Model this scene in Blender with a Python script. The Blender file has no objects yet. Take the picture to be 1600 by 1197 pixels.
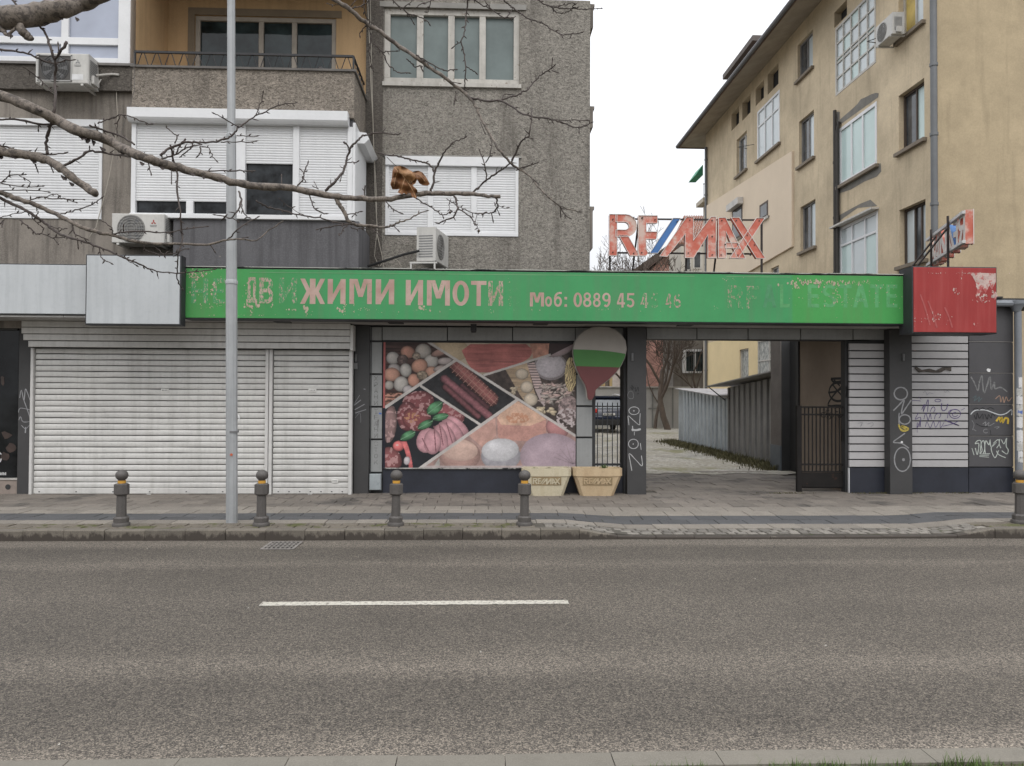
import bpy, math, random
import numpy as np
from mathutils import Vector, Matrix, noise
R = math.radians
rnd = random.Random(7)
S = bpy.context.scene
C = S.collection

# ------------------------------------------------------------------ camera
F = 1205.0                      # focal length in pixels of the 1600 px wide photo
CAM = Vector((0.0, 0.0, 1.8))
YAW, PITCH, ROLL = R(2.3), R(1.02), R(0.26)
cam = bpy.data.cameras.new('camera')
cam.sensor_width = 36.0
cam.lens = 36.0 * F / 1600.0
cam.clip_start = 0.05
cam.clip_end = 3000.0
cob = bpy.data.objects.new('camera', cam)
C.objects.link(cob)
ROT = Matrix.Rotation(-YAW, 3, 'Z') @ Matrix.Rotation(math.pi / 2 + PITCH, 3, 'X') @ Matrix.Rotation(ROLL, 3, 'Z')
cob.matrix_world = Matrix.Translation(CAM) @ ROT.to_4x4()
S.camera = cob

# ------------------------------------------------------------------ light: a bright overcast day
w = bpy.data.worlds.new('World')
S.world = w
w.use_nodes = True
nt = w.node_tree
for n in list(nt.nodes): nt.nodes.remove(n)
wo = nt.nodes.new('ShaderNodeOutputWorld')
bg = nt.nodes.new('ShaderNodeBackground')
sky = nt.nodes.new('ShaderNodeTexSky')
sky.sky_type = 'NISHITA'
sky.sun_disc = False
sky.sun_elevation = R(48)
sky.sun_rotation = R(170)
sky.air_density = 1.5
sky.dust_density = 6.0
hs = nt.nodes.new('ShaderNodeHueSaturation')
hs.inputs['Saturation'].default_value = 0.25
mx = nt.nodes.new('ShaderNodeMix'); mx.data_type = 'RGBA'
mx.inputs['Factor'].default_value = 0.8
mx.inputs['B'].default_value = (11.6, 11.8, 12.3, 1)
nt.links.new(sky.outputs[0], hs.inputs['Color'])
nt.links.new(hs.outputs[0], mx.inputs['A'])
# overcast luminance: about three times brighter overhead than at the horizon
tc = nt.nodes.new('ShaderNodeTexCoord'); sx_ = nt.nodes.new('ShaderNodeSeparateXYZ'); mr_ = nt.nodes.new('ShaderNodeMapRange')
mr_.inputs['From Min'].default_value = 0.0; mr_.inputs['From Max'].default_value = 1.0
mr_.inputs['To Min'].default_value = 0.66; mr_.inputs['To Max'].default_value = 1.98
vm = nt.nodes.new('ShaderNodeVectorMath'); vm.operation = 'SCALE'
nt.links.new(tc.outputs['Generated'], sx_.inputs[0]); nt.links.new(sx_.outputs['Z'], mr_.inputs['Value'])
nt.links.new(mx.outputs['Result'], vm.inputs[0]); nt.links.new(mr_.outputs[0], vm.inputs['Scale'])
nt.links.new(vm.outputs[0], bg.inputs['Color'])
bg.inputs['Strength'].default_value = 0.109
nt.links.new(bg.outputs[0], wo.inputs['Surface'])
sl = bpy.data.lights.new('sun', 'SUN')
sl.energy = 0.55
sl.angle = R(25)
sl.color = (1.0, 0.96, 0.9)
so = bpy.data.objects.new('sun', sl)
C.objects.link(so)
so.rotation_euler = (R(42), 0, R(-10))
so.location = (0, -5, 30)
S.view_settings.view_transform = 'Standard'
S.view_settings.look = 'None'
S.view_settings.exposure = 0.0
S.view_settings.gamma = 1.0
S.view_settings.use_curve_mapping = False

# ------------------------------------------------------------------ pixel -> place on a known plane
def ray(px, py):
    return ROT @ Vector(((px - 800.0) / F, -(py - 598.5) / F, -1.0))
def aty(px, py, Y):
    d = ray(px, py); t = Y / d.y
    return Vector((d.x * t, Y, CAM.z + d.z * t))
def atx(px, py, X):
    d = ray(px, py); t = X / d.x
    return Vector((X, d.y * t, CAM.z + d.z * t))
def atz(px, py, z):
    d = ray(px, py); t = (z - CAM.z) / d.z
    return Vector((d.x * t, d.y * t, z))
def rect(x0, x1, y0, y1, Y):
    """pixel rectangle on the plane y=Y -> X0, X1, Z0, Z1"""
    cx, cy = (x0 + x1) / 2, (y0 + y1) / 2
    return aty(x0, cy, Y).x, aty(x1, cy, Y).x, aty(cx, y1, Y).z, aty(cx, y0, Y).z
def PX(px, Y, py=600): return aty(px, py, Y).x
def PZ(px, py, Y): return aty(px, py, Y).z

# ------------------------------------------------------------------ mesh builder
MESH_CACHE = {}
class MB:
    def __init__(s):
        s.v = []; s.f = []; s.m = []
    def add(s, vs, fs, m=0):
        b = len(s.v); s.v.extend([tuple(v) for v in vs])
        for f in fs:
            s.f.append(tuple(b + i for i in f)); s.m.append(m)
    def box(s, x0, x1, y0, y1, z0, z1, m=0):
        if x0 > x1: x0, x1 = x1, x0
        if y0 > y1: y0, y1 = y1, y0
        if z0 > z1: z0, z1 = z1, z0
        s.add([(x0,y0,z0),(x1,y0,z0),(x1,y1,z0),(x0,y1,z0),(x0,y0,z1),(x1,y0,z1),(x1,y1,z1),(x0,y1,z1)],
              [(0,3,2,1),(4,5,6,7),(0,1,5,4),(1,2,6,5),(2,3,7,6),(3,0,4,7)], m)
        return s
    def bbox(s, x0, x1, y0, y1, z0, z1, b=0.006, m=0):
        """box whose street face (-y) has chamfered edges"""
        if x0 > x1: x0, x1 = x1, x0
        if z0 > z1: z0, z1 = z1, z0
        s.add([(x0+b,y0,z0+b),(x1-b,y0,z0+b),(x1-b,y0,z1-b),(x0+b,y0,z1-b),
               (x0,y0+b,z0),(x1,y0+b,z0),(x1,y0+b,z1),(x0,y0+b,z1),
               (x0,y1,z0),(x1,y1,z0),(x1,y1,z1),(x0,y1,z1)],
              [(0,1,2,3),(4,5,1,0),(5,6,2,1),(6,7,3,2),(7,4,0,3),
               (8,9,5,4),(9,10,6,5),(10,11,7,6),(11,8,4,7),(11,10,9,8)], m)
        return s
    def quad(s, a, b, c, d, m=0):
        s.add([a,b,c,d], [(0,1,2,3)], m); return s
    def prism(s, poly, y0, y1, m=0, ms=None):
        """polygon in XZ, seen from -y counter-clockwise, from y0 (street) to y1"""
        ms = m if ms is None else ms
        n = len(poly)
        ar = sum(poly[i][0]*poly[(i+1)%n][1]-poly[(i+1)%n][0]*poly[i][1] for i in range(n))
        if ar < 0: poly = poly[::-1]
        b = len(s.v)
        s.v.extend([(p[0], y0, p[1]) for p in poly]); s.v.extend([(p[0], y1, p[1]) for p in poly])
        s.f.append(tuple(b+i for i in range(n))); s.m.append(m)
        s.f.append(tuple(b+n+i for i in reversed(range(n)))); s.m.append(ms)
        for i in range(n):
            j = (i+1) % n
            s.f.append((b+i, b+n+i, b+n+j, b+j)); s.m.append(ms)
        return s
    def prismx(s, poly, x0, x1, m=0):
        """polygon in YZ extruded along X"""
        n = len(poly); b = len(s.v)
        ar = sum(poly[i][0]*poly[(i+1)%n][1]-poly[(i+1)%n][0]*poly[i][1] for i in range(n))
        if ar < 0: poly = poly[::-1]
        s.v.extend([(x1, p[0], p[1]) for p in poly]); s.v.extend([(x0, p[0], p[1]) for p in poly])
        s.f.append(tuple(b+i for i in range(n))); s.m.append(m)
        s.f.append(tuple(b+n+i for i in reversed(range(n)))); s.m.append(m)
        for i in range(n):
            j = (i+1) % n
            s.f.append((b+i, b+n+i, b+n+j, b+j)); s.m.append(m)
        return s
    def tube(s, pts, rad, n=6, m=0, cap=True):
        pts = [Vector(p) for p in pts]
        if not hasattr(rad, '__len__'): rad = [rad]*len(pts)
        b = len(s.v); u = None
        for i, p in enumerate(pts):
            t = (pts[min(i+1, len(pts)-1)] - pts[max(i-1, 0)])
            if t.length < 1e-9: t = Vector((0,0,1))
            t.normalize()
            if u is None:
                u = t.orthogonal().normalized()
            else:
                u = (u - t*u.dot(t))
                u = u.normalized() if u.length > 1e-6 else t.orthogonal().normalized()
            v = t.cross(u)
            for k in range(n):
                a = 2*math.pi*k/n
                s.v.append(tuple(p + (u*math.cos(a)+v*math.sin(a))*rad[i]))
        for i in range(len(pts)-1):
            for k in range(n):
                k2 = (k+1) % n
                s.f.append((b+i*n+k, b+i*n+k2, b+(i+1)*n+k2, b+(i+1)*n+k)); s.m.append(m)
        if cap:
            s.f.append(tuple(b+k for k in reversed(range(n)))); s.m.append(m)
            e = b+(len(pts)-1)*n
            s.f.append(tuple(e+k for k in range(n))); s.m.append(m)
        return s
    def bar(s, a, b, wx=0.02, m=0):
        return s.tube([a, b], wx*0.7071, 4, m)
    def lathe(s, cx, cy, prof, n=20, m=0, rot=0.0):
        b = len(s.v)
        for r, z in prof:
            for k in range(n):
                a = 2*math.pi*k/n + rot
                s.v.append((cx+r*math.cos(a), cy+r*math.sin(a), z))
        for i in range(len(prof)-1):
            for k in range(n):
                k2 = (k+1) % n
                s.f.append((b+i*n+k, b+i*n+k2, b+(i+1)*n+k2, b+(i+1)*n+k)); s.m.append(m)
        s.f.append(tuple(b+k for k in reversed(range(n)))); s.m.append(m)
        e = b+(len(prof)-1)*n
        s.f.append(tuple(e+k for k in range(n))); s.m.append(m)
        return s
    def mesh(s, name, mats, smooth=False):
        me = bpy.data.meshes.new(name)
        me.from_pydata(s.v, [], s.f)
        if not isinstance(mats, (list, tuple)): mats = [mats]
        for x in mats: me.materials.append(x)
        if len(mats) > 1: me.polygons.foreach_set('material_index', s.m)
        if smooth:
            me.polygons.foreach_set('use_smooth', [True]*len(s.f))
            if isinstance(smooth, float):
                me.set_sharp_from_angle(angle=R(smooth))
        me.update()
        return me
    def build(s, name, mats, parent=None, smooth=False):
        """vertices are in world space; the parent's place is subtracted"""
        if parent is not None:
            o = wpos(parent)
            if o.length > 1e-9:
                s.v = [(a-o.x, b-o.y, c-o.z) for a, b, c in s.v]
        ob = bpy.data.objects.new(name, s.mesh(name, mats, smooth))
        C.objects.link(ob)
        if parent is not None: ob.parent = parent
        return ob
def wpos(o):
    p = Vector((0,0,0))
    while o is not None:
        p += o.location; o = o.parent
    return p
def tag(o, label=None, cat=None, group=None, kind=None):
    if label: o['label'] = label
    if cat: o['category'] = cat
    if group: o['group'] = group
    if kind: o['kind'] = kind
    return o
def thing(name, label, cat, loc=(0,0,0), group=None):
    o = bpy.data.objects.new(name, None); C.objects.link(o)
    o.location = loc; o.empty_display_size = 0.2
    return tag(o, label, cat, group)
def struct(name, mb, m, smooth=False):
    o = mb.build(name, m, None, smooth); o['kind'] = 'structure'; return o
def inst(name, me, parent, loc, rot=None):
    """a piece that shares its mesh; loc in world space"""
    o = bpy.data.objects.new(name, me); C.objects.link(o)
    o.parent = parent
    p = wpos(parent) if parent is not None else Vector((0,0,0))
    o.location = Vector(loc) - p
    if rot: o.rotation_euler = rot
    return o
def copy_tree(o, parent=None):
    c = o.copy(); C.objects.link(c); c.parent = parent
    for ch in [x for x in o.children]: copy_tree(ch, c)
    return c

def holed_wall(mb, a0, a1, z0, z1, holes, d, depth, axis='y', m=0, mr=None):
    """a wall sheet on plane axis=d with openings (a0,a1,z0,z1) and their reveals going back by depth"""
    mr = m if mr is None else mr
    As = sorted(set([a0, a1] + [min(max(h[i], a0), a1) for h in holes for i in (0, 1)]))
    Zs = sorted(set([z0, z1] + [min(max(h[i], z0), z1) for h in holes for i in (2, 3)]))
    def P(a, z, dd=0.0):
        return (a, d+dd, z) if axis == 'y' else (d+dd, a, z)
    def face(p, m_):
        mb.add(p, [(0,1,2,3)], m_)
    for i in range(len(As)-1):
        for j in range(len(Zs)-1):
            ca, cz = (As[i]+As[i+1])/2, (Zs[j]+Zs[j+1])/2
            if any(h[0] < ca < h[1] and h[2] < cz < h[3] for h in holes): continue
            q = [P(As[i],Zs[j]), P(As[i+1],Zs[j]), P(As[i+1],Zs[j+1]), P(As[i],Zs[j+1])]
            face(q if axis == 'y' else q[::-1], m)
    for h in holes:
        x0, x1, c0, c1 = h
        for (p, q) in (((x0,c0),(x1,c0)), ((x1,c0),(x1,c1)), ((x1,c1),(x0,c1)), ((x0,c1),(x0,c0))):
            face([P(*p), P(*p, depth), P(*q, depth), P(*q)], mr)

# ------------------------------------------------------------------ materials
MATS = {}
def nodes(name):
    m = bpy.data.materials.new(name); m.use_nodes = True
    t = m.node_tree
    return m, t, t.nodes['Principled BSDF']
def N(t, kind, **kw):
    n = t.nodes.new(kind)
    for k, v in kw.items():
        if k in n.inputs: n.inputs[k].default_value = v
        else: setattr(n, k, v)
    return n
def mapped(t, scale):
    g = t.nodes.new('ShaderNodeNewGeometry')
    mp = t.nodes.new('ShaderNodeMapping')
    if not hasattr(scale, '__len__'): scale = (scale,)*3
    mp.inputs['Scale'].default_value = scale
    t.links.new(g.outputs['Position'], mp.inputs['Vector'])
    return mp.outputs[0]
def noise_n(t, scale, detail=5, rough=0.6, mul=1.0):
    n = N(t, 'ShaderNodeTexNoise')
    n.inputs['Scale'].default_value = mul
    n.inputs['Detail'].default_value = detail
    n.inputs['Roughness'].default_value = rough
    t.links.new(mapped(t, scale), n.inputs['Vector'])
    return n.outputs['Fac']
def ramp(t, src, a, b, va=0.0, vb=1.0):
    n = N(t, 'ShaderNodeMapRange', clamp=True)
    n.inputs['From Min'].default_value = a; n.inputs['From Max'].default_value = b
    n.inputs['To Min'].default_value = va; n.inputs['To Max'].default_value = vb
    t.links.new(src, n.inputs['Value'])
    return n.outputs[0]
def math_n(t, op, a, b=None):
    n = N(t, 'ShaderNodeMath', operation=op)
    for i, x in enumerate((a, b)):
        if x is None: continue
        if isinstance(x, (int, float)): n.inputs[i].default_value = x
        else: t.links.new(x, n.inputs[i])
    return n.outputs[0]
def mixc(t, fac, a, b, blend='MIX'):
    n = t.nodes.new('ShaderNodeMix'); n.data_type = 'RGBA'; n.blend_type = blend
    for key, x in (('Factor', fac), ('A', a), ('B', b)):
        s = n.inputs[key]
        if key == 'Factor': s = n.inputs[0]
        else: s = n.inputs[6] if key == 'A' else n.inputs[7]
        if isinstance(x, (int, float)): s.default_value = x
        elif isinstance(x, tuple): s.default_value = x if len(x) == 4 else (*x, 1)
        else: t.links.new(x, s)
    return n.outputs[2]
def sc(c, k): return tuple(min(1, x*k) for x in c)
def pm(name, col, rough=0.75, var=0.25, scale=2.5, streak=0.0, streakcol=None, speck=0.0, speckscale=60.0,
       bump=0.0, bumpscale=40.0, bumpdist=0.004, metal=0.0, objvar=0.0, patch=None, patchcol=None, patchscale=1.5, spec=0.5,
       dirt=0.0, coat=0.0):
    if name in MATS: return MATS[name]
    m, t, b = nodes(name)
    base = tuple(col)
    n1 = noise_n(t, scale, 6, 0.65)
    c = mixc(t, ramp(t, n1, 0.3, 0.7), sc(base, 1-var), sc(base, 1+var*0.7))
    if speck:
        n2 = noise_n(t, speckscale, 2, 0.5)
        c = mixc(t, ramp(t, n2, 0.3, 0.7, 0, 1), c, mixc(t, ramp(t, n2, 0.42, 0.58), sc(base, 1-speck), sc(base, 1+speck)))
    if streak:
        n3 = noise_n(t, (9, 9, 0.55), 4, 0.6)
        c = mixc(t, ramp(t, n3, 0.47, 0.68, 0, streak), c, streakcol or sc(base, 0.35))
    if patch:
        n4 = noise_n(t, patchscale, 7, 0.7)
        c = mixc(t, ramp(t, n4, patch, patch+0.06), c, patchcol)
    if dirt:
        n5 = noise_n(t, 14, 8, 0.8)
        c = mixc(t, ramp(t, n5, 0.5, 0.75, 0, dirt), c, sc(base, 0.3))
    if objvar:
        oi = t.nodes.new('ShaderNodeObjectInfo')
        v = ramp(t, oi.outputs['Random'], 0, 1, 1-objvar, 1+objvar)
        hv = N(t, 'ShaderNodeHueSaturation')
        t.links.new(v, hv.inputs['Value']); t.links.new(c, hv.inputs['Color'])
        c = hv.outputs[0]
    t.links.new(c, b.inputs['Base Color'])
    b.inputs['Roughness'].default_value = rough
    b.inputs['Metallic'].default_value = metal
    b.inputs['Specular IOR Level'].default_value = spec
    if coat: b.inputs['Coat Weight'].default_value = coat
    if bump:
        n6 = noise_n(t, bumpscale, 4, 0.6)
        bp = N(t, 'ShaderNodeBump'); bp.inputs['Strength'].default_value = bump; bp.inputs['Distance'].default_value = bumpdist
        t.links.new(n6, bp.inputs['Height']); t.links.new(bp.outputs[0], b.inputs['Normal'])
    MATS[name] = m
    return m
def lin(r, g, b):
    return tuple((x/255/12.92 if x/255 <= 0.04045 else ((x/255+0.055)/1.055)**2.4) for x in (r, g, b))
# ------------------------------------------------------------------ ground materials
def asphalt_mat():
    m, t, b = nodes('asphalt')
    g = t.nodes.new('ShaderNodeNewGeometry')
    sp = t.nodes.new('ShaderNodeSeparateXYZ'); t.links.new(g.outputs['Position'], sp.inputs[0])
    nz = noise_n(t, (0.25, 1.2, 1), 3, 0.6)
    yy = math_n(t, 'ADD', sp.outputs['Y'], ramp(t, nz, 0, 1, -0.35, 0.35))
    mr = ramp(t, yy, 3.5, 10.0)
    cr = t.nodes.new('ShaderNodeValToRGB')
    t.links.new(mr, cr.inputs[0])
    # worn and dusty bands that run along the road, between the wheel tracks
    st = [(3.5, .200), (3.92, .180), (4.25, .106), (4.85, .104), (5.22, .152), (5.65, .114), (6.3, .106), (6.9, .122),
          (7.5, .104), (8.1, .108), (8.35, .140), (8.6, .104), (9.15, .094), (9.40, .150), (9.75, .132)]
    e = cr.color_ramp.elements
    while len(e) < len(st): e.new(0.5)
    for i, (y, v) in enumerate(st):
        e[i].position = (y-3.5)/6.5; e[i].color = (v*.80, v*.70, v*.585, 1)
    big = ramp(t, noise_n(t, (0.5, 0.9, 1), 5, 0.6), 0.3, 0.7, 0.86, 1.14)
    c = mixc(t, 1.0, cr.outputs[0], (1, 1, 1), 'MULTIPLY')
    hv = N(t, 'ShaderNodeHueSaturation'); t.links.new(big, hv.inputs['Value']); t.links.new(c, hv.inputs['Color'])
    c = hv.outputs[0]
    def cells(sc_):
        vo = N(t, 'ShaderNodeTexVoronoi'); vo.inputs['Scale'].default_value = 1.0
        t.links.new(mapped(t, sc_), vo.inputs['Vector'])
        sx = t.nodes.new('ShaderNodeSeparateXYZ'); t.links.new(vo.outputs['Color'], sx.inputs[0]); return sx.outputs[0]
    s1 = cells(125); s2 = cells(270); s3 = noise_n(t, 26, 3, .6)
    f = math_n(t, 'ADD', math_n(t, 'ADD', math_n(t, 'MULTIPLY', s1, 0.45), math_n(t, 'MULTIPLY', s2, 0.25)), math_n(t, 'MULTIPLY', s3, 0.30))
    dark = mixc(t, 1.0, c, (0.30, 0.30, 0.31), 'MULTIPLY')
    light = mixc(t, 1.0, c, (2.5, 2.45, 2.35), 'MULTIPLY')
    c2 = mixc(t, ramp(t, f, 0.30, 0.48), dark, c)
    c2 = mixc(t, ramp(t, f, 0.56, 0.74), c2, light)
    t.links.new(c2, b.inputs['Base Color'])
    b.inputs['Roughness'].default_value = 0.78
    b.inputs['Specular IOR Level'].default_value = 0.35
    bp = N(t, 'ShaderNodeBump'); bp.inputs['Strength'].default_value = 0.7; bp.inputs['Distance'].default_value = 0.004
    t.links.new(f, bp.inputs['Height']); t.links.new(bp.outputs[0], b.inputs['Normal'])
    return m
asphalt = asphalt_mat()
paver_m = pm('paver_concrete', (.165, .144, .122), 0.8, .32, 3.0, speck=.25, speckscale=90, objvar=.16, bump=.5, bumpscale=70, dirt=.5, patch=.54, patchcol=(.088,.078,.068), patchscale=.8)
paver_dark = pm('paver_dark', (.066, .066, .068), 0.8, .25, 3.0, speck=.3, speckscale=90, objvar=.10, bump=.5, bumpscale=70)
paver_moss = pm('paver_mossy', (.125, .107, .084), 0.9, .35, 4.0, speck=.3, speckscale=80, objvar=.22, bump=.8, bumpscale=50, patch=.51, patchcol=(.070,.072,.022), patchscale=2.6, dirt=.6)
sett_m = pm('granite_sett', (.17, .155, .135), 0.8, .25, 6.0, speck=.35, speckscale=120, objvar=.30, bump=.6, bumpscale=60)
joint_m = pm('joint_earth', (.085, .076, .062), 0.95, .3, 8, patch=.57, patchcol=(.05,.058,.018), patchscale=2.5)

def kerb_grime(m):
    # road splash and grime clinging to the lower half of each stone
    t = m.node_tree; b = t.nodes['Principled BSDF']; src = b.inputs['Base Color'].links[0].from_socket
    g = t.nodes.new('ShaderNodeNewGeometry'); sp = t.nodes.new('ShaderNodeSeparateXYZ'); t.links.new(g.outputs['Position'], sp.inputs[0])
    n = noise_n(t, (9, 9, 4), 5, .7)
    v = math_n(t, 'ADD', sp.outputs['Z'], ramp(t, n, .3, .7, -.07, .055))
    t.links.new(mixc(t, ramp(t, v, .045, .085), (.050,.041,.033), src), b.inputs['Base Color'])
kerb_m = pm('kerb_stone', (.130, .114, .092), 0.85, .2, 5, speck=.2, speckscale=110, objvar=.16, bump=.6, bumpscale=60, dirt=.5)
kerb_grime(kerb_m)
kerb_near_m = pm('kerb_near', (.17, .155, .128), 0.85, .15, 3, speck=.12, speckscale=150, objvar=.05, bump=.4, bumpscale=90, dirt=.3)
gravel_m = None
def gravel_mat():
    m, t, b = nodes('wet_gravel')
    n1 = noise_n(t, (0.55, 0.4, 1), 7, 0.7)
    n2 = noise_n(t, (9,5,9), 5, 0.75)
    n3 = noise_n(t, (0.45, 0.3, 1), 6, 0.7)
    c = mixc(t, ramp(t, n2, 0.38, 0.60), (.17, .155, .125), (.43, .405, .35))
    c = mixc(t, ramp(t, n1, 0.50, 0.62), c, (.27, .25, .20))
    c = mixc(t, ramp(t, n3, 0.56, 0.62), c, (.19, .18, .095))
    t.links.new(c, b.inputs['Base Color'])
    t.links.new(ramp(t, n1, 0.42, 0.50, 0.28, 0.8), b.inputs['Roughness'])
    bp = N(t, 'ShaderNodeBump'); bp.inputs['Strength'].default_value = 0.5; bp.inputs['Distance'].default_value = 0.02
    t.links.new(n2, bp.inputs['Height']); t.links.new(bp.outputs[0], b.inputs['Normal'])
    return m
gravel_m = gravel_mat()
paint_m = pm('road_paint', (.46, .435, .375), 0.7, .2, 3, speck=.3, speckscale=120, patch=.53, patchcol=(.20,.18,.155), patchscale=30)
earth_m = pm('verge_earth', (.06, .055, .03), 0.95, .4, 6)

# ------------------------------------------------------------------ the setting: ground sheets
g = MB(); g.quad((-900,-900,-.03), (900,-900,-.03), (900,1200,-.03), (-900,1200,-.03))
struct('ground', g, pm('far_ground', (.14,.13,.11), .9, .3, .3))
g = MB(); g.quad((-90,3.62,0), (90,3.62,0), (90,9.76,0), (-90,9.76,0))
road = struct('road', g, asphalt)
# the small dip round the drain
ROADCUT = None
g = MB()
xs = [atz(409,942.5,0).x, atz(887,939.0,0).x]
ns = 60
for i in range(ns):
    a, b_ = xs[0]+(xs[1]-xs[0])*i/ns, xs[0]+(xs[1]-xs[0])*(i+1)/ns
    j0, j1 = rnd.uniform(-.006,.006), rnd.uniform(-.006,.006)
    if rnd.random() < .02: continue
    g.quad((a,6.71+j0,.004), (b_,6.71+j1,.004), (b_,6.83+j0,.004), (a,6.83-j1,.004))
o = g.build('lane_marking', paint_m, road)

DR0, DR1 = 1.15, 6.75            # dropped kerb in front of the driveway
def smooth(a, b, x):
    t_ = min(1, max(0, (x-a)/(b-a))); return t_*t_*(3-2*t_)
def dip(x):
    return smooth(DR0, DR0+.75, x) * (1-smooth(DR1-.75, DR1, x))
def ph(x, y):
    d = dip(x) * (1-smooth(9.8, 12.6, y)) * .085
    return .13 - d
g = MB()
nx, ny = 110, 16
X0, X1, Y0, Y1 = -22.0, 22.0, 9.84, 13.45
for j in range(ny+1):
    for i in range(nx+1):
        x = X0+(X1-X0)*i/nx; y = Y0+(Y1-Y0)*j/ny
        g.v.append((x, y, ph(x,y)-.010))
for j in range(ny):
    for i in range(nx):
        a = j*(nx+1)+i; g.f.append((a,a+1,a+nx+2,a+nx+1)); g.m.append(0)
sidewalk = struct('sidewalk', g, joint_m)

# kerb along the far side: one object with each kerb stone its own piece
kerb = thing('kerb', None, None, (0, 9.79, 0)); kerb['kind'] = 'structure'
def kerb_stone(x0, x1, zt0, zt1, name='kerb_stone'):
    m_ = MB(); b_ = .012; y0, y1 = 9.73+rnd.uniform(-.006,.006), 9.862
    x0 += .003; x1 -= .003
    zs = [(x0, zt0), (x1, zt1)]
    v = []
    for x, z in zs: v += [(x,y0,-.05), (x,y0,z-b_), (x,y0+b_,z), (x,y1,z), (x,y1,-.05)]
    m_.add(v, [(0,5,6,1),(1,6,7,2),(2,7,8,3),(3,8,9,4),(0,1,2,3,4),(9,8,7,6,5)])
    return m_.build(name, kerb_m, kerb)
x = -11.0
while x < 12.0:
    L = .49
    hz = rnd.uniform(-.004,.004)
    kerb_stone(x, x+L, .132-dip(x)*.098+hz, .132-dip(x+L)*.098+hz)
    x += L
for a, b_ in ((-22,-11),(12.25,22)):
    kerb_stone(a, b_, .13, .13)

# near kerb and verge
nkerb = thing('near_kerb', None, None, (0, 3.6, 0)); nkerb['kind'] = 'structure'
me = None
x = -6.0 + .12
while x < 7:
    m_ = MB(); m_.box(x+.002, x+.498, 3.515, 3.655, -.05, .12+rnd.uniform(-.003,.003))
    m_.build('kerb_stone', kerb_near_m, nkerb); x += .5
for a, b_ in ((-22,-5.88),(7.12,22)):
    m_ = MB(); m_.box(a, b_, 3.515, 3.655, -.05, .12); m_.build('kerb_stone', kerb_near_m, nkerb)
g = MB(); g.quad((-90,-12,.105), (90,-12,.105), (90,3.52,.105), (-90,3.52,.105))
struct('verge', g, earth_m)

# pavers
pav = []       # (size, x0,x1,y0,y1, mat, tilt)
def prow(y0, y1, w_, mat_, off, x0=-10.5, x1=11.5, shear=0):
    x = x0+off
    while x < x1:
        pav.append((x, x+w_, y0, y1, mat_)); x += w_
prow(9.868, 10.05, .22, 'moss', 0); prow(10.053, 10.25, .22, 'moss', .12)
prow(10.253, 10.54, .40, 'l', .05)
prow(10.543, 10.83, .40, 'd', .2); prow(10.833, 11.12, .40, 'd', .0)
y = 11.123; k = 0
while y < 13.3:
    prow(y, y+.333, .40, 'l' if k < 2 else 'p', (k % 2)*.2 + .02); y += .336; k += 1
y = 13.42
while y < 17.2:
    prow(y, y+.39, .40, 'p', (k % 2)*.2, 2.9, 6.4); y += .393; k += 1
paver_light = pm('paver_pale', (.205, .183, .155), 0.85, .25, 3.0, speck=.25, speckscale=90, objvar=.14, bump=.5, bumpscale=70, dirt=.35)
pm_ = {'l': paver_light, 'moss': paver_moss, 'p': paver_m, 'd': paver_dark, 's': sett_m}
for yy in (9.868, 9.995, 10.12):          # granite setts at the dropped kerb
    x = DR0-.35+rnd.uniform(0,.05)
    while x < DR1-.2:
        w_ = rnd.uniform(.11,.17)
        pav.append((x, x+w_, yy, yy+.122, 's')); x += w_+.006
pav = [p for p in pav if not (p[4] == 'moss' and p[1] > DR0-.36 and p[0] < DR1-.2)]
def paver_mb(mb, p, jz, tx):
    x0, x1, y0, y1, k = p
    gp = .004 if k != 's' else .007
    x0 += gp; x1 -= gp; y0 += gp; y1 -= gp
    if k in ('moss', 's'):
        x0 += rnd.uniform(0,.008); x1 -= rnd.uniform(0,.008); y1 -= rnd.uniform(0,.012)
    bz = .004
    v = []
    for (x, y, s_) in ((x0,y0,0),(x1,y0,0),(x1,y1,0),(x0,y1,0)):
        v.append((x, y, ph(x,y)-.02))
    for (x, y) in ((x0,y0),(x1,y0),(x1,y1),(x0,y1)):
        v.append((x, y, ph(x,y)-bz+jz))
    ix, iy = .006, .006
    for (x, y) in ((x0+ix,y0+iy),(x1-ix,y0+iy),(x1-ix,y1-iy),(x0+ix,y1-iy)):
        v.append((x, y, ph(x,y)+jz+tx*(x-x0)))
    f = []
    for i in range(4):
        j = (i+1) % 4
        f += [(i, j, 4+j, 4+i), (4+i, 4+j, 8+j, 8+i)]
    f.append((8,9,10,11))
    mb.add(v, f)
court_pav = [p for p in pav if p[2] > 13.4]
walk_pav = [p for p in pav if p[2] <= 13.4]
vis = lambda p: abs(p[0]-.3) < (p[2]*.68+.3)
def pri(p):
    yb = (p[2]+p[3])/2
    return ((p[1]-p[0])*(p[3]-p[2]))/yb**3 if vis(p) else -1
walk_pav.sort(key=pri, reverse=True)
def put_pavers(lst, parent, n_single, nm='paver'):
    for p in lst[:n_single]:
        mb = MB(); paver_mb(mb, p, rnd.uniform(-.003,.004), rnd.uniform(-.008,.008))
        mb.build('granite_sett' if p[4] == 's' else nm, pm_[p[4]], parent)
    rest = {}
    for p in lst[n_single:]:
        paver_mb(rest.setdefault(p[4], MB()), p, rnd.uniform(-.003,.004), rnd.uniform(-.008,.008))
    for k_, mb in rest.items():
        o = mb.build('small_pavers', pm_[k_], parent); o['kind'] = 'stuff'
setts = [p for p in walk_pav if p[4] == 's']
put_pavers(setts, sidewalk, 150)
put_pavers([p for p in walk_pav if p[4] != 's'], sidewalk, 300)

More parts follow.
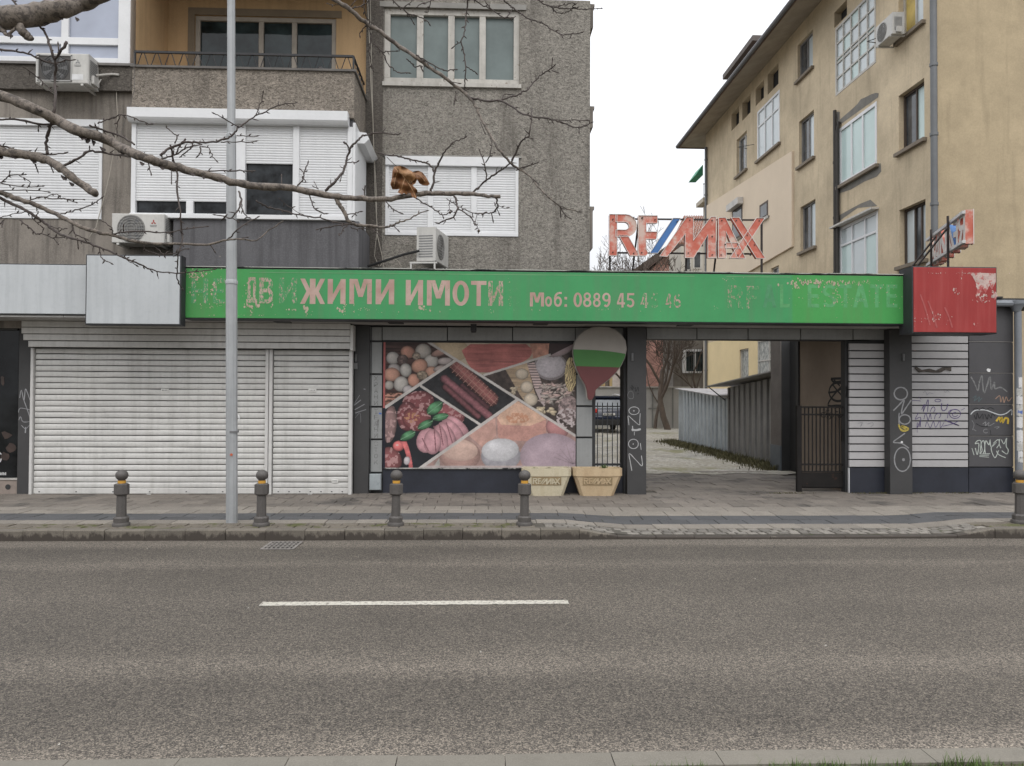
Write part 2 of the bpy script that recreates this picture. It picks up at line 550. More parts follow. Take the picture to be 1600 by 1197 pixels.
# courtyard and driveway
g = MB(); g.quad((2.05,13.44,.112), (10.4,13.44,.112), (10.4,17.25,.112), (2.05,17.25,.112))
drive = struct('driveway', g, joint_m)
put_pavers(court_pav, drive, 120)
g = MB()
nx, ny = 150, 60
for j in range(ny+1):
    for i in range(nx+1):
        x = -12+(34)*i/nx; y = 17.2+38*j/ny
        z = .125 + (noise.noise(Vector((x*.7,y*.7,3)))*.02 if 0 < j else .014)
        if j == 0: y -= .5+.55*noise.noise(Vector((x*1.3,4,1)))+.3*noise.noise(Vector((x*4,4,1)))
        g.v.append((x,y,z))
for j in range(ny):
    for i in range(nx):
        a = j*(nx+1)+i; g.f.append((a,a+1,a+nx+2,a+nx+1)); g.m.append(0)
struct('courtyard_ground', g, gravel_m, True)

# drain grate by the far kerb
iron = pm('cast_iron', (.27,.25,.23), .6, .3, 12, metal=.4, bump=.3)
dg = thing('drain_grate', 'rusty iron drain grate set in the road against the kerb', 'drain', (-2.45, 9.3, 0))
a = atz(440,853,0)
gx0, gx1, gy0, gy1 = atz(418,853,0).x, atz(464,853,0).x, 9.16, 9.60
m_ = MB(); m_.quad((gx0-.02,gy0-.02,.003),(gx1+.02,gy0-.02,.003),(gx1+.02,gy1+.02,.003),(gx0-.02,gy1+.02,.003)); m_.build('sump', pm('sump_black', (.008,.008,.008), .9, .1), dg)
m_ = MB()
for (a0,a1,b0,b1) in ((gx0-.02,gx1+.02,gy0-.02,gy0+.01),(gx0-.02,gx1+.02,gy1-.01,gy1+.02),(gx0-.02,gx0+.01,gy0+.012,gy1-.012),(gx1-.01,gx1+.02,gy0+.012,gy1-.012)):
    m_.box(a0,a1,b0,b1,.0035,.012)
m_.build('frame', iron, dg)
bar_me = None
for i in range(6):
    x = gx0+.045+(gx1-gx0-.09)*i/5
    m_ = MB(); m_.box(x-.007,x+.007,gy0+.012,gy1-.012,.005,.016); m_.build('bar', iron, dg)
for i in range(3):
    y = gy0+.11+(gy1-gy0-.22)*i/2
    m_ = MB(); m_.box(gx0+.012,gx1-.012,y-.010,y+.010,.004,.0145); m_.build('bar', iron, dg)

lit = MB()
for (px_, py_) in ((318,892),(388,951),(751,1020),(92,1165),(346,1169),(874,838),(1180,905),(560,870),(1290,1010),(230,858),(690,850)):
    c_ = atz(px_, py_, 0); s_ = rnd.uniform(.003,.007); lit.add([(c_.x-s_,c_.y-s_,.004),(c_.x+s_*1.4,c_.y-s_*.5,.006),(c_.x+s_*.8,c_.y+s_,.012),(c_.x-s_,c_.y+s_*.7,.007)],[(0,1,2,3)])
o = lit.build('litter', pm('pale_litter', (.34,.32,.28), .8)); tag(o, 'tiny pale crumbs of litter scattered on the road', 'litter', kind='stuff')
# grass at the near verge and weeds in the courtyard
grass_m = pm('grass_blades', (.075,.12,.025), .7, .4, 9, objvar=.1)
def blades(mb, n, fx, h=(.02,.09), wd=.004):
    for _ in range(n):
        x, y, z, k = fx()
        hh = rnd.uniform(*h)*k; a = rnd.uniform(0, 6.28); ln = rnd.uniform(.1,.7)*hh
        dx, dy = math.cos(a), math.sin(a); wx, wy = -dy*wd, dx*wd
        mb.add([(x-wx,y-wy,z),(x+wx,y+wy,z),(x+dx*ln*.4+wx*.7,y+dy*ln*.4+wy*.7,z+hh*.6),(x+dx*ln*.4-wx*.7,y+dy*ln*.4-wy*.7,z+hh*.6),(x+dx*ln,y+dy*ln,z+hh)],
               [(0,1,2,3),(3,2,4)])
mb = MB()
tuf = [(rnd.uniform(-.3,2.7), rnd.uniform(3.3,3.5), rnd.uniform(.3,1)) for _ in range(26)] + [(rnd.uniform(2.2,3.1), rnd.uniform(3.2,3.5), rnd.uniform(.8,1.3)) for _ in range(16)] + [(rnd.uniform(1.3,2.1), rnd.uniform(3.4,3.5), rnd.uniform(.6,1.0)) for _ in range(8)]
def fx():
    t_ = rnd.choice(tuf)
    return (t_[0]+rnd.gauss(0,.035), min(3.51, t_[1]+rnd.gauss(0,.04)), .105, t_[2])
blades(mb, 2600, fx, (.02,.075), .0022)
blades(mb, 3500, lambda: (rnd.uniform(-4,5), 3.5-abs(rnd.gauss(0,.5)), .105, .5), (.02,.07), .0025)
o = mb.build('grass', grass_m); tag(o, 'short green grass tufts along the near kerb', 'grass', kind='stuff')
# ------------------------------------------------------------------ materials of buildings
def roughcast(name, col, contrast=.5, stain=.45, dark=(.09,.08,.07), warm=0):
    m, t, b = nodes(name)
    g = t.nodes.new('ShaderNodeNewGeometry')
    mp = t.nodes.new('ShaderNodeMapping'); mp.inputs['Scale'].default_value = (22, 22, 36); mp.inputs['Rotation'].default_value = (0, R(28), 0)
    t.links.new(g.outputs['Position'], mp.inputs[0])
    dn = N(t, 'ShaderNodeTexNoise'); dn.inputs['Scale'].default_value = 1.0; dn.inputs['Detail'].default_value = 3; dn.inputs['Roughness'].default_value = .65; dn.inputs['Distortion'].default_value = 1.2
    t.links.new(mp.outputs[0], dn.inputs['Vector'])
    f = dn.outputs['Fac']
    c = mixc(t, ramp(t, f, .36, .62), sc(col, 1-contrast), sc(col, 1+contrast*.85))  # relief shading put into the colour: hollows darker, ridges lighter
    big = noise_n(t, .7, 6, .65)
    c = mixc(t, ramp(t, big, .35, .7, 0, stain), c, mixc(t, .5, c, dark))
    st = noise_n(t, (3.2, 3.2, .35), 5, .7)
    c = mixc(t, ramp(t, st, .50, .68, 0, stain*1.1), c, dark)
    st2 = noise_n(t, (5, 5, .5), 4, .7)
    c = mixc(t, ramp(t, st2, .60, .72, 0, .30), c, sc(col, 1.9))
    t.links.new(c, b.inputs['Base Color'])
    b.inputs['Roughness'].default_value = .92; b.inputs['Specular IOR Level'].default_value = .2
    bp = N(t, 'ShaderNodeBump'); bp.inputs['Strength'].default_value = .9; bp.inputs['Distance'].default_value = .022
    t.links.new(f, bp.inputs['Height']); t.links.new(bp.outputs[0], b.inputs['Normal'])
    return m
rc_main = roughcast('roughcast_main', (.262,.244,.214), .47, .45)
rc_bay = roughcast('roughcast_parapet', (.240,.210,.176), .54, .35)
rc_dark = roughcast('roughcast_dark', (.115,.103,.090), .45, .6)
conc_m = pm('stained_concrete', (.225,.200,.172), .9, .45, 1.3, speck=.12, streak=.6, streakcol=(.055,.048,.042), bump=.4, bumpscale=30, dirt=.35)
conc_grey = pm('grey_render', (.105,.103,.108), .85, .25, 1.5, speck=.15, speckscale=50, streak=.55, streakcol=(.045,.043,.045), bump=.4, bumpscale=24)
ochre_m = pm('ochre_paint', (.50,.335,.18), .85, .18, 1.2, speck=.05, streak=.25, streakcol=(.22,.15,.075), bump=.2)
pvc = pm('white_pvc', (.68,.685,.69), .4, .06, 2.0, dirt=.12)
pvc_sh = pm('white_shutter_slats', (.64,.645,.65), .5, .06, 1.2, streak=.15, streakcol=(.45,.46,.48))
woodw = pm('peeling_white_wood', (.48,.46,.42), .8, .2, 3, streak=.4, streakcol=(.25,.23,.2), patch=.60, patchcol=(.22,.18,.14), patchscale=14)
sill_m = pm('zinc_sill', (.16,.15,.14), .6, .3, 3, metal=.3)
dkmetal = pm('dark_metal_trim', (.030,.031,.034), .55, .25, 4, dirt=.2)
lead = pm('old_roof_felt', (.05,.048,.045), .9, .3, 6, bump=.5)
def glass(name, col, rough=.04, refl=1.0, var=.35, scale=1.1):
    m, t, b = nodes(name)
    n = noise_n(t, scale, 4, .6)
    c = mixc(t, ramp(t, n, .35, .65), sc(col, 1-var), sc(col, 1+var))
    t.links.new(c, b.inputs['Base Color'])
    b.inputs['Roughness'].default_value = rough
    b.inputs['Specular IOR Level'].default_value = .5*refl
    n2 = noise_n(t, 1.7, 2, .5)
    bp = N(t, 'ShaderNodeBump'); bp.inputs['Strength'].default_value = .12; bp.inputs['Distance'].default_value = .02
    t.links.new(n2, bp.inputs['Height']); t.links.new(bp.outputs[0], b.inputs['Normal'])
    return m
gl_skytint = glass('glass_painted_sky', (.36,.39,.47), .12, 1.0, .12, .8)  # bluish-white sky reflection painted into the base colour of the panes
gl_frost = glass('frosted_teal_glass', (.140,.172,.168), .35, .6, .16, 1.6)
gl_dark = glass('dark_window_glass', (.026,.038,.040), .03, .7, .7, 1.6)
gl_dark2 = glass('dark_reflecting_glass', (.018,.020,.022), .05, .45, .8, 5)
gl_sky = glass('glass_reflecting_sky', (.50,.56,.60), .05, 1.6, .08)

def pane(mb, x0, x1, z0, z1, y):
    mb.quad((x0,y,z0),(x1,y,z0),(x1,y,z1),(x0,y,z1))

# ------------------------------------------------------------------ the grey apartment block
apt = thing('apartment_building', 'grey roughcast apartment block with balconies and roller shutters above the shuttered shop', 'building', (-4, 14.2, .13))
YM, YB, YL = 14.2, 12.9, 13.12      # main wall, balcony front, left wall
XC = PX(922, YM, 200)               # right-hand corner
ZT = 9.2
pass
# openings in the main wall
w1 = rect(600, 812, 14, 131, YM); w2 = rect(602, 810, 246, 369, YM)
holes = [(w1[0], w1[1], w1[2], w1[3]), (w2[0], w2[1], w2[2], w2[3])]
XB1 = PX(552, YB, 300)              # right end of the projecting bay
mb = MB()
holed_wall(mb, XB1, XC, .1, ZT, holes, YM, .14)
mb.add([(XC,YM,.1),(XC,34,.1),(XC,34,ZT),(XC,YM,ZT)], [(0,1,2,3)])
mb.add([(-16,YM+.0,ZT),(XC,YM,ZT),(XC,34,ZT),(-16,34,ZT)], [(0,1,2,3)])
mb.add([(XC,34,.1),(-16,34,.1),(-16,34,ZT),(XC,34,ZT)], [(0,1,2,3)])
mb.build('wall', rc_main, apt)
# stained edge of balcony slabs on the gable, seen end-on
for (ya, yb_) in ((5, 58), (165, 214), (322, 404)):
    z1, z0 = PZ(925, ya, YM), PZ(925, yb_, YM)
    mb = MB(); mb.prism([(XC-.02,z0+.16),(XC+.06,z0+.2),(XC+.06,z1-.05),(XC+.085,z1-.05),(XC+.085,z1),(XC-.02,z1)], YM+.03, YM+2.6)
    mb.build('side_balcony', conc_m, apt)
# corner wall next to the bay: its shadow coloured in as a dark strip
mb = MB(); a, b_ = PX(569, YM, 200), PX(598, YM, 200)
mb.box(XB1, b_, YM-.02, YM+.05, 3.6, ZT); mb.build('corner_shade_strip', rc_dark, apt)

# ochre balcony recess (top) : back wall, side wall, ceiling
ZP0, ZP1 = PZ(380, 181, YB), PZ(380, 109, YB)     # parapet
ZCE = PZ(380, 2, YM+.12)+.14
XL = PX(207, YB, 100)
YR = YM+.12
bw = rect(304, 525, 26, 150, YR)
mb = MB()
holed_wall(mb, XL, XB1+.02, ZP0+.2, ZT, [(bw[0], bw[1], bw[2], bw[3])], YR, .12)
mb.add([(XL,YB+.1,ZP0),(XL,YR,ZP0),(XL,YR,ZT),(XL,YB+.1,ZT)], [(0,1,2,3)])
mb.build('ochre_balcony_wall', ochre_m, apt)
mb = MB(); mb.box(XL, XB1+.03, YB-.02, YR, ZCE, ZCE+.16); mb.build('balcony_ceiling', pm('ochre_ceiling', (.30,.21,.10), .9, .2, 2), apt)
mb = MB(); mb.box(XL, XB1+.03, YB-.02, YR+.1, ZCE+.165, ZCE+1.2); mb.build('upper_parapet', rc_bay, apt)
# window in the recess
wn = mb = MB()
fw = .06
def grid_window(parent, x0, x1, z0, z1, y, vs, hs, fr, mat_f, mat_g, gy=.03, fd=.05, name='window', outer=.07, glassy=None):
    """frame with mullions centred at vs (x) and transoms at hs (z); one glass pane per light"""
    m_ = MB()
    m_.bbox(x0, x1, y-fd/2, y+fd/2, z0, z0+outer); m_.bbox(x0, x1, y-fd/2, y+fd/2, z1-outer, z1)
    m_.bbox(x0, x0+outer, y-fd/2-.002, y+fd/2, z0+outer*.98, z1-outer*.98); m_.bbox(x1-outer, x1, y-fd/2-.002, y+fd/2, z0+outer*.98, z1-outer*.98)
    for v_ in vs: m_.bbox(v_-fr/2, v_+fr/2, y-fd/2+.004, y+fd/2, z0+outer*.98, z1-outer*.98)
    for h_ in hs: m_.bbox(x0+outer*.98, x1-outer*.98, y-fd/2+.008, y+fd/2, h_-fr/2, h_+fr/2)
    win = m_.build(name, mat_f, parent)
    bx = [x0+outer] + [q for v_ in vs for q in (v_-fr/2, v_+fr/2)] + [x1-outer]
    bz = [z0+outer] + [q for h_ in hs for q in (h_-fr/2, h_+fr/2)] + [z1-outer]
    k_ = 0
    for i in range(0, len(bx), 2):
        for j in range(0, len(bz), 2):
            p_ = MB(); p_.box(bx[i]-.004, bx[i+1]+.004, y+gy, y+gy+.006, bz[j]-.004, bz[j+1]+.004)
            mg = mat_g if glassy is None else glassy[k_ % len(glassy)]
            p_.build('pane', mg, win); k_ += 1
    return win
cx = lambda px, Y: PX(px, Y, 80)
grid_window(apt, bw[0], bw[1], bw[2], bw[3], YR+.05, [cx(360,YR), cx(407,YR), cx(459,YR)], [], .09, pm('beige_old_frame', (.36,.32,.27), .8, .2, 4), gl_dark, outer=.085)
mb = MB(); mb.box(bw[0]-.12, bw[1]+.1, YR-.02, YR+.0, bw[3], bw[3]+.13); mb.box(bw[0]-.12, bw[0], YR-.02, YR, ZP0+.5, bw[3]); mb.build('window_surround', pm('brown_surround', (.21,.165,.115), .9, .2, 2), apt)
# parapet in roughcast with side return
mb = MB()
mb.box(XL, XB1, YB, YB+.12, ZP0, ZP1); mb.box(XB1-.12, XB1, YB+.121, YR-.14, ZP0, ZP1)
mb.box(XL, XB1-.12, YB+.12, YR, ZP0, ZP0+.14)
mb.build('parapet', rc_bay, apt)
mb = MB()
for i in range(1):
    mb.box(XL-.02, XB1+.03, YB-.035, YB+.14, ZP1, ZP1+.035); mb.box(XB1-.13, XB1+.031, YB+.141, YM-.03, ZP1+.001, ZP1+.036)
mb.build('coping', pm('coping_lead', (.12,.11,.10), .7, .3, 3), apt)
# wrought iron railing
rl = MB()
zr = PZ(380, 83, YB); zb = ZP1+.05
rl.bar((XL+.02,YB+.04,zr),(XB1-.02,YB+.04,zr),.036); rl.bar((XL+.02,YB+.04,zb),(XB1-.02,YB+.04,zb),.018)
rl.bar((XB1-.02,YB+.04,zr),(XB1-.02,YM-.1,zr),.028); rl.bar((XB1-.02,YB+.04,zb),(XB1-.02,YM-.1,zb),.018)
rl.bar((XB1-.02,YB+.04,ZP1),(XB1-.02,YB+.04,zr+.0),.03); rl.bar((XL+.02,YB+.04,ZP1),(XL+.02,YB+.04,zr),.03)
rail = rl.build('railing', pm('black_iron', (.018,.018,.02), .6, .3, 8), apt)
n_ = 16; stp = (XB1-XL-.06)/n_
for i in range(n_):
    x0 = XL+.04+stp*i; m_ = MB()
    m_.tube([(x0+stp*.10,YB+.04,zb),(x0+stp*.36,YB+.04,zr-.05),(x0+stp*.42,YB+.04,zr-.02),(x0+stp*.58,YB+.04,zr-.02),(x0+stp*.64,YB+.04,zr-.05),(x0+stp*.90,YB+.04,zb)], .008, 5)
    m_.build('zigzag_bar', MATS['black_iron'], rail)
for i in range(5):
    y0 = YB+.06+.22*i; m_ = MB()
    m_.tube([(XB1-.02,y0,zb),(XB1-.02,y0+.09,zr-.03),(XB1-.02,y0+.13,zr-.03),(XB1-.02,y0+.22,zb)], .006, 5)
    m_.build('zigzag_bar', MATS['black_iron'], rail)

# glazed bay of the lower floor with roller shutters
def slat_sheet(x0, x1, z0, z1, y, pitch, amp=.008):
    """fine roller shutter curtain, each slat a rounded ridge"""
    m_ = MB(); n = max(1, int(round((z1-z0)/pitch))); p_ = (z1-z0)/n
    for i in range(n):
        z = z0+i*p_
        pr = [(0,0.0),(-amp*.75,.18),(-amp,.5),(-amp*.75,.82),(0,1.0)]
        b0 = len(m_.v)
        for (dy, tz) in pr: m_.v += [(x0,y+dy,z+tz*p_),(x1,y+dy,z+tz*p_)]
        for k_ in range(4):
            m_.f.append((b0+2*k_,b0+2*k_+1,b0+2*k_+3,b0+2*k_+2)); m_.m.append(0)
    return m_
bx0, bx1 = XL, PX(548, YB, 260)
zs1 = PZ(380, 176, YB); zs0 = PZ(380, 343, YB); zbox = PZ(380, 196, YB)
# white frame of the bay: posts and rails
fr = MB()
Xp = lambda px: PX(px, YB, 260)
for (a, b_) in ((206,213),(366,384),(458,468),(543,551)): fr.bbox(Xp(a),Xp(b_),YB-.03,YB+.06,zs0+.06,zbox)
fr.bbox(XL, Xp(551), YB-.045, YB+.06, zs0, zs0+.075)
zl1 = PZ(380,316,YB); zl0 = PZ(380,335,YB)
fr.bbox(Xp(213),Xp(366),YB-.02,YB+.05,zl0-.04,zl0); fr.bbox(Xp(292),Xp(303),YB-.02,YB+.05,zl0,zl1)
fr.bbox(Xp(384),Xp(458),YB-.02,YB+.05,PZ(420,336,YB)-.04,PZ(420,336,YB))
bay = fr.build('glazed_bay', pvc, apt)
bx = MB(); bx.prismx([(YB-.14,zbox+.03),(YB-.16,zbox+.06),(YB-.16,zs1),(YB+.05,zs1),(YB+.05,zbox-.001),(YB-.11,zbox-.001)], XL-.01, Xp(545))
bx.build('shutter_box', pvc, bay)
for (a, b_, top, bot) in ((213,366,zbox,zl1),(384,458,zbox,PZ(420,256,YB)),(468,543,zbox,zs0+.075)):
    o = slat_sheet(Xp(a),Xp(b_),bot,top,YB+.012,.043).build('shutter_slats', pvc_sh, bay); o['kind'] = 'stuff'
for (a, b_, z0, z1) in ((213,292,zl0,zl1),(303,366,zl0,zl1),(386,455,PZ(420,336,YB),PZ(420,256,YB))):
    m_ = MB(); m_.box(Xp(a)-.003,Xp(b_)+.003,YB+.045,YB+.051,z0-.003,z1+.003); m_.build('pane', gl_dark2, bay)
m_ = MB(); m_.box(XL, XB1-.02, YB+.07, YM, zs0-.02, zs1-.04); m_.build('bay_core', conc_grey, bay)
# right-hand return of the bay: white side panel, its box
m_ = MB(); m_.bbox(Xp(551),Xp(551)+.045,YB-.02,YM-.1,zs0,zs1-.14); m_.build('side_panel', pvc, bay)
m_ = MB()
xs_ = Xp(551)+.045
m_.add([(xs_,YB+.18,zs1-.22),(xs_+.15,YB+.18,zs1-.24),(xs_+.20,YB+.18,zs1-.34),(xs_+.12,YB+.18,zs1-.42),(xs_,YB+.18,zs1-.42),
        (xs_,YM-.02,zs1-.22),(xs_+.15,YM-.02,zs1-.24),(xs_+.20,YM-.02,zs1-.34),(xs_+.12,YM-.02,zs1-.42),(xs_,YM-.02,zs1-.42)],
       [(0,4,3,2,1),(0,1,6,5),(1,2,7,6),(2,3,8,7),(3,4,9,8),(5,6,7,8,9)])
m_.build('side_shutter_box', pvc, bay)
# grey rendered base of the bay
m_ = MB(); m_.box(PX(270,YB,380), PX(560,YB,380), YB+.015, YM, 3.1, zs0-.002); m_.build('bay_base', conc_grey, apt)

# left-hand bays
m_ = MB(); zt0, zt1 = PZ(100,140,YL-.1), PZ(100,101,YL-.1)
m_.box(-16, XL-.005, YL-.1, YL+.2, zt0, zt1); m_.build('spandrel', rc_dark, apt)
m_ = MB(); m_.box(-16, XL-.01, YL-.14, YL-.1, zt1-.01, zt1+.03); m_.build('drip_edge', sill_m, apt)
# lower left wall with shutter window
wl = rect(-30, 160, 186, 342, YL)
m_ = MB(); holed_wall(m_, -16, XL+.02, 2.9, zt0, [(wl[0],wl[1],wl[2],wl[3])], YL, .12); m_.build('lower_left_wall', conc_m, apt)
m_ = MB(); m_.box(XL-.03, PX(270,YL,380), YL+.001, YM, 3.0, zs0); m_.build('lower_wall', conc_m, apt)
fr = MB(); fr.bbox(wl[1]-.055, wl[1], YL-.02, YL+.08, wl[2]+.05, wl[3]); fr.bbox(wl[0], wl[1], YL-.02, YL+.08, wl[2], wl[2]+.06); fr.bbox(wl[0], wl[1]-.056, YL-.03, YL+.08, wl[3]-.12, wl[3])
shw = fr.build('shutter_window', pvc, apt)
o = slat_sheet(wl[0], wl[1]-.055, wl[2]+.06, wl[3]-.12, YL+.03, .045).build('shutter_slats', pvc_sh, shw); o['kind'] = 'stuff'
# upper left glazed bay
zt = zt1+.03; X = lambda px: PX(px, YL, 60)
grid_window(apt, X(-120), X(205), zt, ZT, YL, [X(-15), X(102)], [PZ(100,64,YL)], .12, pvc, gl_skytint, outer=.13, glassy=[gl_skytint])
m_ = MB(); m_.bbox(X(187), X(206), YL-.06, YM, zt, ZT); m_.build('corner_post', pvc, apt)
m_ = MB(); m_.box(-16, X(188), YL+.08, YM, zt, ZT); m_.build('room', pm('dim_room', (.2,.2,.22), .9, .2), apt)

# the two main windows
X = lambda px: PX(px, YM, 70)
grid_window(apt, w1[0], w1[1], w1[2], w1[3], YM+.07, [X(656), X(705), X(754)], [], .12, woodw, gl_frost, outer=.11, fd=.07, gy=.035)
m_ = MB(); m_.box(w1[0]-.02, w1[1]+.03, YM-.05, YM+.06, w1[2]-.07, w1[2]+.002); m_.build('sill', woodw, apt)
m_ = MB(); m_.box(w1[0]-.08, w1[1]+.12, YM-.03, YM+.02, w1[3]+.002, w1[3]+.10); m_.build('lintel', pm('lintel_grey', (.27,.26,.24), .9, .2), apt)
X = lambda px: PX(px, YM, 300)
fr = MB()
for (a, b_) in ((602,608),(668,677),(736,745),(805,810)): fr.bbox(X(a),X(b_),YM-.005,YM+.09,w2[2]+.07,w2[3]-.17)
fr.bbox(w2[0], w2[1], YM-.02, YM+.09, w2[2], w2[2]+.07)
o2 = fr.build('shutter_window', pvc, apt)
m_ = MB(); m_.bbox(w2[0], w2[1], YM-.045, YM+.09, w2[3]-.17, w2[3]-.0); m_.build('shutter_box', pvc, o2)
for (a, b_) in ((608,668),(677,736),(745,805)):
    o = slat_sheet(X(a),X(b_),w2[2]+.07,w2[3]-.17,YM+.03,.045).build('shutter_slats', pvc_sh, o2); o['kind'] = 'stuff'
m_ = MB(); m_.box(w2[0]-.05, w2[1]+.05, YM-.03, YM+.0, w2[3], w2[3]+.03); m_.build('drip_edge', pm('pale_stone', (.3,.29,.27), .8), apt)

# cables hanging down the wall
cab = pm('pale_cable', (.36,.33,.28), .7, .15)
def cable(pts, Y, r, mat_, label, group=None):
    m_ = MB(); m_.tube([tuple(aty(p[0], p[1], p[2] if len(p) > 2 else Y)) for p in pts], r, 6)
    o = m_.build('cable', mat_); tag(o, label, 'cable', group); return o
cable([(573,-30),(577,60),(580,140),(583,200),(586,300),(590,370),(597,400),(600,420)], YM-.06, .009, cab, 'pale cable hanging down the dark corner, looping over the canopy behind the air conditioner')
cable([(578,-30),(580,70),(584,230),(588,300),(589,360),(585,400),(592,416)], YM-.09, .006, cab, 'thinner pale cable beside the longer one in the dark corner of the block')
cable([(594,416),(602,404),(612,402),(622,408),(627,418)], YM-.3, .009, cab, 'short white cable loop lying on the canopy left of the tilted air conditioner')
cable([(181,98),(182,150),(184,185),(178,235),(172,270),(165,300),(150,355),(140,370)], YL-.06, .007, cab, 'pale cable crossing the left grey column down to the white sign box')
cable([(209,82),(210,140),(203,165),(190,205),(183,250)], YL-.3, .005, pm('grey_cable',(.12,.11,.10),.7), 'thin grey cable along the left edge of the balcony parapet')
cable([(575,416,13.5),(600,408,13.4),(630,398,13.4),(655,392,13.3)], YM-.2, .022, pm('black_insulation',(.02,.02,.02),.8), 'black insulated pipe running up to the tilted air conditioner')

# bowls left on the balcony ledge
bowl_m = pm('dark_ceramic', (.03,.028,.03), .5)
for i, (px, wd, lb) in enumerate(((501, 12, 'round dark pot standing on the balcony ledge'), (536, 15, 'flat dark bundle lying on the balcony ledge at its right end'))):
    c_ = aty(px, 104, YB+.25); m_ = MB()
    r_ = wd/2/F*YB
    m_.lathe(c_.x, YB+.22, [(r_*.7,ZP1+.037),(r_,ZP1+.08),(r_*.95,ZP1+.13),(r_*.5,ZP1+.17)] if i == 0 else [(r_,ZP1+.037),(r_*1.1,ZP1+.07),(r_*.5,ZP1+.11)], 14)
    o = m_.build('pot' if i == 0 else 'bundle', bowl_m, None, True); tag(o, lb, 'pot' if i == 0 else 'bundle')
# ------------------------------------------------------------------ text, strokes, flakes (flat print and paint)
def text_obj(body, x0, x1, z0, z1, y, mat_, parent, name='lettering', bold=.02, ext=0.0, axis='y'):
    cu = bpy.data.curves.new('t', 'FONT'); cu.body = body; cu.offset = bold; cu.extrude = 1.0 if ext else 0.0
    to = bpy.data.objects.new('t', cu); C.objects.link(to)
    dg_ = bpy.context.evaluated_depsgraph_get(); dg_.update()
    me = bpy.data.meshes.new_from_object(to.evaluated_get(dg_))
    C.objects.unlink(to); bpy.data.objects.remove(to); bpy.data.curves.remove(cu)
    n = len(me.vertices); co = np.empty(n*3, 'f'); me.vertices.foreach_get('co', co); co = co.reshape(-1, 3)
    mn, mxx = co.min(0), co.max(0); d_ = mxx-mn; d_[d_ < 1e-6] = 1
    o = wpos(parent) if parent is not None else Vector((0,0,0))
    out = np.empty_like(co)
    out[:,0] = x0+(co[:,0]-mn[0])/d_[0]*(x1-x0)-o.x
    out[:,2] = z0+(co[:,1]-mn[1])/d_[1]*(z1-z0)-o.z
    out[:,1] = y-o.y - (co[:,2]-mn[2])/d_[2]*ext if ext else y-o.y
    me.vertices.foreach_set('co', out.ravel()); me.materials.clear(); me.materials.append(mat_); me.update()
    ob = bpy.data.objects.new(name, me); C.objects.link(ob); ob.parent = parent
    return ob
def catmull(p, k=5):
    if len(p) < 3: return p
    q = [p[0]] + list(p) + [p[-1]]; out = []
    for i in range(1, len(q)-2):
        for j in range(k):
            t_ = j/k; a, b, c, d = (np.array(q[i+o], float) for o in (-1,0,1,2))
            out.append(tuple(.5*((2*b)+(-a+c)*t_+(2*a-5*b+4*c-d)*t_**2+(-a+3*b-3*c+d)*t_**3)))
    out.append(tuple(p[-1])); return out
SK = [0]
def stroke(mb, pts, w, Y, smooth_=True):
    """paint stroke on the wall plane y=Y, points in photo pixels, w in photo pixels"""
    if smooth_: pts = catmull(pts)
    SK[0] += 1; yy = Y-.0015-.0003*(SK[0] % 9)
    P_ = [aty(p[0], p[1], yy) for p in pts]; w = w/F*Y/2
    b = len(mb.v)
    for i, p in enumerate(P_):
        t_ = P_[min(i+1,len(P_)-1)]-P_[max(i-1,0)]; n_ = Vector((-t_.z,0,t_.x))
        if n_.length < 1e-9: n_ = Vector((1,0,0))
        n_.normalize(); ww = w*(.75+.4*rnd.random())
        mb.v += [tuple(p+n_*ww), tuple(p-n_*ww)]
    for i in range(len(P_)-1):
        mb.f.append((b+2*i,b+2*i+1,b+2*i+3,b+2*i+2)); mb.m.append(0)
def ell(cx, cy, rx, ry, a0=0, a1=6.3, n=12):
    return [(cx+rx*math.cos(a0+(a1-a0)*i/n), cy+ry*math.sin(a0+(a1-a0)*i/n)) for i in range(n+1)]
def blob(mb, cx_, cy_, rx, ry, Y, n=10):
    SK[0] += 1; yy = Y-.0015-.0003*(SK[0] % 9)
    P_ = []
    for i in range(n):
        a = -6.283*i/n; k = rnd.uniform(.55,1.1)
        P_.append(tuple(aty(cx_+rx*k*math.cos(a), cy_-ry*k*math.sin(a), yy)))
    mb.add(P_, [tuple(range(n))])

# ------------------------------------------------------------------ canopy and sign boxes
YS = 12.4
ZS0, ZS1 = 3.012, 3.832
soffit_m = pm('soffit_metal', (.38,.37,.355), .7, .2, 2, dirt=.3)
fasc_m = pm('grey_facade_tile', (.28,.285,.28), .6, .1, 1.5, dirt=.25, objvar=.05, streak=.15)
plinth_m = pm('navy_plinth', (.020,.023,.034), .45, .3, 3, dirt=.2)
pill_m = pm('dark_grey_cladding', (.046,.045,.045), .55, .15, 2, dirt=.25)
pill_dk = pm('darker_cladding', (.028,.028,.029), .6, .2, 2)
green_m = pm('green_sign_vinyl', (.050,.275,.098), .55, .12, .8, streak=.42, streakcol=(.085,.215,.10), dirt=.12, spec=.35)
def vinyl(m):
    # three lengths of vinyl from different batches, joined at seams
    t = m.node_tree; b = t.nodes['Principled BSDF']; src = b.inputs['Base Color'].links[0].from_socket
    g = t.nodes.new('ShaderNodeNewGeometry'); sp = t.nodes.new('ShaderNodeSeparateXYZ'); t.links.new(g.outputs['Position'], sp.inputs[0])
    xs1, xs2 = PX(1238, YS, 460), PX(395, YS, 460)
    c1 = mixc(t, ramp(t, sp.outputs['X'], xs1-.02, xs1+.02), src, mixc(t, 1.0, src, (1.10,1.05,.72), 'MULTIPLY'))
    c1 = mixc(t, ramp(t, sp.outputs['X'], xs2-.5, xs2+1.2), mixc(t, 1.0, src, (1.06,1.02,.72), 'MULTIPLY'), c1)
    t.links.new(c1, b.inputs['Base Color'])
vinyl(green_m)
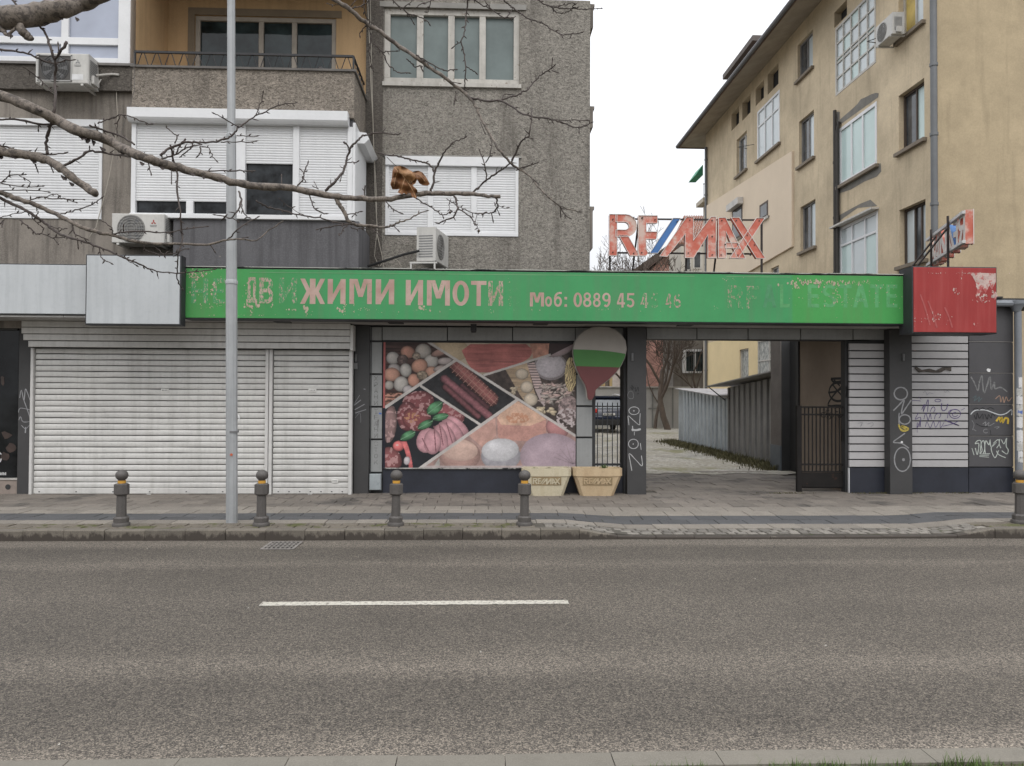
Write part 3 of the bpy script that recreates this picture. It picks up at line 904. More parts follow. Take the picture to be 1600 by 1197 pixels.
flake_m = pm('exposed_backing', (.42,.35,.26), .8, .2, 20)
def letter_mat(nm, fade):
    m, t, b = nodes(nm)
    n1 = noise_n(t, (30,30,14), 6, .75); n2 = noise_n(t, 3, 4, .6)
    c = mixc(t, ramp(t, n2, .35, .65), (.36,.225,.185), (.46,.33,.28))
    c = mixc(t, ramp(t, n1, .56-.0, .72), c, (.28,.20,.13))
    th = .74-fade*.50
    c = mixc(t, ramp(t, n1, th-.03, th+.03), c, (.052,.26,.092))
    t.links.new(c, b.inputs['Base Color']); b.inputs['Roughness'].default_value = .7
    return m
ghost_m = pm('ghost_letter_green', (.085,.315,.115), .6, .25, 9, patch=.56, patchcol=(.052,.275,.075), patchscale=12)
ghost2_m = pm('ghost_letter_teal', (.060,.245,.105), .6, .2, 9)
LM = [letter_mat('faded_letter_%d' % i, f_) for i, f_ in enumerate((0,.25,.45,.6,.75))]
def lm(f_): return LM[0] if f_ < .12 else LM[1] if f_ < .35 else LM[2] if f_ < .5 else LM[3] if f_ < .68 else LM[4]

canopy = thing('canopy', 'flat felt-roofed canopy slab over the shop fronts and driveway, carrying the sign boxes', 'canopy', (1, 13.4, 3.0))
cx0, cx1 = -16, PX(1420, YS, 460)
m_ = MB(); m_.box(cx0, cx1+.9, YS+.32, 14.18, ZS0+.05, ZS1-.10)
m_.box(XC+.02, cx1+.9, 14.181, 14.5, ZS0+.05, ZS1-.12)
m_.build('roof_slab', lead, canopy)
# soffit panels
sx = -9.0; k = 0
while sx < cx1+.8:
    m_ = MB(); m_.box(sx+.004, min(sx+1.196, cx1+.9), YS+.04, 13.36, ZS0+.012, ZS0+.048); m_.build('soffit_panel', soffit_m, canopy); sx += 1.2
# recessed triangular lamps under the soffit
for (px_, wd) in ((440,22),(618,20),(845,20),(1072,22)):
    c_ = PX(px_, 12.8, 505); m_ = MB(); m_.box(c_-.12, c_+.12, 12.75, 13.0, ZS0-.003, ZS0+.013); m_.build('soffit_lamp', dkmetal, canopy)
c_ = aty(740, 510, 13.1); m_ = MB(); m_.box(c_.x-.05, c_.x+.05, 13.0, 13.12, ZS0-.10, ZS0+.011); m_.lathe(c_.x, 13.06, [(.035,ZS0-.13),(.05,ZS0-.101)], 10)
o = m_.build('floodlight', dkmetal); tag(o, 'small black spotlight hanging under the canopy above the food poster', 'lamp')

def signbox(name, label, x0, x1, yf, z0, z1, mface, depth=.34, lip=.018):
    t_ = thing(name, label, 'sign', ((x0+x1)/2, yf+depth/2, z0))
    m_ = MB(); m_.bbox(x0, x1, yf+.012, yf+depth, z0, z1, .006); m_.build('housing', dkmetal, t_)
    m_ = MB(); m_.bbox(x0+lip, x1-lip, yf, yf+.011, z0+lip, z1-lip, .004); m_.build('face', mface, t_)
    return t_
gx0, gx1 = PX(288, YS, 460), cx1
green = signbox('sign_board', 'long green sign board with faded pink Cyrillic letters and a phone number', gx0, gx1, YS, ZS0, ZS1, green_m)
m_ = MB()
xx = gx0
while xx < gx1-.02:
    L_ = min(rnd.uniform(.7,1.6), gx1-xx); zz = ZS1+rnd.uniform(.002,.01)
    m_.box(xx, xx+L_-.01, YS-.012, YS+.2, zz, zz+.012); xx += L_
m_.build('top_flashing', pm('pale_flashing', (.42,.42,.38), .6, .4, 1.2, patch=.52, patchcol=(.03,.035,.03), patchscale=.8), green)
LET = [('Н',299,325,435,474,.6),('Е',333,351,435,474,.66),('Д',385,402,433,474,.40),('В',405,427,434,474,.45),('И',436,464,434,474,.52),('Ж',469,508,435.5,475,.1),('И',512,540,436,475,.05),
       ('М',546,581,436,475,.3),('И',587,616,436.5,475.5,.05),('И',634,661,437.5,477,.05),('М',667,703,438,477.5,.3),('О',707,733,438.5,478,.05),('Т',736,760,439,478,.08),('И',763,786,439,478,.36),
       ('Н',794,812,440,478,.78),
       ('М',828,850,457,479,.15),('о',851.5,862.5,463,479.3,.2),('б',865.5,878,455.5,479.5,.15),(':',882,886,464,479.5,.1),
       ('0',896,909.5,457,480,.05),('8',911,924,457,480,.1),('8',926.5,938.5,457.5,480,.1),('9',941,954,457.5,480,.12),('4',964,976.5,458,480.5,.2),('5',979,991.5,458,480.5,.28),
       ('4',1001,1013,458,481,.38),('5',1017,1029,458,481,.5),('4',1040,1050,459,481,.45),('6',1053,1064,459,481,.42),
       ('R',1137,1161,446,482,.5),('F',1166,1185,447,482,.52)]
def bar_(x0,y0,x1,y1,w): return ('p', [(x0,y0),(x0+w,y0),(x1+w,y1),(x1,y1)])      # slanted bar, level ends, y down
def ring_(cx,cy,rx,ry,tx,ty,a0=0.0,a1=2*math.pi): return ('r', (cx,cy,rx,ry,tx,ty,a0,a1))
def hb(x0,x1,y,h): return ('p', [(x0,y),(x1,y),(x1,y+h),(x0,y+h)])
SW = .29
GL = {
 'Н': [bar_(0,0,0,1,SW),bar_(1-SW,0,1-SW,1,SW),hb(SW,1-SW,.42,.16)],
 'Е': [bar_(0,0,0,1,.32),hb(.32,1,0,.16),hb(.32,.92,.42,.16),hb(.32,1,.84,.16)],
 'Д': [bar_(.14,0,.10,.84,.26),bar_(.62,0,.62,.84,.26),hb(.40,.62,0,.16),hb(0,1,.84,.14),hb(0,.16,.98,.14),hb(.84,1,.98,.14)],
 'В': [bar_(0,0,0,1,.30),hb(.30,.62,0,.15),hb(.30,.62,.42,.15),hb(.30,.62,.85,.15),ring_(.60,.25,.36,.25,.28,.15,-1.57,1.57),ring_(.62,.71,.38,.29,.28,.15,-1.57,1.57)],
 'И': [bar_(0,0,0,1,SW),bar_(1-SW,0,1-SW,1,SW),bar_(1-SW,.06,SW-.24,.94,.24)],
 'Ж': [bar_(.385,0,.385,1,.23),bar_(.0,0,.25,.50,.19),bar_(.25,.50,0,1,.19),bar_(.81,0,.56,.50,.19),bar_(.56,.50,.81,1,.19)],
 'М': [bar_(0,0,0,1,.21),bar_(.79,0,.79,1,.21),bar_(.16,0,.40,.72,.20),bar_(.64,0,.40,.72,.20)],
 'О': [ring_(.5,.5,.5,.5,.27,.15)],
 'Т': [hb(0,1,0,.16),bar_(.36,.16,.36,1,.28)],
 'о': [ring_(.5,.5,.5,.5,.28,.22)],
 'б': [ring_(.5,.66,.5,.34,.26,.15),ring_(.62,.50,.62,.46,.25,.14,3.1,4.6),hb(.58,.98,.03,.13)],
 ':': [hb(0,1,0,.26),hb(0,1,.74,.26)],
 '0': [ring_(.5,.5,.5,.5,.29,.15)],
 '8': [ring_(.5,.26,.44,.26,.24,.13),ring_(.5,.71,.5,.29,.26,.14)],
 '9': [ring_(.5,.31,.5,.31,.26,.14),ring_(.5,.5,.5,.5,.27,.15,-.5,2.2)],
 '6': [ring_(.5,.69,.5,.31,.26,.14),ring_(.5,.5,.5,.5,.27,.15,2.64,5.4)],
 '4': [bar_(.56,0,.56,1,.26),bar_(.42,0,0,.66,.22),hb(0,1,.64,.15)],
 '5': [hb(.08,.95,0,.15),bar_(.08,.13,.06,.5,.22),ring_(.46,.68,.52,.32,.27,.14,-2.0,2.6)],
 'R': [bar_(0,0,0,1,.28),hb(.28,.6,0,.14),hb(.28,.6,.45,.14),ring_(.58,.295,.38,.295,.27,.14,-1.57,1.57),bar_(.46,.57,.72,1,.28)],
 'E': [bar_(0,0,0,1,.32),hb(.32,1,0,.16),hb(.32,.92,.42,.16),hb(.32,1,.84,.16)],
 'A': [bar_(.36,0,0,1,.26),bar_(.38,0,.74,1,.26),hb(.25,.75,.60,.15)],
 'L': [bar_(0,0,0,1,.32),hb(.32,1,.84,.16)],
 'T': [hb(0,1,0,.16),bar_(.36,.16,.36,1,.28)],
 'S': [ring_(.5,.27,.5,.27,.28,.14,1.57,5.9),ring_(.5,.73,.5,.27,.28,.14,-1.57,2.75)],
 'F': [bar_(0,0,0,1,.30),hb(.30,1,0,.15),hb(.30,.88,.44,.15)],
}
def glyph(ch, x0, x1, z0, z1, y, mat_, parent):
    m_ = MB(); k_ = 0
    W_, H_ = x1-x0, z1-z0
    P_ = lambda u, v, d: (x0+u*W_, y-d, z1-v*H_)
    for kind, g_ in GL[ch]:
        d = .00025*k_; k_ += 1
        if kind == 'p': m_.add([P_(u,v,d) for u, v in g_][::-1], [(0,1,2,3)])
        else:
            cx,cy,rx_,ry_,tx,ty,a0,a1 = g_; n_ = 22
            b0_ = len(m_.v)
            for i in range(n_+1):
                a_ = a0+(a1-a0)*i/n_
                m_.v += [P_(cx+rx_*math.cos(a_),cy+ry_*math.sin(a_),d),P_(cx+(rx_-tx)*math.cos(a_),cy+(ry_-ty)*math.sin(a_),d)]
            for i in range(n_): m_.f.append((b0_+2*i,b0_+2*i+1,b0_+2*i+3,b0_+2*i+2)); m_.m.append(0)
    return m_.build('letter', mat_, parent)
for (ch, a, b_, c0, c1, fd) in LET:
    x0, x1, z0, z1 = rect(a, b_, c0, c1, YS-.001)
    glyph(ch, x0, x1, z0, z1, YS-.0012, lm(fd), green)
for (ch, a, b_, mt_) in (('A',1192,1213,ghost2_m),('L',1219,1234,ghost_m),('E',1262,1280,ghost_m),('S',1285,1307,ghost_m),('T',1311,1331,ghost_m),('A',1333,1357,ghost_m),('T',1360,1380,ghost_m),('E',1385,1402,ghost_m)):
    x0, x1, z0, z1 = rect(a, b_, 444.5, 480.5, YS-.001)
    glyph(ch, x0, x1, z0, z1, YS-.0008, mt_, green)
# paint flakes torn off round the letters
fl = MB()
def flakes(clusters, Y, out):
    for (cx_, cy_, sx_, sy_, n_, s_) in clusters:
        for _ in range(n_):
            px_, py_ = cx_+rnd.gauss(0, sx_), cy_+rnd.gauss(0, sy_); r_ = s_*rnd.uniform(.3,1.2)
            blob(out, px_, py_, r_, r_*rnd.uniform(.5,2.2), Y, 7)
fl_ = None
flakes([(1300,470,26,6,26,.7),(1350,466,20,8,20,.6),(303,430,5,5,26,1.3),(315,427,10,3,24,1.2),(300,445,6,12,22,.9),(330,478,10,3,18,.8),(322,470,16,8,14,.6),(390,478,4,4,10,2.2),(386,455,3,12,14,1.2),(398,480,3,2,5,2.6),(425,478,1,6,8,1.1),(450,484,4,1,4,1.6),(462,470,1,10,9,.9),
         (477,481,3,3,8,1.8),(532,484,3,2,5,2),(538,480,2,3,5,1.5),(554,481,1,3,5,1.2),(574,483,5,2,6,.8),(661,483,4,2,7,2.4),(672,485,1,2,3,1.2),(796,465,1.5,12,10,.7),(1118,482,3,2,4,.7),(925,484,20,2,8,.5),
         (1262,441,16,2.5,60,1.5),(1300,442,18,2.5,50,1.2),(1345,443,24,2.5,34,.9),(1242,448,3,3,16,1.5),(1270,460,22,8,18,.7),(1306,462,4,10,16,1.0),(1375,450,14,8,16,.8),(1395,466,8,8,8,.8),(1145,437,12,2,10,.7),(700,486,160,1.5,40,.7),(400,492,80,1,30,.8),(345,440,2,14,20,.7),(333,450,2,8,12,1.5)], YS, fl)
fl.build('flaked_paint', flake_m, green)['kind'] = 'stuff'
m_ = MB()
for (a, b_) in ((390,470),(470,700),(700,1085),(1135,1235)):
    stroke(m_, [(a,425.5+(a-400)*.009),(b_,425.5+(b_-400)*.009)], .8, YS, False)
m_.build('old_tape_line', pm('tape_line', (.16,.34,.16), .7), green)

white_box_m = pm('dirty_white_panel', (.46,.48,.49), .6, .08, .8, streak=.42, streakcol=(.34,.36,.37), dirt=.15)
wx = rect(133, 282.5, 398, 508, 12.2)
s2 = signbox('sign_box', 'blank white box sign, taller, between the white strip and the green board', wx[0], wx[1]-.0, 12.2, wx[2], wx[3], white_box_m, .198, .02)
wl2 = rect(-80, 132, 412, 492, 12.4)
s3 = signbox('sign_board', 'blank white sign strip at the far left, lower than the box beside it', -10.5, wx[0]-.01, 12.4, PZ(60,492,12.4), PZ(60,412,12.4), white_box_m, .36)
rx = rect(1421, 1558.5, 416.5, 521, 12.12)
red_m = pm('faded_red_panel', (.30,.036,.034), .55, .12, 1.2, streak=.3, streakcol=(.40,.10,.09), spec=.3)
red = signbox('sign_box', 'blank faded red box sign at the right end, scraped white in one corner', PX(1426,12.12,468), rx[1], 12.12, rx[2], rx[3], red_m, .40)
scr = MB()
YR2 = 12.119
P_ = [(1513,426),(1556,427),(1556,440),(1550,452),(1546,446),(1540,458),(1535,450),(1530,462),(1524,464),(1527,452),(1524,440),(1519,431)]
SCR_m = None
m0 = pm('scraped_white', (.50,.38,.34), .7, .3, 9, patch=.50, patchcol=(.40,.09,.085), patchscale=13)
v = [tuple(aty(p[0], p[1], YR2-.001)) for p in P_][::-1]
# fan from the corner so that the outline stays right
scr.add(v, [tuple(range(len(v)))])
flakes([(1530,462,5,7,26,1.4),(1540,468,6,5,16,1.4),(1554,463,2,6,18,2.2),(1491,452,2,3,5,1.6),(1499,456,3,2,4,1),(1503,430,1,8,10,.6),(1442,500,6,4,8,.9),(1462,498,4,4,14,1.2),(1482,500,3,4,6,.8),(1528,508,4,2,5,1.2),(1430,500,1,20,10,.5),(1500,427,60,.6,30,.7)], YR2, scr)
scr.build('scraped_paint', m0, red)['kind'] = 'stuff'
for (a, b_) in (((1438,460),(1453,508)),((1450,470),(1464,512)),((1476,480),(1488,512))):
    m_ = MB(); stroke(m_, [a, ((a[0]+b_[0])/2+1,(a[1]+b_[1])/2), b_], 2.5, YR2); m_.build('brushed_streak', pm('brushed_streak', (.36,.075,.07), .6, .2, 20), red)

# ------------------------------------------------------------------ shop front (Y = 13.4)
YF = 13.40
shop = thing('shop_front', 'dark tiled shop front under the canopy with two closed shutters and a food poster', 'shop', (-3, YF, .13))
ZF = .12
ztile = PZ(800, 512, YF); zt_b = PZ(800, 532, YF)
# backing wall
m_ = MB(); m_.box(-9.5, XC+.0, YF+.04, YM-.02, ZF, ZS0+.05); m_.build('wall', pill_dk, shop)
m_ = MB(); m_.box(XC+.001, PX(975,YF,520), YF+.04, YF+.24, zt_b-.0, ZS0+.05); m_.build('beam', pill_dk, shop)
def tile(parent, x0, x1, y0, y1, Y=YF, mat_=None, g_=.7, name='tile', proud=.03):
    a = rect(x0+g_, x1-g_, y0+g_, y1-g_, Y)
    m_ = MB(); m_.bbox(a[0], a[1], Y, Y+proud+.012, a[2], a[3], .004); return m_.build(name, mat_ or fasc_m, parent)
for (a, b_) in ((577,597),(597,699),(699,801),(801,899),(899,976)): tile(shop, a, b_, 510.5+(a-577)*.004, 532.5+(a-577)*.003)
for (a, b_) in ((534,584),(585.5,635),(636.5,686),(687.5,738)): tile(shop, 577, 597.5, a, b_)
for (a, b_) in ((535,584),(585,634),(635.5,683),(684.5,733)): tile(shop, 900, 926, a, b_)
WORDS = (('Х','Р','А','Н','И'),('Т','Е','Л','Н','И'),('С','Т','О','К','И'))
eng_m = pm('worn_grey_letter', (.14,.14,.14), .8, .3, 20, patch=.5, patchcol=(.25,.25,.245), patchscale=16)
for wi, wd_ in enumerate(WORDS):
    for li, ch in enumerate(wd_):
        y0 = (588, 639, 690)[wi]+li*9.6
        if wi == 2 and li == 4: continue
        a = rect(584.5, 590.5, y0, y0+6.8, YF-.001); text_obj(ch, a[0], a[1], a[2], a[3], YF-.0012, eng_m, shop, 'letter', bold=-.005)
a = rect(577,595,741,766,YF-.1); m_ = MB(); m_.bbox(a[0],a[1],YF-.10,YF+.02,a[2],a[3],.01); m_.build('meter_box', pm('meter_grey', (.30,.33,.34), .5, .15, 5, dirt=.5), shop)
m_ = MB(); a = rect(598, 976, 733, 769, YF); m_.bbox(a[0], PX(976,YF,750), YF+.01, YF+.06, ZF, a[3], .004); m_.build('plinth', plinth_m, shop)
m_ = MB(); m_.box(PX(600,YF,732), PX(822,YF,732), YF-.035, YF+.03, PZ(700,732.5,YF), PZ(700,730.6,YF)); m_.build('ledge', pm('scratched_ledge', (.33,.32,.30), .6, .5, 8, patch=.5, patchcol=(.03,.03,.03), patchscale=5), shop)
m_ = MB(); m_.box(PX(578,YF,750),PX(579.2,YF,750),YF-.02,YF+.03,ZF,PZ(578,512,YF)); m_.build('edge_trim', dkmetal, shop)
def pillar(x0, x1, Y, top=ZS0, label=None, parent=shop, mat_=pill_m):
    a = PX(x0,Y,640), PX(x1,Y,640); m_ = MB(); m_.bbox(a[0],a[1],Y,Y+.36,ZF,top,.006); return m_.build('pillar', mat_, parent)
p1 = pillar(28, 49, 13.3); p2 = pillar(553, 577, 13.36); p3 = pillar(980, 1010, 13.2)
m_ = MB(); m_.box(PX(974.5,13.34,640), PX(980,13.34,640), 13.34, 13.7, ZF, ZS0); m_.build('pillar_recess', pill_dk, shop)
# keypad and small lamps on pillars
kp = pm('grey_plastic', (.13,.13,.13), .5)
for (a0,a1,b0,b1,Y_) in ((555,558,553,565,13.36),(553,559,567,577,13.36),(986,989.5,552,564,13.2)):
    a = rect(a0,a1,b0,b1,Y_); m_ = MB(); m_.bbox(a[0],a[1],Y_-.03,Y_,a[2],a[3],.004); m_.build('keypad', kp, shop)
# dark shop window at the left edge, with dim posters
a = rect(-60, 27, 505, 748, 13.36)
m_ = MB(); m_.box(-9.4, a[1], 13.38, 13.43, a[2], ZS0); m_.build('window', glass('very_dark_shop_glass', (.012,.013,.014), .04, .6, .6, 2), shop)
m_ = MB(); z_ = PZ(10,516,13.34); m_.box(-9.4, a[1], 13.33, 13.379, z_, z_+.03); m_.build('window_bar', pm('grey_alu', (.12,.12,.12), .5, metal=.3), shop)
b1 = rect(-60, 27.5, 750, 770, 13.32); m_ = MB(); m_.bbox(-9.4, b1[1], 13.32, 13.43, ZF, b1[3]); m_.build('low_wall', pm('beige_low_wall', (.26,.215,.185), .85, .15, 4, dirt=.4), shop)
m_ = MB(); m_.box(-9.4, b1[1], 13.305, 13.379, b1[3]+.002, b1[3]+.03); m_.build('low_wall_sill', pm('pale_sill',(.42,.40,.37),.7), shop)
c_ = aty(12,761,13.31); m_ = MB(); m_.add([(c_.x+.045*math.cos(-6.283*i/14), 13.316, c_.z+.045*math.sin(-6.283*i/14)) for i in range(14)], [tuple(range(13,-1,-1))]); m_.build('vent', pill_dk, shop)
m_ = MB()
for (pp, w_) in ((((-2,706),(3,712),(0,722)),2),): stroke(m_, pp, w_, 13.378)
m_.build('window_print', pm('print_white', (.5,.5,.5), .6), shop)
a = rect(-6,9.5,738,742.5,13.376); text_obj('нии', a[0],a[1],a[2],a[3],13.3775,MATS['print_white'],shop,'lettering',bold=.04)
for (cx_,cy_,rx_,ry_) in ((4,594,4,9),(10,680,9,7),(18,700,9,8),(8,713,8,7)):
    m_ = MB(); blob(m_, cx_,cy_,rx_,ry_,13.378); m_.build('window_print', pm('dim_print', (.045,.028,.022), .5, .5, 8), shop)

# ------------------------------------------------------------------ roller shutters, slat by slat
slat_m = pm('ivory_shutter_slat', (.60,.59,.565), .5, .12, .7, streak=.30, streakcol=(.33,.32,.29), objvar=.05, dirt=.32, spec=.4)
rail_m = pm('ivory_shutter_rail', (.58,.57,.55), .5, .1, 2, dirt=.3)
YSH = 13.25
groove_m = pm('slat_groove_shade', (.055,.052,.048), .9, .3, 3)  # groove faces coloured dark for the overlap shadow between slats
def roller(x0, x1, label, posts):
    t_ = thing('roller_shutter', label, 'roller shutter', ((PX(x0,YSH)+PX(x1,YSH))/2, YSH, ZF))
    a0, a1 = PX(x0,YSH,650), PX(x1,YSH,650)
    zb_, zt_ = ZF+.015, PZ(300,545,YSH)
    n_ = 25; p_ = (zt_-zb_)/n_; L_ = a1-a0
    pr = [(.016,0),(.016,.055),(.001,.085),(-.006,.30),(-.008,.55),(-.006,.78),(.002,.90),(.012,.945),(.016,1.0)]
    mes = []
    for var_ in range(6):                      # slats that are each a little bowed and dented
        m_ = MB(); nX = 26; nP = len(pr)
        for i in range(nX+1):
            x = L_*i/nX
            w1_ = noise.noise(Vector((x*1.1, var_*3.7+x0, 1)))*.010; w2_ = noise.noise(Vector((x*1.6, var_*5.1+x0, 9)))*.006
            for k_, (dy,tz) in enumerate(pr): m_.v.append((x, dy+w1_*(1 if 1 < k_ < nP-1 else .2), tz*p_+(w2_ if k_ in (1,2) else w2_*.6 if k_ in (3,6,7) else 0)))
        for i in range(nX):
            for k_ in range(nP-1):
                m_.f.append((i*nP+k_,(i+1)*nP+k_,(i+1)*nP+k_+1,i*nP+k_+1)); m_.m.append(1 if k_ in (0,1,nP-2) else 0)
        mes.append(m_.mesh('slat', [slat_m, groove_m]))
    for i in range(1, n_):
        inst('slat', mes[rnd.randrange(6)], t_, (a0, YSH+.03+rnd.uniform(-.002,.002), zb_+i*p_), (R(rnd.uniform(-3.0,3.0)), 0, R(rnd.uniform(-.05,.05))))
    m_ = MB(); m_.bbox(a0, a1, YSH+.01, YSH+.04, zb_, zb_+p_, .008); bb = m_.build('bottom_bar', slat_m, t_)
    m_ = MB(); c_ = (a0+a1)/2+ (0 if x1-x0 < 200 else .0)
    m_.tube([(c_-.04,YSH-.005,zb_+.02),(c_-.03,YSH-.03,zb_-.0),(c_+.03,YSH-.03,zb_-.0),(c_+.04,YSH-.005,zb_+.02)], .006, 6); m_.build('handle', rail_m, t_)
    m_ = MB()
    for k_ in range(7): c0 = a0+.1+(a1-a0-.2)*k_/6; m_.box(c0-.012,c0+.012,YSH+.006,YSH+.011,zb_+.03,zb_+.045)
    m_.build('rivets', dkmetal, bb)
    for (p0,p1) in posts:
        m_ = MB(); m_.bbox(PX(p0,YSH),PX(p1,YSH),YSH-.03,YSH+.08,ZF,zt_-.003,.006); m_.build('guide_rail', rail_m, t_)
    # lock escutcheon and maker plate
    for (u, v_, w_, h_) in (((x0+x1)/2+(2 if x1-x0<200 else 23), 610, 12, 4.5), (x1-(22 if x1-x0 < 200 else 5), 752, 10, 5)):
        a = rect(u-w_/2,u+w_/2,v_-h_/2,v_+h_/2,YSH); m_ = MB(); m_.bbox(a[0],a[1],YSH+.008,YSH+.03,a[2],a[3],.003); m_.build('lock_plate', pm('pale_plate',(.66,.65,.62),.4,.1), t_)
        m_ = MB()
        for q in range(4): m_.box(a[0]+(a[1]-a[0])*(.16+.19*q), a[0]+(a[1]-a[0])*(.27+.19*q), YSH+.0055, YSH+.0078, a[2]*.55+a[3]*.45, a[2]*.3+a[3]*.7)
        m_.build('plate_print', dkmetal, t_)
    return t_
r1 = roller(53, 415, 'wide ivory roller shutter, closed, left of the narrow one', ((48.5,53),(415,420)))
r2 = roller(426.5, 545, 'narrow ivory roller shutter, closed, beside the dark pillar', ((421,426),(545.5,551)))
m_ = MB(); zb1, zb0 = PZ(300,503,13.05), PZ(300,544,13.05); a0, a1 = PX(33,13.05,525), PX(547,13.05,525)
m_.box(a0+.06,a1,13.135,13.36,zb0+.01,ZS0+.01)
bxo = thing('shutter_housing', 'slatted ivory housing box spanning above both closed roller shutters', 'shutter box', ((a0+a1)/2,13.2,zb0))
m_.build('core', dkmetal, bxo)
hh = (zb1-zb0)/4
for i in range(4):
    m_ = MB(); y_ = 13.05 if i else 13.09
    ins = .0 if i > 1 else (.03 if i == 1 else .09)
    m_.bbox(a0+ins,a1,y_,y_+.03,zb0+i*hh+.006,zb0+(i+1)*hh-.004,.008); m_.build('housing_slat', slat_m, bxo)
m_ = MB(); m_.bbox(a1+.002,a1+.05,13.05,13.3,zb0-.02,ZS0-.02); m_.build('end_cap', rail_m, bxo)

# ------------------------------------------------------------------ passage: fascia beam, kiosk, gate
kio = thing('kiosk', 'kiosk with pale horizontal panels, dark tiles and navy plinth right of the driveway', 'kiosk', (7.8, YF, .13))
KX0, KX1 = PX(1327,YF,650), PX(1584,YF,650)
m_ = MB(); m_.box(KX0, KX1, YF+.04, 15.45, ZF, ZS0+.0); m_.box(KX1-1.9, KX1, YF+.041, 15.4, ZS0+.001, PZ(1570,478,YF)); m_.build('body', pill_dk, kio)
m_ = MB(); m_.box(PX(1010,YF,520), KX0+.4, YF+.04, YF+.26, PZ(1150,531,YF), ZS0+.04); m_.build('beam', pill_dk, kio)
for (a, b_) in ((1010,1089),(1089,1169),(1169,1251),(1251,1333),(1333,1387)): tile(kio, a, b_, 512+(a-1010)*.005, 530.5+(a-1010)*.003)
pan_m = pm('pale_metal_panel', (.40,.39,.39), .5, .08, 1.5, dirt=.2, objvar=.04)
yt = 534.0
for i in range(16):
    y0 = 536.0+i*12.15
    a = rect(1327, 1387.5, y0+.9, y0+11.2, YF); m_ = MB(); m_.bbox(a[0],a[1],YF-.005,YF+.045,a[2],a[3],.004); m_.build('panel', pan_m, kio)
for i in range(17):
    y0 = 524.5+i*12.13
    a = rect(1424, 1512.5, y0+.9, y0+11.2, YF); m_ = MB(); m_.bbox(a[0],a[1],YF-.005,YF+.045,a[2],a[3],.004); m_.build('panel', pan_m, kio)
tile_dk = pm('charcoal_tile', (.070,.068,.072), .5, .12, 2, dirt=.2, objvar=.05)
for (a, b_) in ((478,534),(534.5,583),(583.5,632),(632.5,681),(682,730)): tile(kio, 1513.5, 1584, a, b_, mat_=tile_dk, name='dark_tile')
trim_m = pm('alu_trim', (.22,.21,.20), .5, metal=.3)
m_ = MB(); 
for y_ in (534,583,632,681.5): z_ = PZ(1550,y_,YF); m_.box(PX(1514,YF,y_),PX(1583.5,YF,y_),YF+.002,YF+.042,z_-.006,z_+.006)
m_.build('tile_trim', trim_m, kio)
for (a, b_) in ((1327,1388),(1424,1514),(1514,1584.5)):
    m_ = MB(); q = rect(a+.4,b_-.4,731,771,YF); m_.bbox(q[0],q[1],YF+.005,YF+.045,ZF,q[3],.004); m_.build('plinth', plinth_m, kio)
m_ = MB(); q = PX(1326.6,YF,750); m_.box(q-.006,q+.012,YF+.0,YF+.04,ZF,PZ(1330,731,YF)); m_.build('corner_trim', pm('white_trim',(.5,.5,.5),.6), kio)
kp3 = MB(); a = PX(1388.5,13.24,640), PX(1423.5,13.24,640); kp3.bbox(a[0],a[1],13.2,13.39,ZF+.01,ZS0,.006); p4 = kp3.build('pillar', pill_m, kio)
a = rect(1409.5,1412.5,553,564,13.2); m_ = MB(); m_.bbox(a[0],a[1],13.17,13.2,a[2],a[3],.004); m_.build('keypad', kp, kio)
# torn panel with dark scrap
m_ = MB()
q = [(1429,575),(1432,573),(1440,578),(1452,576),(1462,579),(1473,574),(1486,574),(1486,580),(1478,577),(1470,582),(1458,582),(1444,581),(1436,582)]
v = [tuple(aty(p[0],p[1],YF-.02)) for p in q]; v2 = [tuple(aty(p[0],p[1]+1.5,YF-.006)) for p in q]
m_.prism([(a_[0],a_[2]) for a_ in v], YF-.03, YF-.006)
m_.build('torn_strip', pm('torn_bitumen', (.075,.062,.052), .8, .5, 20, bump=.6), kio)
# alcove behind the gate: beige wall and dark door pillar
beige = pm('beige_passage_wall', (.32,.255,.20), .85, .12, 1.5, dirt=.15)
m_ = MB(); m_.box(KX0-.03, KX0-.001, 13.62, 15.44, ZF, ZS0+.02); al = m_.build('alcove_wall', beige, kio)
m_ = MB(); m_.box(KX0-.045, KX0-.0015, 13.46, 13.62, ZF, ZS0); m_.build('jamb', pill_dk, kio)
m_ = MB(); m_.box(PX(1221,17.5,600), 9.2, 17.5, 18.1, ZF, 3.6); m_.build('dark_pillar', pill_dk, kio)
m_ = MB(); m_.box(KX0-.06, KX0+.02, 15.451, 15.56, ZF, ZS0); m_.box(KX0+.6, 9.2, 15.46, 17.49, ZF, ZS0+.1); m_.build('wall_edge', pill_dk, kio)
ysd = 17.5; m_ = MB(); xx = PX(1221,17.5,600); m_.box(xx-.02, xx-.001, 17.5, 18.1, .7, 3.6); m_.build('pillar_side', pm('brown_grey_side',(.13,.115,.105),.8), kio)
m_ = MB(); m_.box(xx-.035, xx-.0015, 17.49, 18.1, ZF, .70); m_.build('side_plinth', pm('slate_side',(.10,.115,.13),.6), kio)
m_ = MB(); m_.box(KX0-1.5, KX0, 13.72, 15.5, ZS0+.001, ZS0+.045); m_.build('passage_ceiling', pill_dk, kio)

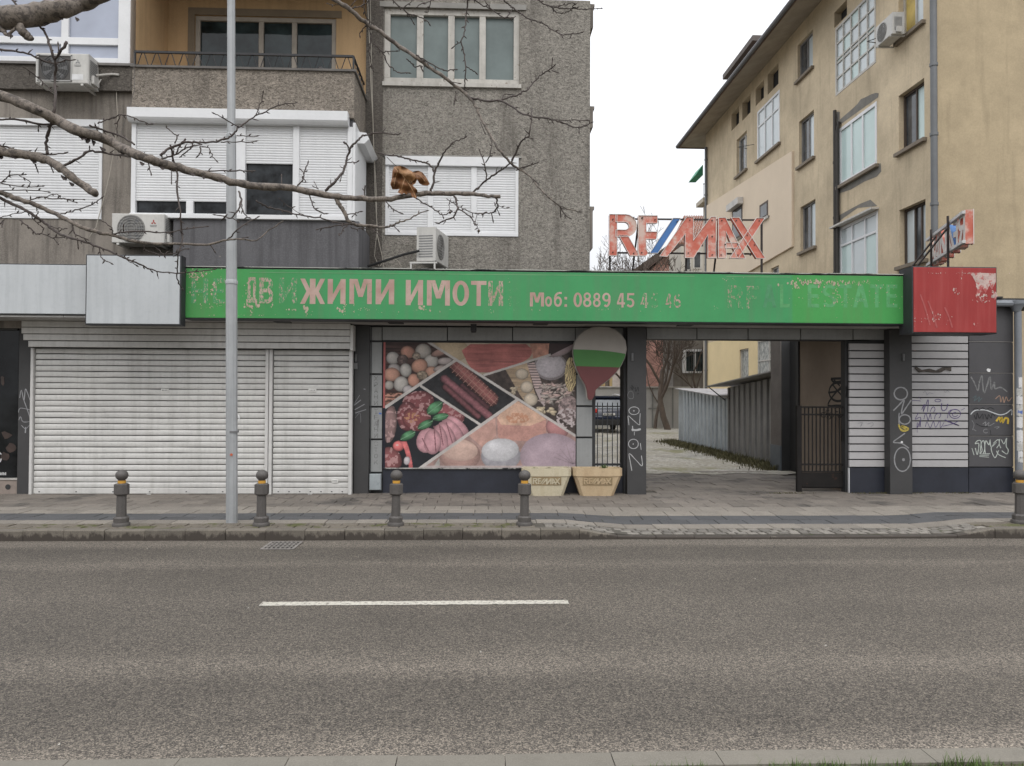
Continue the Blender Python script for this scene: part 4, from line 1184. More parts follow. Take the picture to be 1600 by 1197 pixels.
gt = thing('metal_gate', 'rusty dark metal barred gate leaf closing the alcove beside the driveway', 'gate', (PX(1287,13.6,700), 13.6, .13))
rust = pm('rusty_black_iron', (.012,.010,.009), .75, .4, 5, patch=.64, patchcol=(.045,.024,.015), patchscale=6, spec=.3)
GX = lambda px: PX(px,13.56,700)
GZ = lambda py: PZ(1287,py,13.56)
m_ = MB(); m_.bbox(GX(1244.5),GX(1252),13.53,13.60,ZF,GZ(634)); m_.build('post', rust, gt)
m_ = MB(); m_.bbox(GX(1321),GX(1326),13.54,13.60,ZF+.02,GZ(634)); m_.build('post', rust, gt)
for (t_, b_) in ((635,637.5),(646.5,649),(724.5,727),(736,738)):
    m_ = MB(); m_.box(GX(1252),GX(1321),13.55,13.575,GZ(b_),GZ(t_)); m_.build('rail', rust, gt)
m_ = MB(); m_.bbox(GX(1252),GX(1321),13.555,13.57,GZ(763),GZ(738.5)); m_.box(GX(1253),GX(1320),13.54,13.554,GZ(761),GZ(758.5)); m_.build('kick_plate', rust, gt)
for i in range(11):
    x_ = GX(1257.5+i*6.05); m_ = MB(); m_.box(x_-.009,x_+.009,13.552,13.573,GZ(738),GZ(635)); m_.build('bar', rust, gt)
m_ = MB()
for (cx_, cy_, r_) in ((1287,648,4),(1294,644,3.4),(1300,649,3),(1308,646,3),(1312,650,2.6),(1295,652,3)):
    m_.tube([tuple(aty(p[0],p[1],13.54)) for p in ell(cx_,cy_,r_,r_,0,5.2,9)], .008, 5)
m_.build('scrollwork', rust, gt)
m_ = MB(); m_.box(GX(1315),GX(1321),13.53,13.58,GZ(690),GZ(672)); m_.build('lock_box', rust, gt)

# barred fence between building corner and pillar
fc = thing('metal_fence', 'low black barred fence between the shop tiles and the sprayed pillar', 'fence', (PX(951,13.5,700), 13.5, .13))
FX = lambda px: PX(px,13.55,680)
for (t_,b_) in ((634,636),(724,727.5)):
    m_ = MB(); m_.box(FX(926),FX(975),13.54,13.56,PZ(950,b_,13.55),PZ(950,t_,13.55)); m_.build('rail', dkmetal, fc)
for i in range(6):
    x_ = FX(933.5+7.8*i); m_ = MB(); m_.box(x_-.007,x_+.007,13.541,13.559,PZ(950,730,13.55),PZ(950,629,13.55)); m_.build('bar', dkmetal, fc)
# ------------------------------------------------------------------ the food poster: flat print, painted as a colour grid
def make_poster():
    W_, H_ = 1455.0, 940.0                   # poster units, origin top left
    nx, ny = 436, 282
    xs_ = (np.arange(nx)+.5)*W_/nx; ys_ = (np.arange(ny)+.5)*H_/ny
    Xg, Yg = np.meshgrid(xs_, ys_); Xg += 45; Yg += 75
    img = np.zeros((ny, nx, 3)); rs = np.random.RandomState(4)
    def nz(sx, sy, seed, oct_=3):
        r_ = np.random.RandomState(seed); out = np.zeros_like(Xg); amp = 1; tot = 0
        for o_ in range(oct_):
            gx_, gy_ = max(2,int(W_/sx*2**o_))+2, max(2,int(H_/sy*2**o_))+2
            g_ = r_.rand(gy_, gx_)
            u = (Xg-45)/W_*(gx_-1.001); v_ = (Yg-75)/H_*(gy_-1.001)
            i, j = u.astype(int), v_.astype(int); fu, fv = u-i, v_-j
            fu = fu*fu*(3-2*fu); fv = fv*fv*(3-2*fv)
            out += amp*(g_[j,i]*(1-fu)*(1-fv)+g_[j,i+1]*fu*(1-fv)+g_[j+1,i]*(1-fu)*fv+g_[j+1,i+1]*fu*fv)
            tot += amp; amp *= .55
        return out/tot
    def poly(pts):
        m = np.zeros(Xg.shape, bool); n = len(pts)
        for i in range(n):
            x1, y1 = pts[i]; x2, y2 = pts[(i+1)%n]
            if y1 == y2: continue
            c = ((Yg >= min(y1,y2)) & (Yg < max(y1,y2)) & (Xg < (x2-x1)*(Yg-y1)/(y2-y1)+x1)); m ^= c
        return m
    def put(mask, col, tex=None, k=.25):
        c = np.array(col, float)
        if tex is None: img[mask] = c
        else: img[mask] = np.clip(c[None,:]*(1+k*(tex[mask]-.5)*2)[:,None], 0, 255)
    def el(cx_, cy_, rx_, ry_, ang, col, clip=None, k=.22, hl=.25, tex=None, tk=.15):
        a = math.radians(ang); dx, dy = Xg-cx_, Yg-cy_
        u = (dx*math.cos(a)+dy*math.sin(a))/rx_; v_ = (-dx*math.sin(a)+dy*math.cos(a))/ry_
        r2 = u*u+v_*v_; m = r2 < 1
        if clip is not None: m &= clip
        sh_ = 1+hl*(1-np.sqrt(np.clip(((dx/rx_+.35)**2+(dy/ry_+.4)**2),0,4)))*.8 - k*r2**2.5
        if tex is not None: sh_ = sh_*(1+tk*(tex-.5)*2)
        img[m] = np.clip(np.array(col)[None,:]*sh_[m][:,None], 0, 255); return m
    fine, mid, big = nz(14,14,1), nz(40,40,2), nz(160,160,3)
    fib = nz(200,12,5)
    # regions
    eggs = poly([(0,0),(390,70),(575,200),(60,575),(0,620)])
    fillet = poly([(380,60),(1300,60),(1290,175),(790,325),(640,225)])
    meat = poly([(60,560),(325,400),(780,690),(330,1020),(30,1020)])
    saus = poly([(330,395),(590,205),(1050,505),(780,690)])
    flour = poly([(800,325),(1290,175),(1520,60),(1520,790),(1050,505)])
    cheese = poly([(1050,505),(1520,790),(1520,1030),(310,1030),(780,690)])
    put(np.ones(Xg.shape,bool), (60,35,35))
    put(eggs, (70,42,36), fib, .5)
    E = [(230,150,55,46,(196,124,92)),(345,140,60,55,(190,180,168)),(118,195,50,48,(186,178,170)),(407,215,54,50,(196,188,178)),(295,178,32,30,(150,132,112)),(190,205,42,38,(105,82,76)),
         (130,275,48,40,(170,160,156)),(318,252,62,52,(204,134,96)),(215,285,44,52,(188,182,172)),(110,318,62,52,(200,134,100)),(410,295,48,40,(196,134,98)),(275,360,44,50,(204,130,92)),
         (340,325,42,36,(150,130,104)),(180,388,54,58,(196,188,178)),(92,398,34,34,(178,168,156)),(230,430,40,34,(178,168,166)),(470,150,70,26,(180,130,112)),(510,215,60,28,(186,170,164)),(470,270,50,22,(178,160,150))]
    for (a,b,c,d,col) in E: el(a,b,c,d,rs.uniform(-20,20),col,eggs,.38,.22,fine if col[0] < 160 else None,.5)
    m = eggs & (Yg > 455) & (Xg < 260); put(m, (150,92,66), (np.sin((Yg+mid*60)/6)+1)/2, .45)
    # fillet on paper
    put(fillet, (190,170,140), big, .2)
    el(560,120,130,90,15,(206,178,132),fillet,.1,.1)
    m = poly([(635,135),(700,85),(1120,80),(1180,130),(1150,185),(1080,230),(900,300),(730,300),(680,230)])&fillet
    put(m, (186,70,56), fib*.5+big*.5, .42)
    m2 = poly([(1150,80),(1300,60),(1300,170),(1180,200)])&fillet; put(m2, (196,120,84), mid, .25)
    # sausages on slate
    put(saus, (40,39,42), mid, .55)
    for (x0,y0,x1,y1,w_,col) in ((600,260,860,500,54,(120,52,46)),(640,400,830,560,22,(66,30,36)),(505,350,840,625,33,(112,54,62)),(510,410,760,630,24,(92,40,46))):
        L = math.hypot(x1-x0,y1-y0); ux, uy = (x1-x0)/L, (y1-y0)/L
        t_ = (Xg-x0)*ux+(Yg-y0)*uy; d_ = -(Xg-x0)*uy+(Yg-y0)*ux
        cap = np.clip(-t_,0,None)**2+np.clip(t_-L,0,None)**2
        r_ = np.sqrt(d_**2+cap)/w_; m = (r_ < 1)&saus
        sh_ = 1.35-.9*r_**2-.25*(d_/w_)+.5*(fine-.5)
        img[m] = np.clip(np.array(col)[None,:]*sh_[m][:,None],0,255)
        if w_ == 54:
            g_ = m & (((t_ % 38) < 4)|((np.abs(d_) % 30) < 3)); img[g_] = (176,110,92)
    # sliced meats
    put(meat, (30,32,38), big, .35)
    sal = nz(22,22,9,2)
    def salami(cx_,cy_,rx_,ry_,a,base=(128,42,48)):
        m_ = el(cx_,cy_,rx_,ry_,a,base,meat,.35,.15)
        f_ = m_&(sal > .60); img[f_] = img[f_]*.35+np.array((215,165,160))*.65
    salami(100,690,50,140,5,(150,110,105)); salami(110,950,75,95,-30,(140,56,56))
    salami(310,520,120,80,-10); salami(230,630,78,110,0); salami(300,650,110,90,10,(138,44,46)); salami(560,610,105,85,25,(150,50,58))
    m_ = meat & (((Xg-265)/60)**2+((Yg-640)/40)**2 < 1)&(fine > .55); img[m_] = (196,120,52)
    for (cx_,cy_,rx_,ry_,a) in ((600,700,48,110,-52),(575,735,48,115,-42),(530,770,50,110,-30),(480,800,52,110,-14),(380,810,80,95,20),(420,820,66,95,0)):
        m_ = el(cx_,cy_,rx_,ry_,a,(214,140,150),meat,.30,.10,mid,.12)
    for (x0,y0,x1,y1) in ((430,700,445,895),(470,690,500,850),(520,670,570,830),(340,790,390,890)):
        L = math.hypot(x1-x0,y1-y0); d_ = np.abs(-(Xg-x0)*(y1-y0)/L+(Yg-y0)*(x1-x0)/L); m_ = (d_ < 4)&(Yg>y0)&(Yg<y1)&meat; img[m_] = (140,72,84)
    for (cx_,cy_,rx_,ry_,a) in ((435,568,70,42,-38),(365,692,64,30,-28),(478,635,62,28,-14),(235,775,62,32,-28)):
        m_ = el(cx_,cy_,rx_,ry_,a,(56,128,74),meat,.45,.3,mid,.35)
        aa = math.radians(a); d_ = np.abs(-(Xg-cx_)*math.sin(aa)+(Yg-cy_)*math.cos(aa)); img[m_&(d_<2.5)] = (110,170,120)
    el(165,853,43,40,0,(214,44,40),meat,.4,.5); el(155,845,9,8,0,(240,190,180),meat,0,0)
    m_ = (np.abs(Xg-(205+ (Yg-820)*.42 - ((Yg-820)/200)**2*30)) < 20-(Yg-820)*.03)&(Yg>818)&(Yg<1016)&meat; put(m_, (206,42,40), mid, .3)
    el(228,962,24,32,10,(200,190,192),meat,.3,.2)
    # flour, eggs and pasta
    put(flour, (74,60,54), mid, .5)
    put(poly([(960,265),(1130,225),(1210,520),(1150,560),(1080,470)])&flour, (176,146,106), fib, .3)
    for (a,b,c,d) in ((1092,308,50,42),(1130,406,50,46),(1160,500,54,50)): el(a,b,c,d,0,(206,186,158),flour,.35,.2)
    el(1310,250,128,104,0,(150,138,138),flour,.1,.1); el(1310,246,112,90,0,(196,186,190),flour,.08,.12,fine,.10); el(1380,120,110,50,-20,(176,150,152),flour,.2,.1)
    m_ = poly([(1130,230),(1185,220),(1255,410),(1280,520),(1262,552),(1235,520),(1190,420)])&flour
    put(m_, (176,150,144), (np.sin((Yg)/3.2)+1)/2, .30); put(m_&(Yg > 420), (196,172,168), None)
    for i in range(95):
        a_, b_ = rs.uniform(1245,1470), rs.uniform(385,525); el(a_,b_,rs.uniform(26,38),8,rs.uniform(-70,70),(186+rs.randint(-18,14),160,148),flour,.35,.3)
    m_ = flour&(((Xg-1462)/44)**2+((Yg-310)/130)**2 < 1); put(m_, (196,168,104), (np.sin(Xg/2.5+mid*20)+1)/2, .35)
    el(1450,575,82,105,0,(150,126,122),flour,.1,.1,fine,.55)
    m_ = flour&(((Xg-1440)/85)**2+((Yg-640)/75)**2 < 1)&(fine > .52); img[m_] = (206,188,186)
    for i in range(16): el(rs.uniform(1205,1330),rs.uniform(555,605),rs.uniform(18,30),12,rs.uniform(-60,60),(204,182,140),flour,.3,.3)
    for i in range(12): el(rs.uniform(975,1050),rs.uniform(395,470),18,9,rs.uniform(-60,60),(190,170,136),flour,.3,.3)
    # cheeses
    put(cheese, (176,134,122), mid, .15)
    put(poly([(690,770),(760,700),(890,640),(900,770),(800,865)])&cheese, (204,146,126), mid, .12)
    put(poly([(905,640),(1010,500),(1070,500),(1278,650),(1276,800),(1180,812),(940,808),(912,775)])&cheese, (200,132,112), fine, .08)
    put(poly([(905,640),(1010,500),(1070,500),(1278,650),(1150,700),(935,690)])&cheese, (222,168,130), mid, .14)
    m_ = cheese&(((Xg-1060)/90)**2+((Yg-640)/40)**2 < 1)&(fine>.5); img[m_] = (206,128,70)
    el(1360,720,90,70,30,(188,112,110),cheese,.3,.1)
    put(poly([(420,1020),(470,940),(480,1020)])&cheese,(190,186,178),mid,.1)
    el(625,915,156,122,4,(190,140,124),cheese,.20,.08,fib,.12); el(620,880,140,82,6,(218,174,152),cheese,.08,.05,mid,.06)
    el(935,925,150,112,0,(176,172,178),cheese,.15,.05,mid,.10); el(930,880,140,86,-4,(214,212,214),cheese,.10,.05,mid,.06)
    el(1330,940,250,185,8,(190,162,174),cheese,.12,.06,big,.08)
    for k_ in range(9):
        a_ = math.radians(-150+k_*16); x1_, y1_ = 1480+math.cos(a_)*300, 985+math.sin(a_)*190
        L = math.hypot(x1_-1480,y1_-985); d_ = np.abs(-(Xg-1480)*(y1_-985)/L+(Yg-985)*(x1_-1480)/L); t_ = ((Xg-1480)*(x1_-1480)+(Yg-985)*(y1_-985))/L
        m_ = (d_ < 2.2)&(t_ > 0)&(t_ < 150)&cheese; img[m_] = img[m_]*.86
    put(poly([(330,1000),(1500,1000),(1500,1030),(330,1030)])&cheese, (196,176,170), mid, .1)
    # pale dividing bands
    for (x0,y0,x1,y1,w_) in ((40,580,600,200,11),(380,70,1520,785,9),(325,400,785,695,9),(310,1030,1060,500,11),(800,320,1310,160,8)):
        L = math.hypot(x1-x0,y1-y0); t_ = ((Xg-x0)*(x1-x0)+(Yg-y0)*(y1-y0))/L; d_ = np.abs(-(Xg-x0)*(y1-y0)+(Yg-y0)*(x1-x0))/L
        img[(d_ < w_)&(t_ > 0)&(t_ < L)] = (206,198,190)
    img[(Xg < 62)&(Yg < 570)] = (176,40,26); img[(Xg < 64)&(Yg >= 570)] = (24,26,44)
    # tiny speckle of print grain
    tx = (1+.08*(nz(9,9,21,2)-.5)+.10*(nz(34,30,22,3)-.5)+.14*(nz(110,90,23,2)-.5)+.08*(rs.rand(ny,nx)-.5))[:,:,None]
    img[:] = np.clip(img*tx+6, 0, 255)
    a = rect(598.5, 899.5, 536, 731.5, YF-.02)
    x0, x1, z0, z1 = a
    po = thing('poster', 'large food poster with eggs, sausages, sliced meats and cheeses in slanted fields', 'poster', ((x0+x1)/2, YF, z0))
    m_ = MB(); m_.box(x0, x1, YF-.018, YF+.029, z0, z1); m_.build('backing_board', dkmetal, po)
    gx_ = np.linspace(x0, x1, nx+1)-po.location.x; gz_ = np.linspace(z1, z0, ny+1)-po.location.z
    GXm, GZm = np.meshgrid(gx_, gz_)
    co = np.stack([GXm.ravel(), np.full(GXm.size, -.0195), GZm.ravel()], 1).astype('f')
    idx = np.arange((nx+1)*(ny+1)).reshape(ny+1, nx+1)
    q = np.stack([idx[1:,:-1], idx[1:,1:], idx[:-1,1:], idx[:-1,:-1]], -1).reshape(-1, 4)
    me = bpy.data.meshes.new('print')
    me.vertices.add(len(co)); me.vertices.foreach_set('co', co.ravel())
    me.loops.add(q.size); me.loops.foreach_set('vertex_index', q.ravel().astype('i'))
    me.polygons.add(len(q)); me.polygons.foreach_set('loop_start', np.arange(0, q.size, 4, dtype='i'))
    me.update(calc_edges=True)
    c = img/255.0; c = np.where(c <= .04045, c/12.92, ((c+.055)/1.055)**2.4)
    pad = np.zeros((ny+1, nx+1, 3)); pad[:ny,:nx] = c; pad[ny,:nx] = c[-1]; pad[:ny,nx] = c[:,-1]; pad[ny,nx] = c[-1,-1]
    at = me.color_attributes.new('print', 'FLOAT_COLOR', 'POINT')
    at.data.foreach_set('color', np.concatenate([pad, np.ones((ny+1,nx+1,1))], -1).astype('f').ravel())
    mt, t, b = nodes('poster_print')
    an = t.nodes.new('ShaderNodeAttribute'); an.attribute_name = 'print'
    c2 = mixc(t, 1.0, an.outputs['Color'], (.71,.705,.71), 'MULTIPLY')
    hv = N(t, 'ShaderNodeHueSaturation'); hv.inputs['Saturation'].default_value = .76; t.links.new(c2, hv.inputs['Color']); c2 = hv.outputs[0]
    t.links.new(c2, b.inputs['Base Color']); b.inputs['Roughness'].default_value = .45; b.inputs['Specular IOR Level'].default_value = .35
    me.materials.append(mt)
    ob = bpy.data.objects.new('print', me); C.objects.link(ob); ob.parent = po
make_poster()
# ------------------------------------------------------------------ balloon-shaped sign
YBa = 13.12
bs = thing('balloon_sign', 'hot-air-balloon shaped board painted white, green and dark red over the shop tiles', 'sign', (PX(937,YBa,560), YBa+.03, PZ(937,625,YBa)))
outl = [(937,510.5),(925,512.5),(914,517),(905,525),(898,536),(895.5,548),(897,562),(901,576),(907,589),(914,600),(917,610),(917.5,620),(920,624.5),(925,625),(929,618),(931,609),(941,600),(952,592),(962,582),(970,571),(976,558),(979,545),(977,533),(971,524),(962,516.5),(950,511.5)]
def poly_cut(pts, ya, yb):
    """part of the outline between two boundary curves (functions of px)"""
    out = []
    n = len(pts)
    fine_ = []
    for i in range(n):
        a, b = pts[i], pts[(i+1)%n]
        for k_ in range(6): fine_.append((a[0]+(b[0]-a[0])*k_/6, a[1]+(b[1]-a[1])*k_/6))
    return [(x, min(max(y, ya(x)), yb(x))) for x, y in fine_]
b1_ = lambda x: 546-3.0*math.sin((x-895)/84*3.14*.8)+ (x-895)/84*9
b2_ = lambda x: 572+ (x-900)/80*2.5
from mathutils.geometry import tessellate_polygon
def band(ya, yb, mat_, nm, dy):
    xs_ = np.linspace(896, 978.5, 60); m_ = MB(); top, bot = [], []
    for x in xs_:
        ys_ = []
        n = len(outl)
        for i in range(n):
            (x1,y1),(x2,y2) = outl[i], outl[(i+1)%n]
            if (x1-x)*(x2-x) <= 0 and x1 != x2: ys_.append(y1+(y2-y1)*(x-x1)/(x2-x1))
        if len(ys_) < 2: continue
        t_, b_ = max(min(ys_), ya(x)), min(max(ys_), yb(x))
        if b_-t_ < .15: continue
        top.append((x,t_)); bot.append((x,b_))
    pl = [aty(p[0],p[1],YBa) for p in top]+[aty(p[0],p[1],YBa) for p in bot[::-1]]
    m_.prism([(p.x,p.z) for p in pl], YBa-dy, YBa+.03); return m_.build(nm, mat_, bs)
band(lambda x: 0, b1_, pm('balloon_white', (.30,.275,.245), .6, .08, 3, dirt=.1), 'white_panel', .010)
band(b1_, b2_, pm('balloon_green', (.045,.16,.035), .6, .1, 3), 'green_panel', .006)
band(b2_, lambda x: 999, pm('balloon_red', (.115,.030,.030), .6, .1, 3), 'red_panel', .003)
rim = MB()
cxm = 937; q = [aty(p[0]+(1.2 if p[0]>cxm else -1.2), p[1]+(-1.0 if p[1]<540 else 1.0), YBa) for p in outl]
rim.prism([(p.x,p.z) for p in q], YBa+.031, YBa+.055); rim.build('backing', pm('balloon_edge', (.30,.28,.25), .6), bs)
for py_ in (545, 590):
    m_ = MB(); c_ = aty(925, py_, YBa); m_.box(c_.x-.02,c_.x+.02,YBa+.056,YF+.0,c_.z-.02,c_.z+.02); m_.build('bracket', dkmetal, bs)

# ------------------------------------------------------------------ channel letters, strokes in letter units 0..1000 x 0..250
def LET_POLYS():
    """(polygon points (x right, y down), is_blue) traced as bars"""
    def barp(x0,y0,x1,y1,wt,wb=None):          # slanted bar with level ends
        wb = wt if wb is None else wb
        return [(x0,y0),(x0+wt,y0),(x1+wb,y1),(x1,y1)]
    P_ = []
    # R
    P_.append(([(0,0),(45,0),(45,253),(0,253)],0))
    bowl_o = [(40,0),(100,0)]+[(100+68*math.sin(a),68-68*math.cos(a)) for a in [i*math.pi/10 for i in range(1,10)]]+[(100,136),(40,136)]
    bowl_i = [(44,96),(96,96)]+[(96+26*math.sin(a),70+26*math.cos(a)) for a in [i*math.pi/8 for i in range(1,8)]]+[(96,44),(44,44)]
    P_.append((bowl_o+[(40,96.01)]+bowl_i[1:-1]+[(40,44.01)],0))
    P_.append((barp(60,130,128,253,52,56),0))
    # E
    P_.append(([(180,6),(296,6),(296,50),(226,50),(226,106),(296,106),(288,149),(226,149),(226,212),(238,238),(226,253),(180,253)],0))
    # slash (blue)
    P_.append(([(396,20),(440,20),(300,236),(252,238)],1))
    # M
    P_.append(([(480,12),(520,12),(520,160),(634,8),(662,8),(662,262),(614,262),(614,116),(524,262),(472,262),(472,112),(358,256),(314,254)],0))
    # A
    P_.append(([(680,14),(722,12),(846,262),(800,262),(726,95),(726,262),(680,262)],0))
    P_.append(([(724,168),(800,168),(812,200),(724,200)],0))
    # X
    P_.append((barp(760,12,918,262,48,52),0)); P_.append((barp(918,14,752,262,48,50),0))
    return P_
LP_ = LET_POLYS()
def faded_red():
    m, t, b = nodes('faded_orange_red')
    n1 = noise_n(t, 3.2, 6, .65); n2 = noise_n(t, 16, 4, .7)
    c = mixc(t, ramp(t, n1, .38, .58), (.46,.105,.065), (.54,.20,.15))
    c = mixc(t, ramp(t, math_n(t,'ADD',math_n(t,'MULTIPLY',n1,.7),math_n(t,'MULTIPLY',n2,.3)), .49, .60), c, (.54,.40,.34))
    t.links.new(c, b.inputs['Base Color']); b.inputs['Roughness'].default_value = .6; return m
fr_m = faded_red(); edge_w = pm('channel_edge_white', (.62,.58,.54), .6, .15, 6, dirt=.2)
blue_m = pm('sign_blue', (.045,.145,.36), .5, .15, 4, dirt=.1)
bolt_m = pm('bolt_dark', (.05,.035,.03), .6)
def letters(root, place, depth, scale, mirror=False):
    """place(u, w, d) maps letter units and depth to world; letters become children"""
    for i, (pts, bl) in enumerate(LP_):
        m_ = MB(); n = len(pts); d0 = -.0025*i
        pts2 = pts
        ar = sum(pts2[k][0]*pts2[(k+1)%n][1]-pts2[(k+1)%n][0]*pts2[k][1] for k in range(n))
        if ar > 0: pts2 = pts2[::-1]                     # y down: make it counter-clockwise as seen
        # inset face
        b = len(m_.v)
        cvs = []
        e_ = 3.0
        ins = []
        for k in range(n):
            p0, p1, p2 = (np.array(pts2[(k+o_)%n], float) for o_ in (-1,0,1))
            d1 = (p1-p0)/(np.linalg.norm(p1-p0)+1e-9); d2 = (p2-p1)/(np.linalg.norm(p2-p1)+1e-9)
            n1_ = np.array([d1[1],-d1[0]]); n2_ = np.array([d2[1],-d2[0]]); nn = n1_+n2_; L = np.linalg.norm(nn)
            if L < .25: nn = n1_; L = 1
            nn = nn/L; cs = max(.4, float(nn@n1_)); ins.append(tuple(p1-nn*e_/cs))
        m_.v += [place(p[0],p[1],d0) for p in pts2]               # rim front
        m_.v += [place(p[0],p[1],d0) for p in ins]                # inner rim
        m_.v += [place(p[0],p[1],d0+.012) for p in ins]           # face
        m_.v += [place(p[0],p[1],depth+d0) for p in pts2]         # back
        m_.f.append(tuple(range(2*n,3*n))); m_.m.append(0)
        m_.f.append(tuple(reversed(range(3*n,4*n)))); m_.m.append(1)
        for k in range(n):
            j = (k+1)%n
            m_.f += [(k,j,n+j,n+k),(n+k,n+j,2*n+j,2*n+k),(3*n+k,3*n+j,j,k)]; m_.m += [1,1,2]
        m_.build('letter', [blue_m if bl else fr_m, edge_w, fr_m if not bl else blue_m], root)
# big roof sign
YL_ = 12.9
rs_ = thing('letter_sign', 'big faded red letter sign with a blue slash, standing above the green board', 'sign', (PX(1072,YL_,380), YL_, ZS1))
a = rect(952.5, 1194, 335, 402, YL_)
ux = (a[1]-a[0])/968.0; uz = ux*1.0
ZTL, ZTR = PZ(955,335,YL_), PZ(1190,338,YL_)
def place1(u, v_, d_):
    return (a[0]+u*ux, YL_+d_, ZTL+(ZTR-ZTL)*u/968-v_*uz*1.0)
letters(rs_, place1, .10, 1)
for (pp) in ((150,18),(205,20),(20,235),(200,20),(282,30),(200,235),(420,40),(375,240),(500,30),(640,30),(490,235),(640,245),(700,30),(695,245),(720,180),(800,180),(790,30),(935,30),(800,245),(880,245),(905,180),(150,240),(20,30),(640,130),(860,120)):
    m_ = MB(); p = place1(pp[0],pp[1],-.022); m_.box(p[0]-.008,p[0]+.008,p[1]-.006,p[1]+.03,p[2]-.008,p[2]+.008); m_.build('bolt', bolt_m, rs_)
irf = pm('iron_frame', (.03,.022,.02), .7, .3, 5)
zb_ = ZS1-.05
for py_ in (342, 395):
    m_ = MB(); p, q = aty(953,py_,YL_+.14), aty(1192,py_+2,YL_+.14); m_.bar(tuple(p),tuple(q),.026); m_.build('frame_rail', irf, rs_)
for (pb, pt_, yt_, yb_) in ((953,953,338,424),(1072,1072,340,426),(1190,1190,342,428)):
    m_ = MB(); p = aty(pt_,yt_,YL_+.165); m_.bar((p.x,p.y,zb_),(p.x,p.y,p.z),.03); m_.build('frame_post', irf, rs_)
for (pb, pt_) in ((986,998),(1113,1125)):
    m_ = MB(); p = aty(pt_,342,YL_+.18); q = aty(pb,424,YL_+.5); m_.bar((q.x,q.y,zb_),(p.x,p.y,p.z),.026); m_.build('frame_strut', irf, rs_)
# the second sign, seen obliquely from behind
pn = aty(1522, 380, 12.35)
ang = R(17.5); dirx, diry = math.sin(ang), math.cos(ang)
L2 = 2.35; u2 = L2/968; z2t = PZ(1522, 327, 12.35); z2sc = u2*.92
nrmx, nrmy = diry, -dirx                  # faces right, towards +x
rs2 = thing('letter_sign', 'smaller-looking letter sign seen obliquely from behind above the red box', 'sign', (pn.x, pn.y, rx[3]))
def place2(u, v_, d_):
    # u runs away from the camera; the face points to +x so depth goes back towards -x
    s_ = u*u2
    return (pn.x+dirx*s_-nrmx*d_, pn.y+diry*s_-nrmy*d_, z2t-v_*z2sc)
letters(rs2, place2, .13, 1)
for v_ in (18, 236):
    m_ = MB(); m_.bar(place2(-4,v_,.15), place2(968,v_,.15), .05); m_.build('frame_rail', pm('grey_white_rail',(.50,.49,.48),.6,.2,4), rs2)
for u_ in (300, 760):
    m_ = MB(); p = place2(u_, -30, .2); m_.bar((p[0],p[1],rx[3]-.03),(p[0],p[1],p[2]),.03); m_.build('frame_post', irf, rs2)
for u_ in (300, 620):
    m_ = MB(); p = place2(u_, 60, .2); m_.bar((p[0]-.75,p[1]+.6,rx[3]-.4),(p[0],p[1],p[2]),.026); m_.build('frame_strut', irf, rs2)

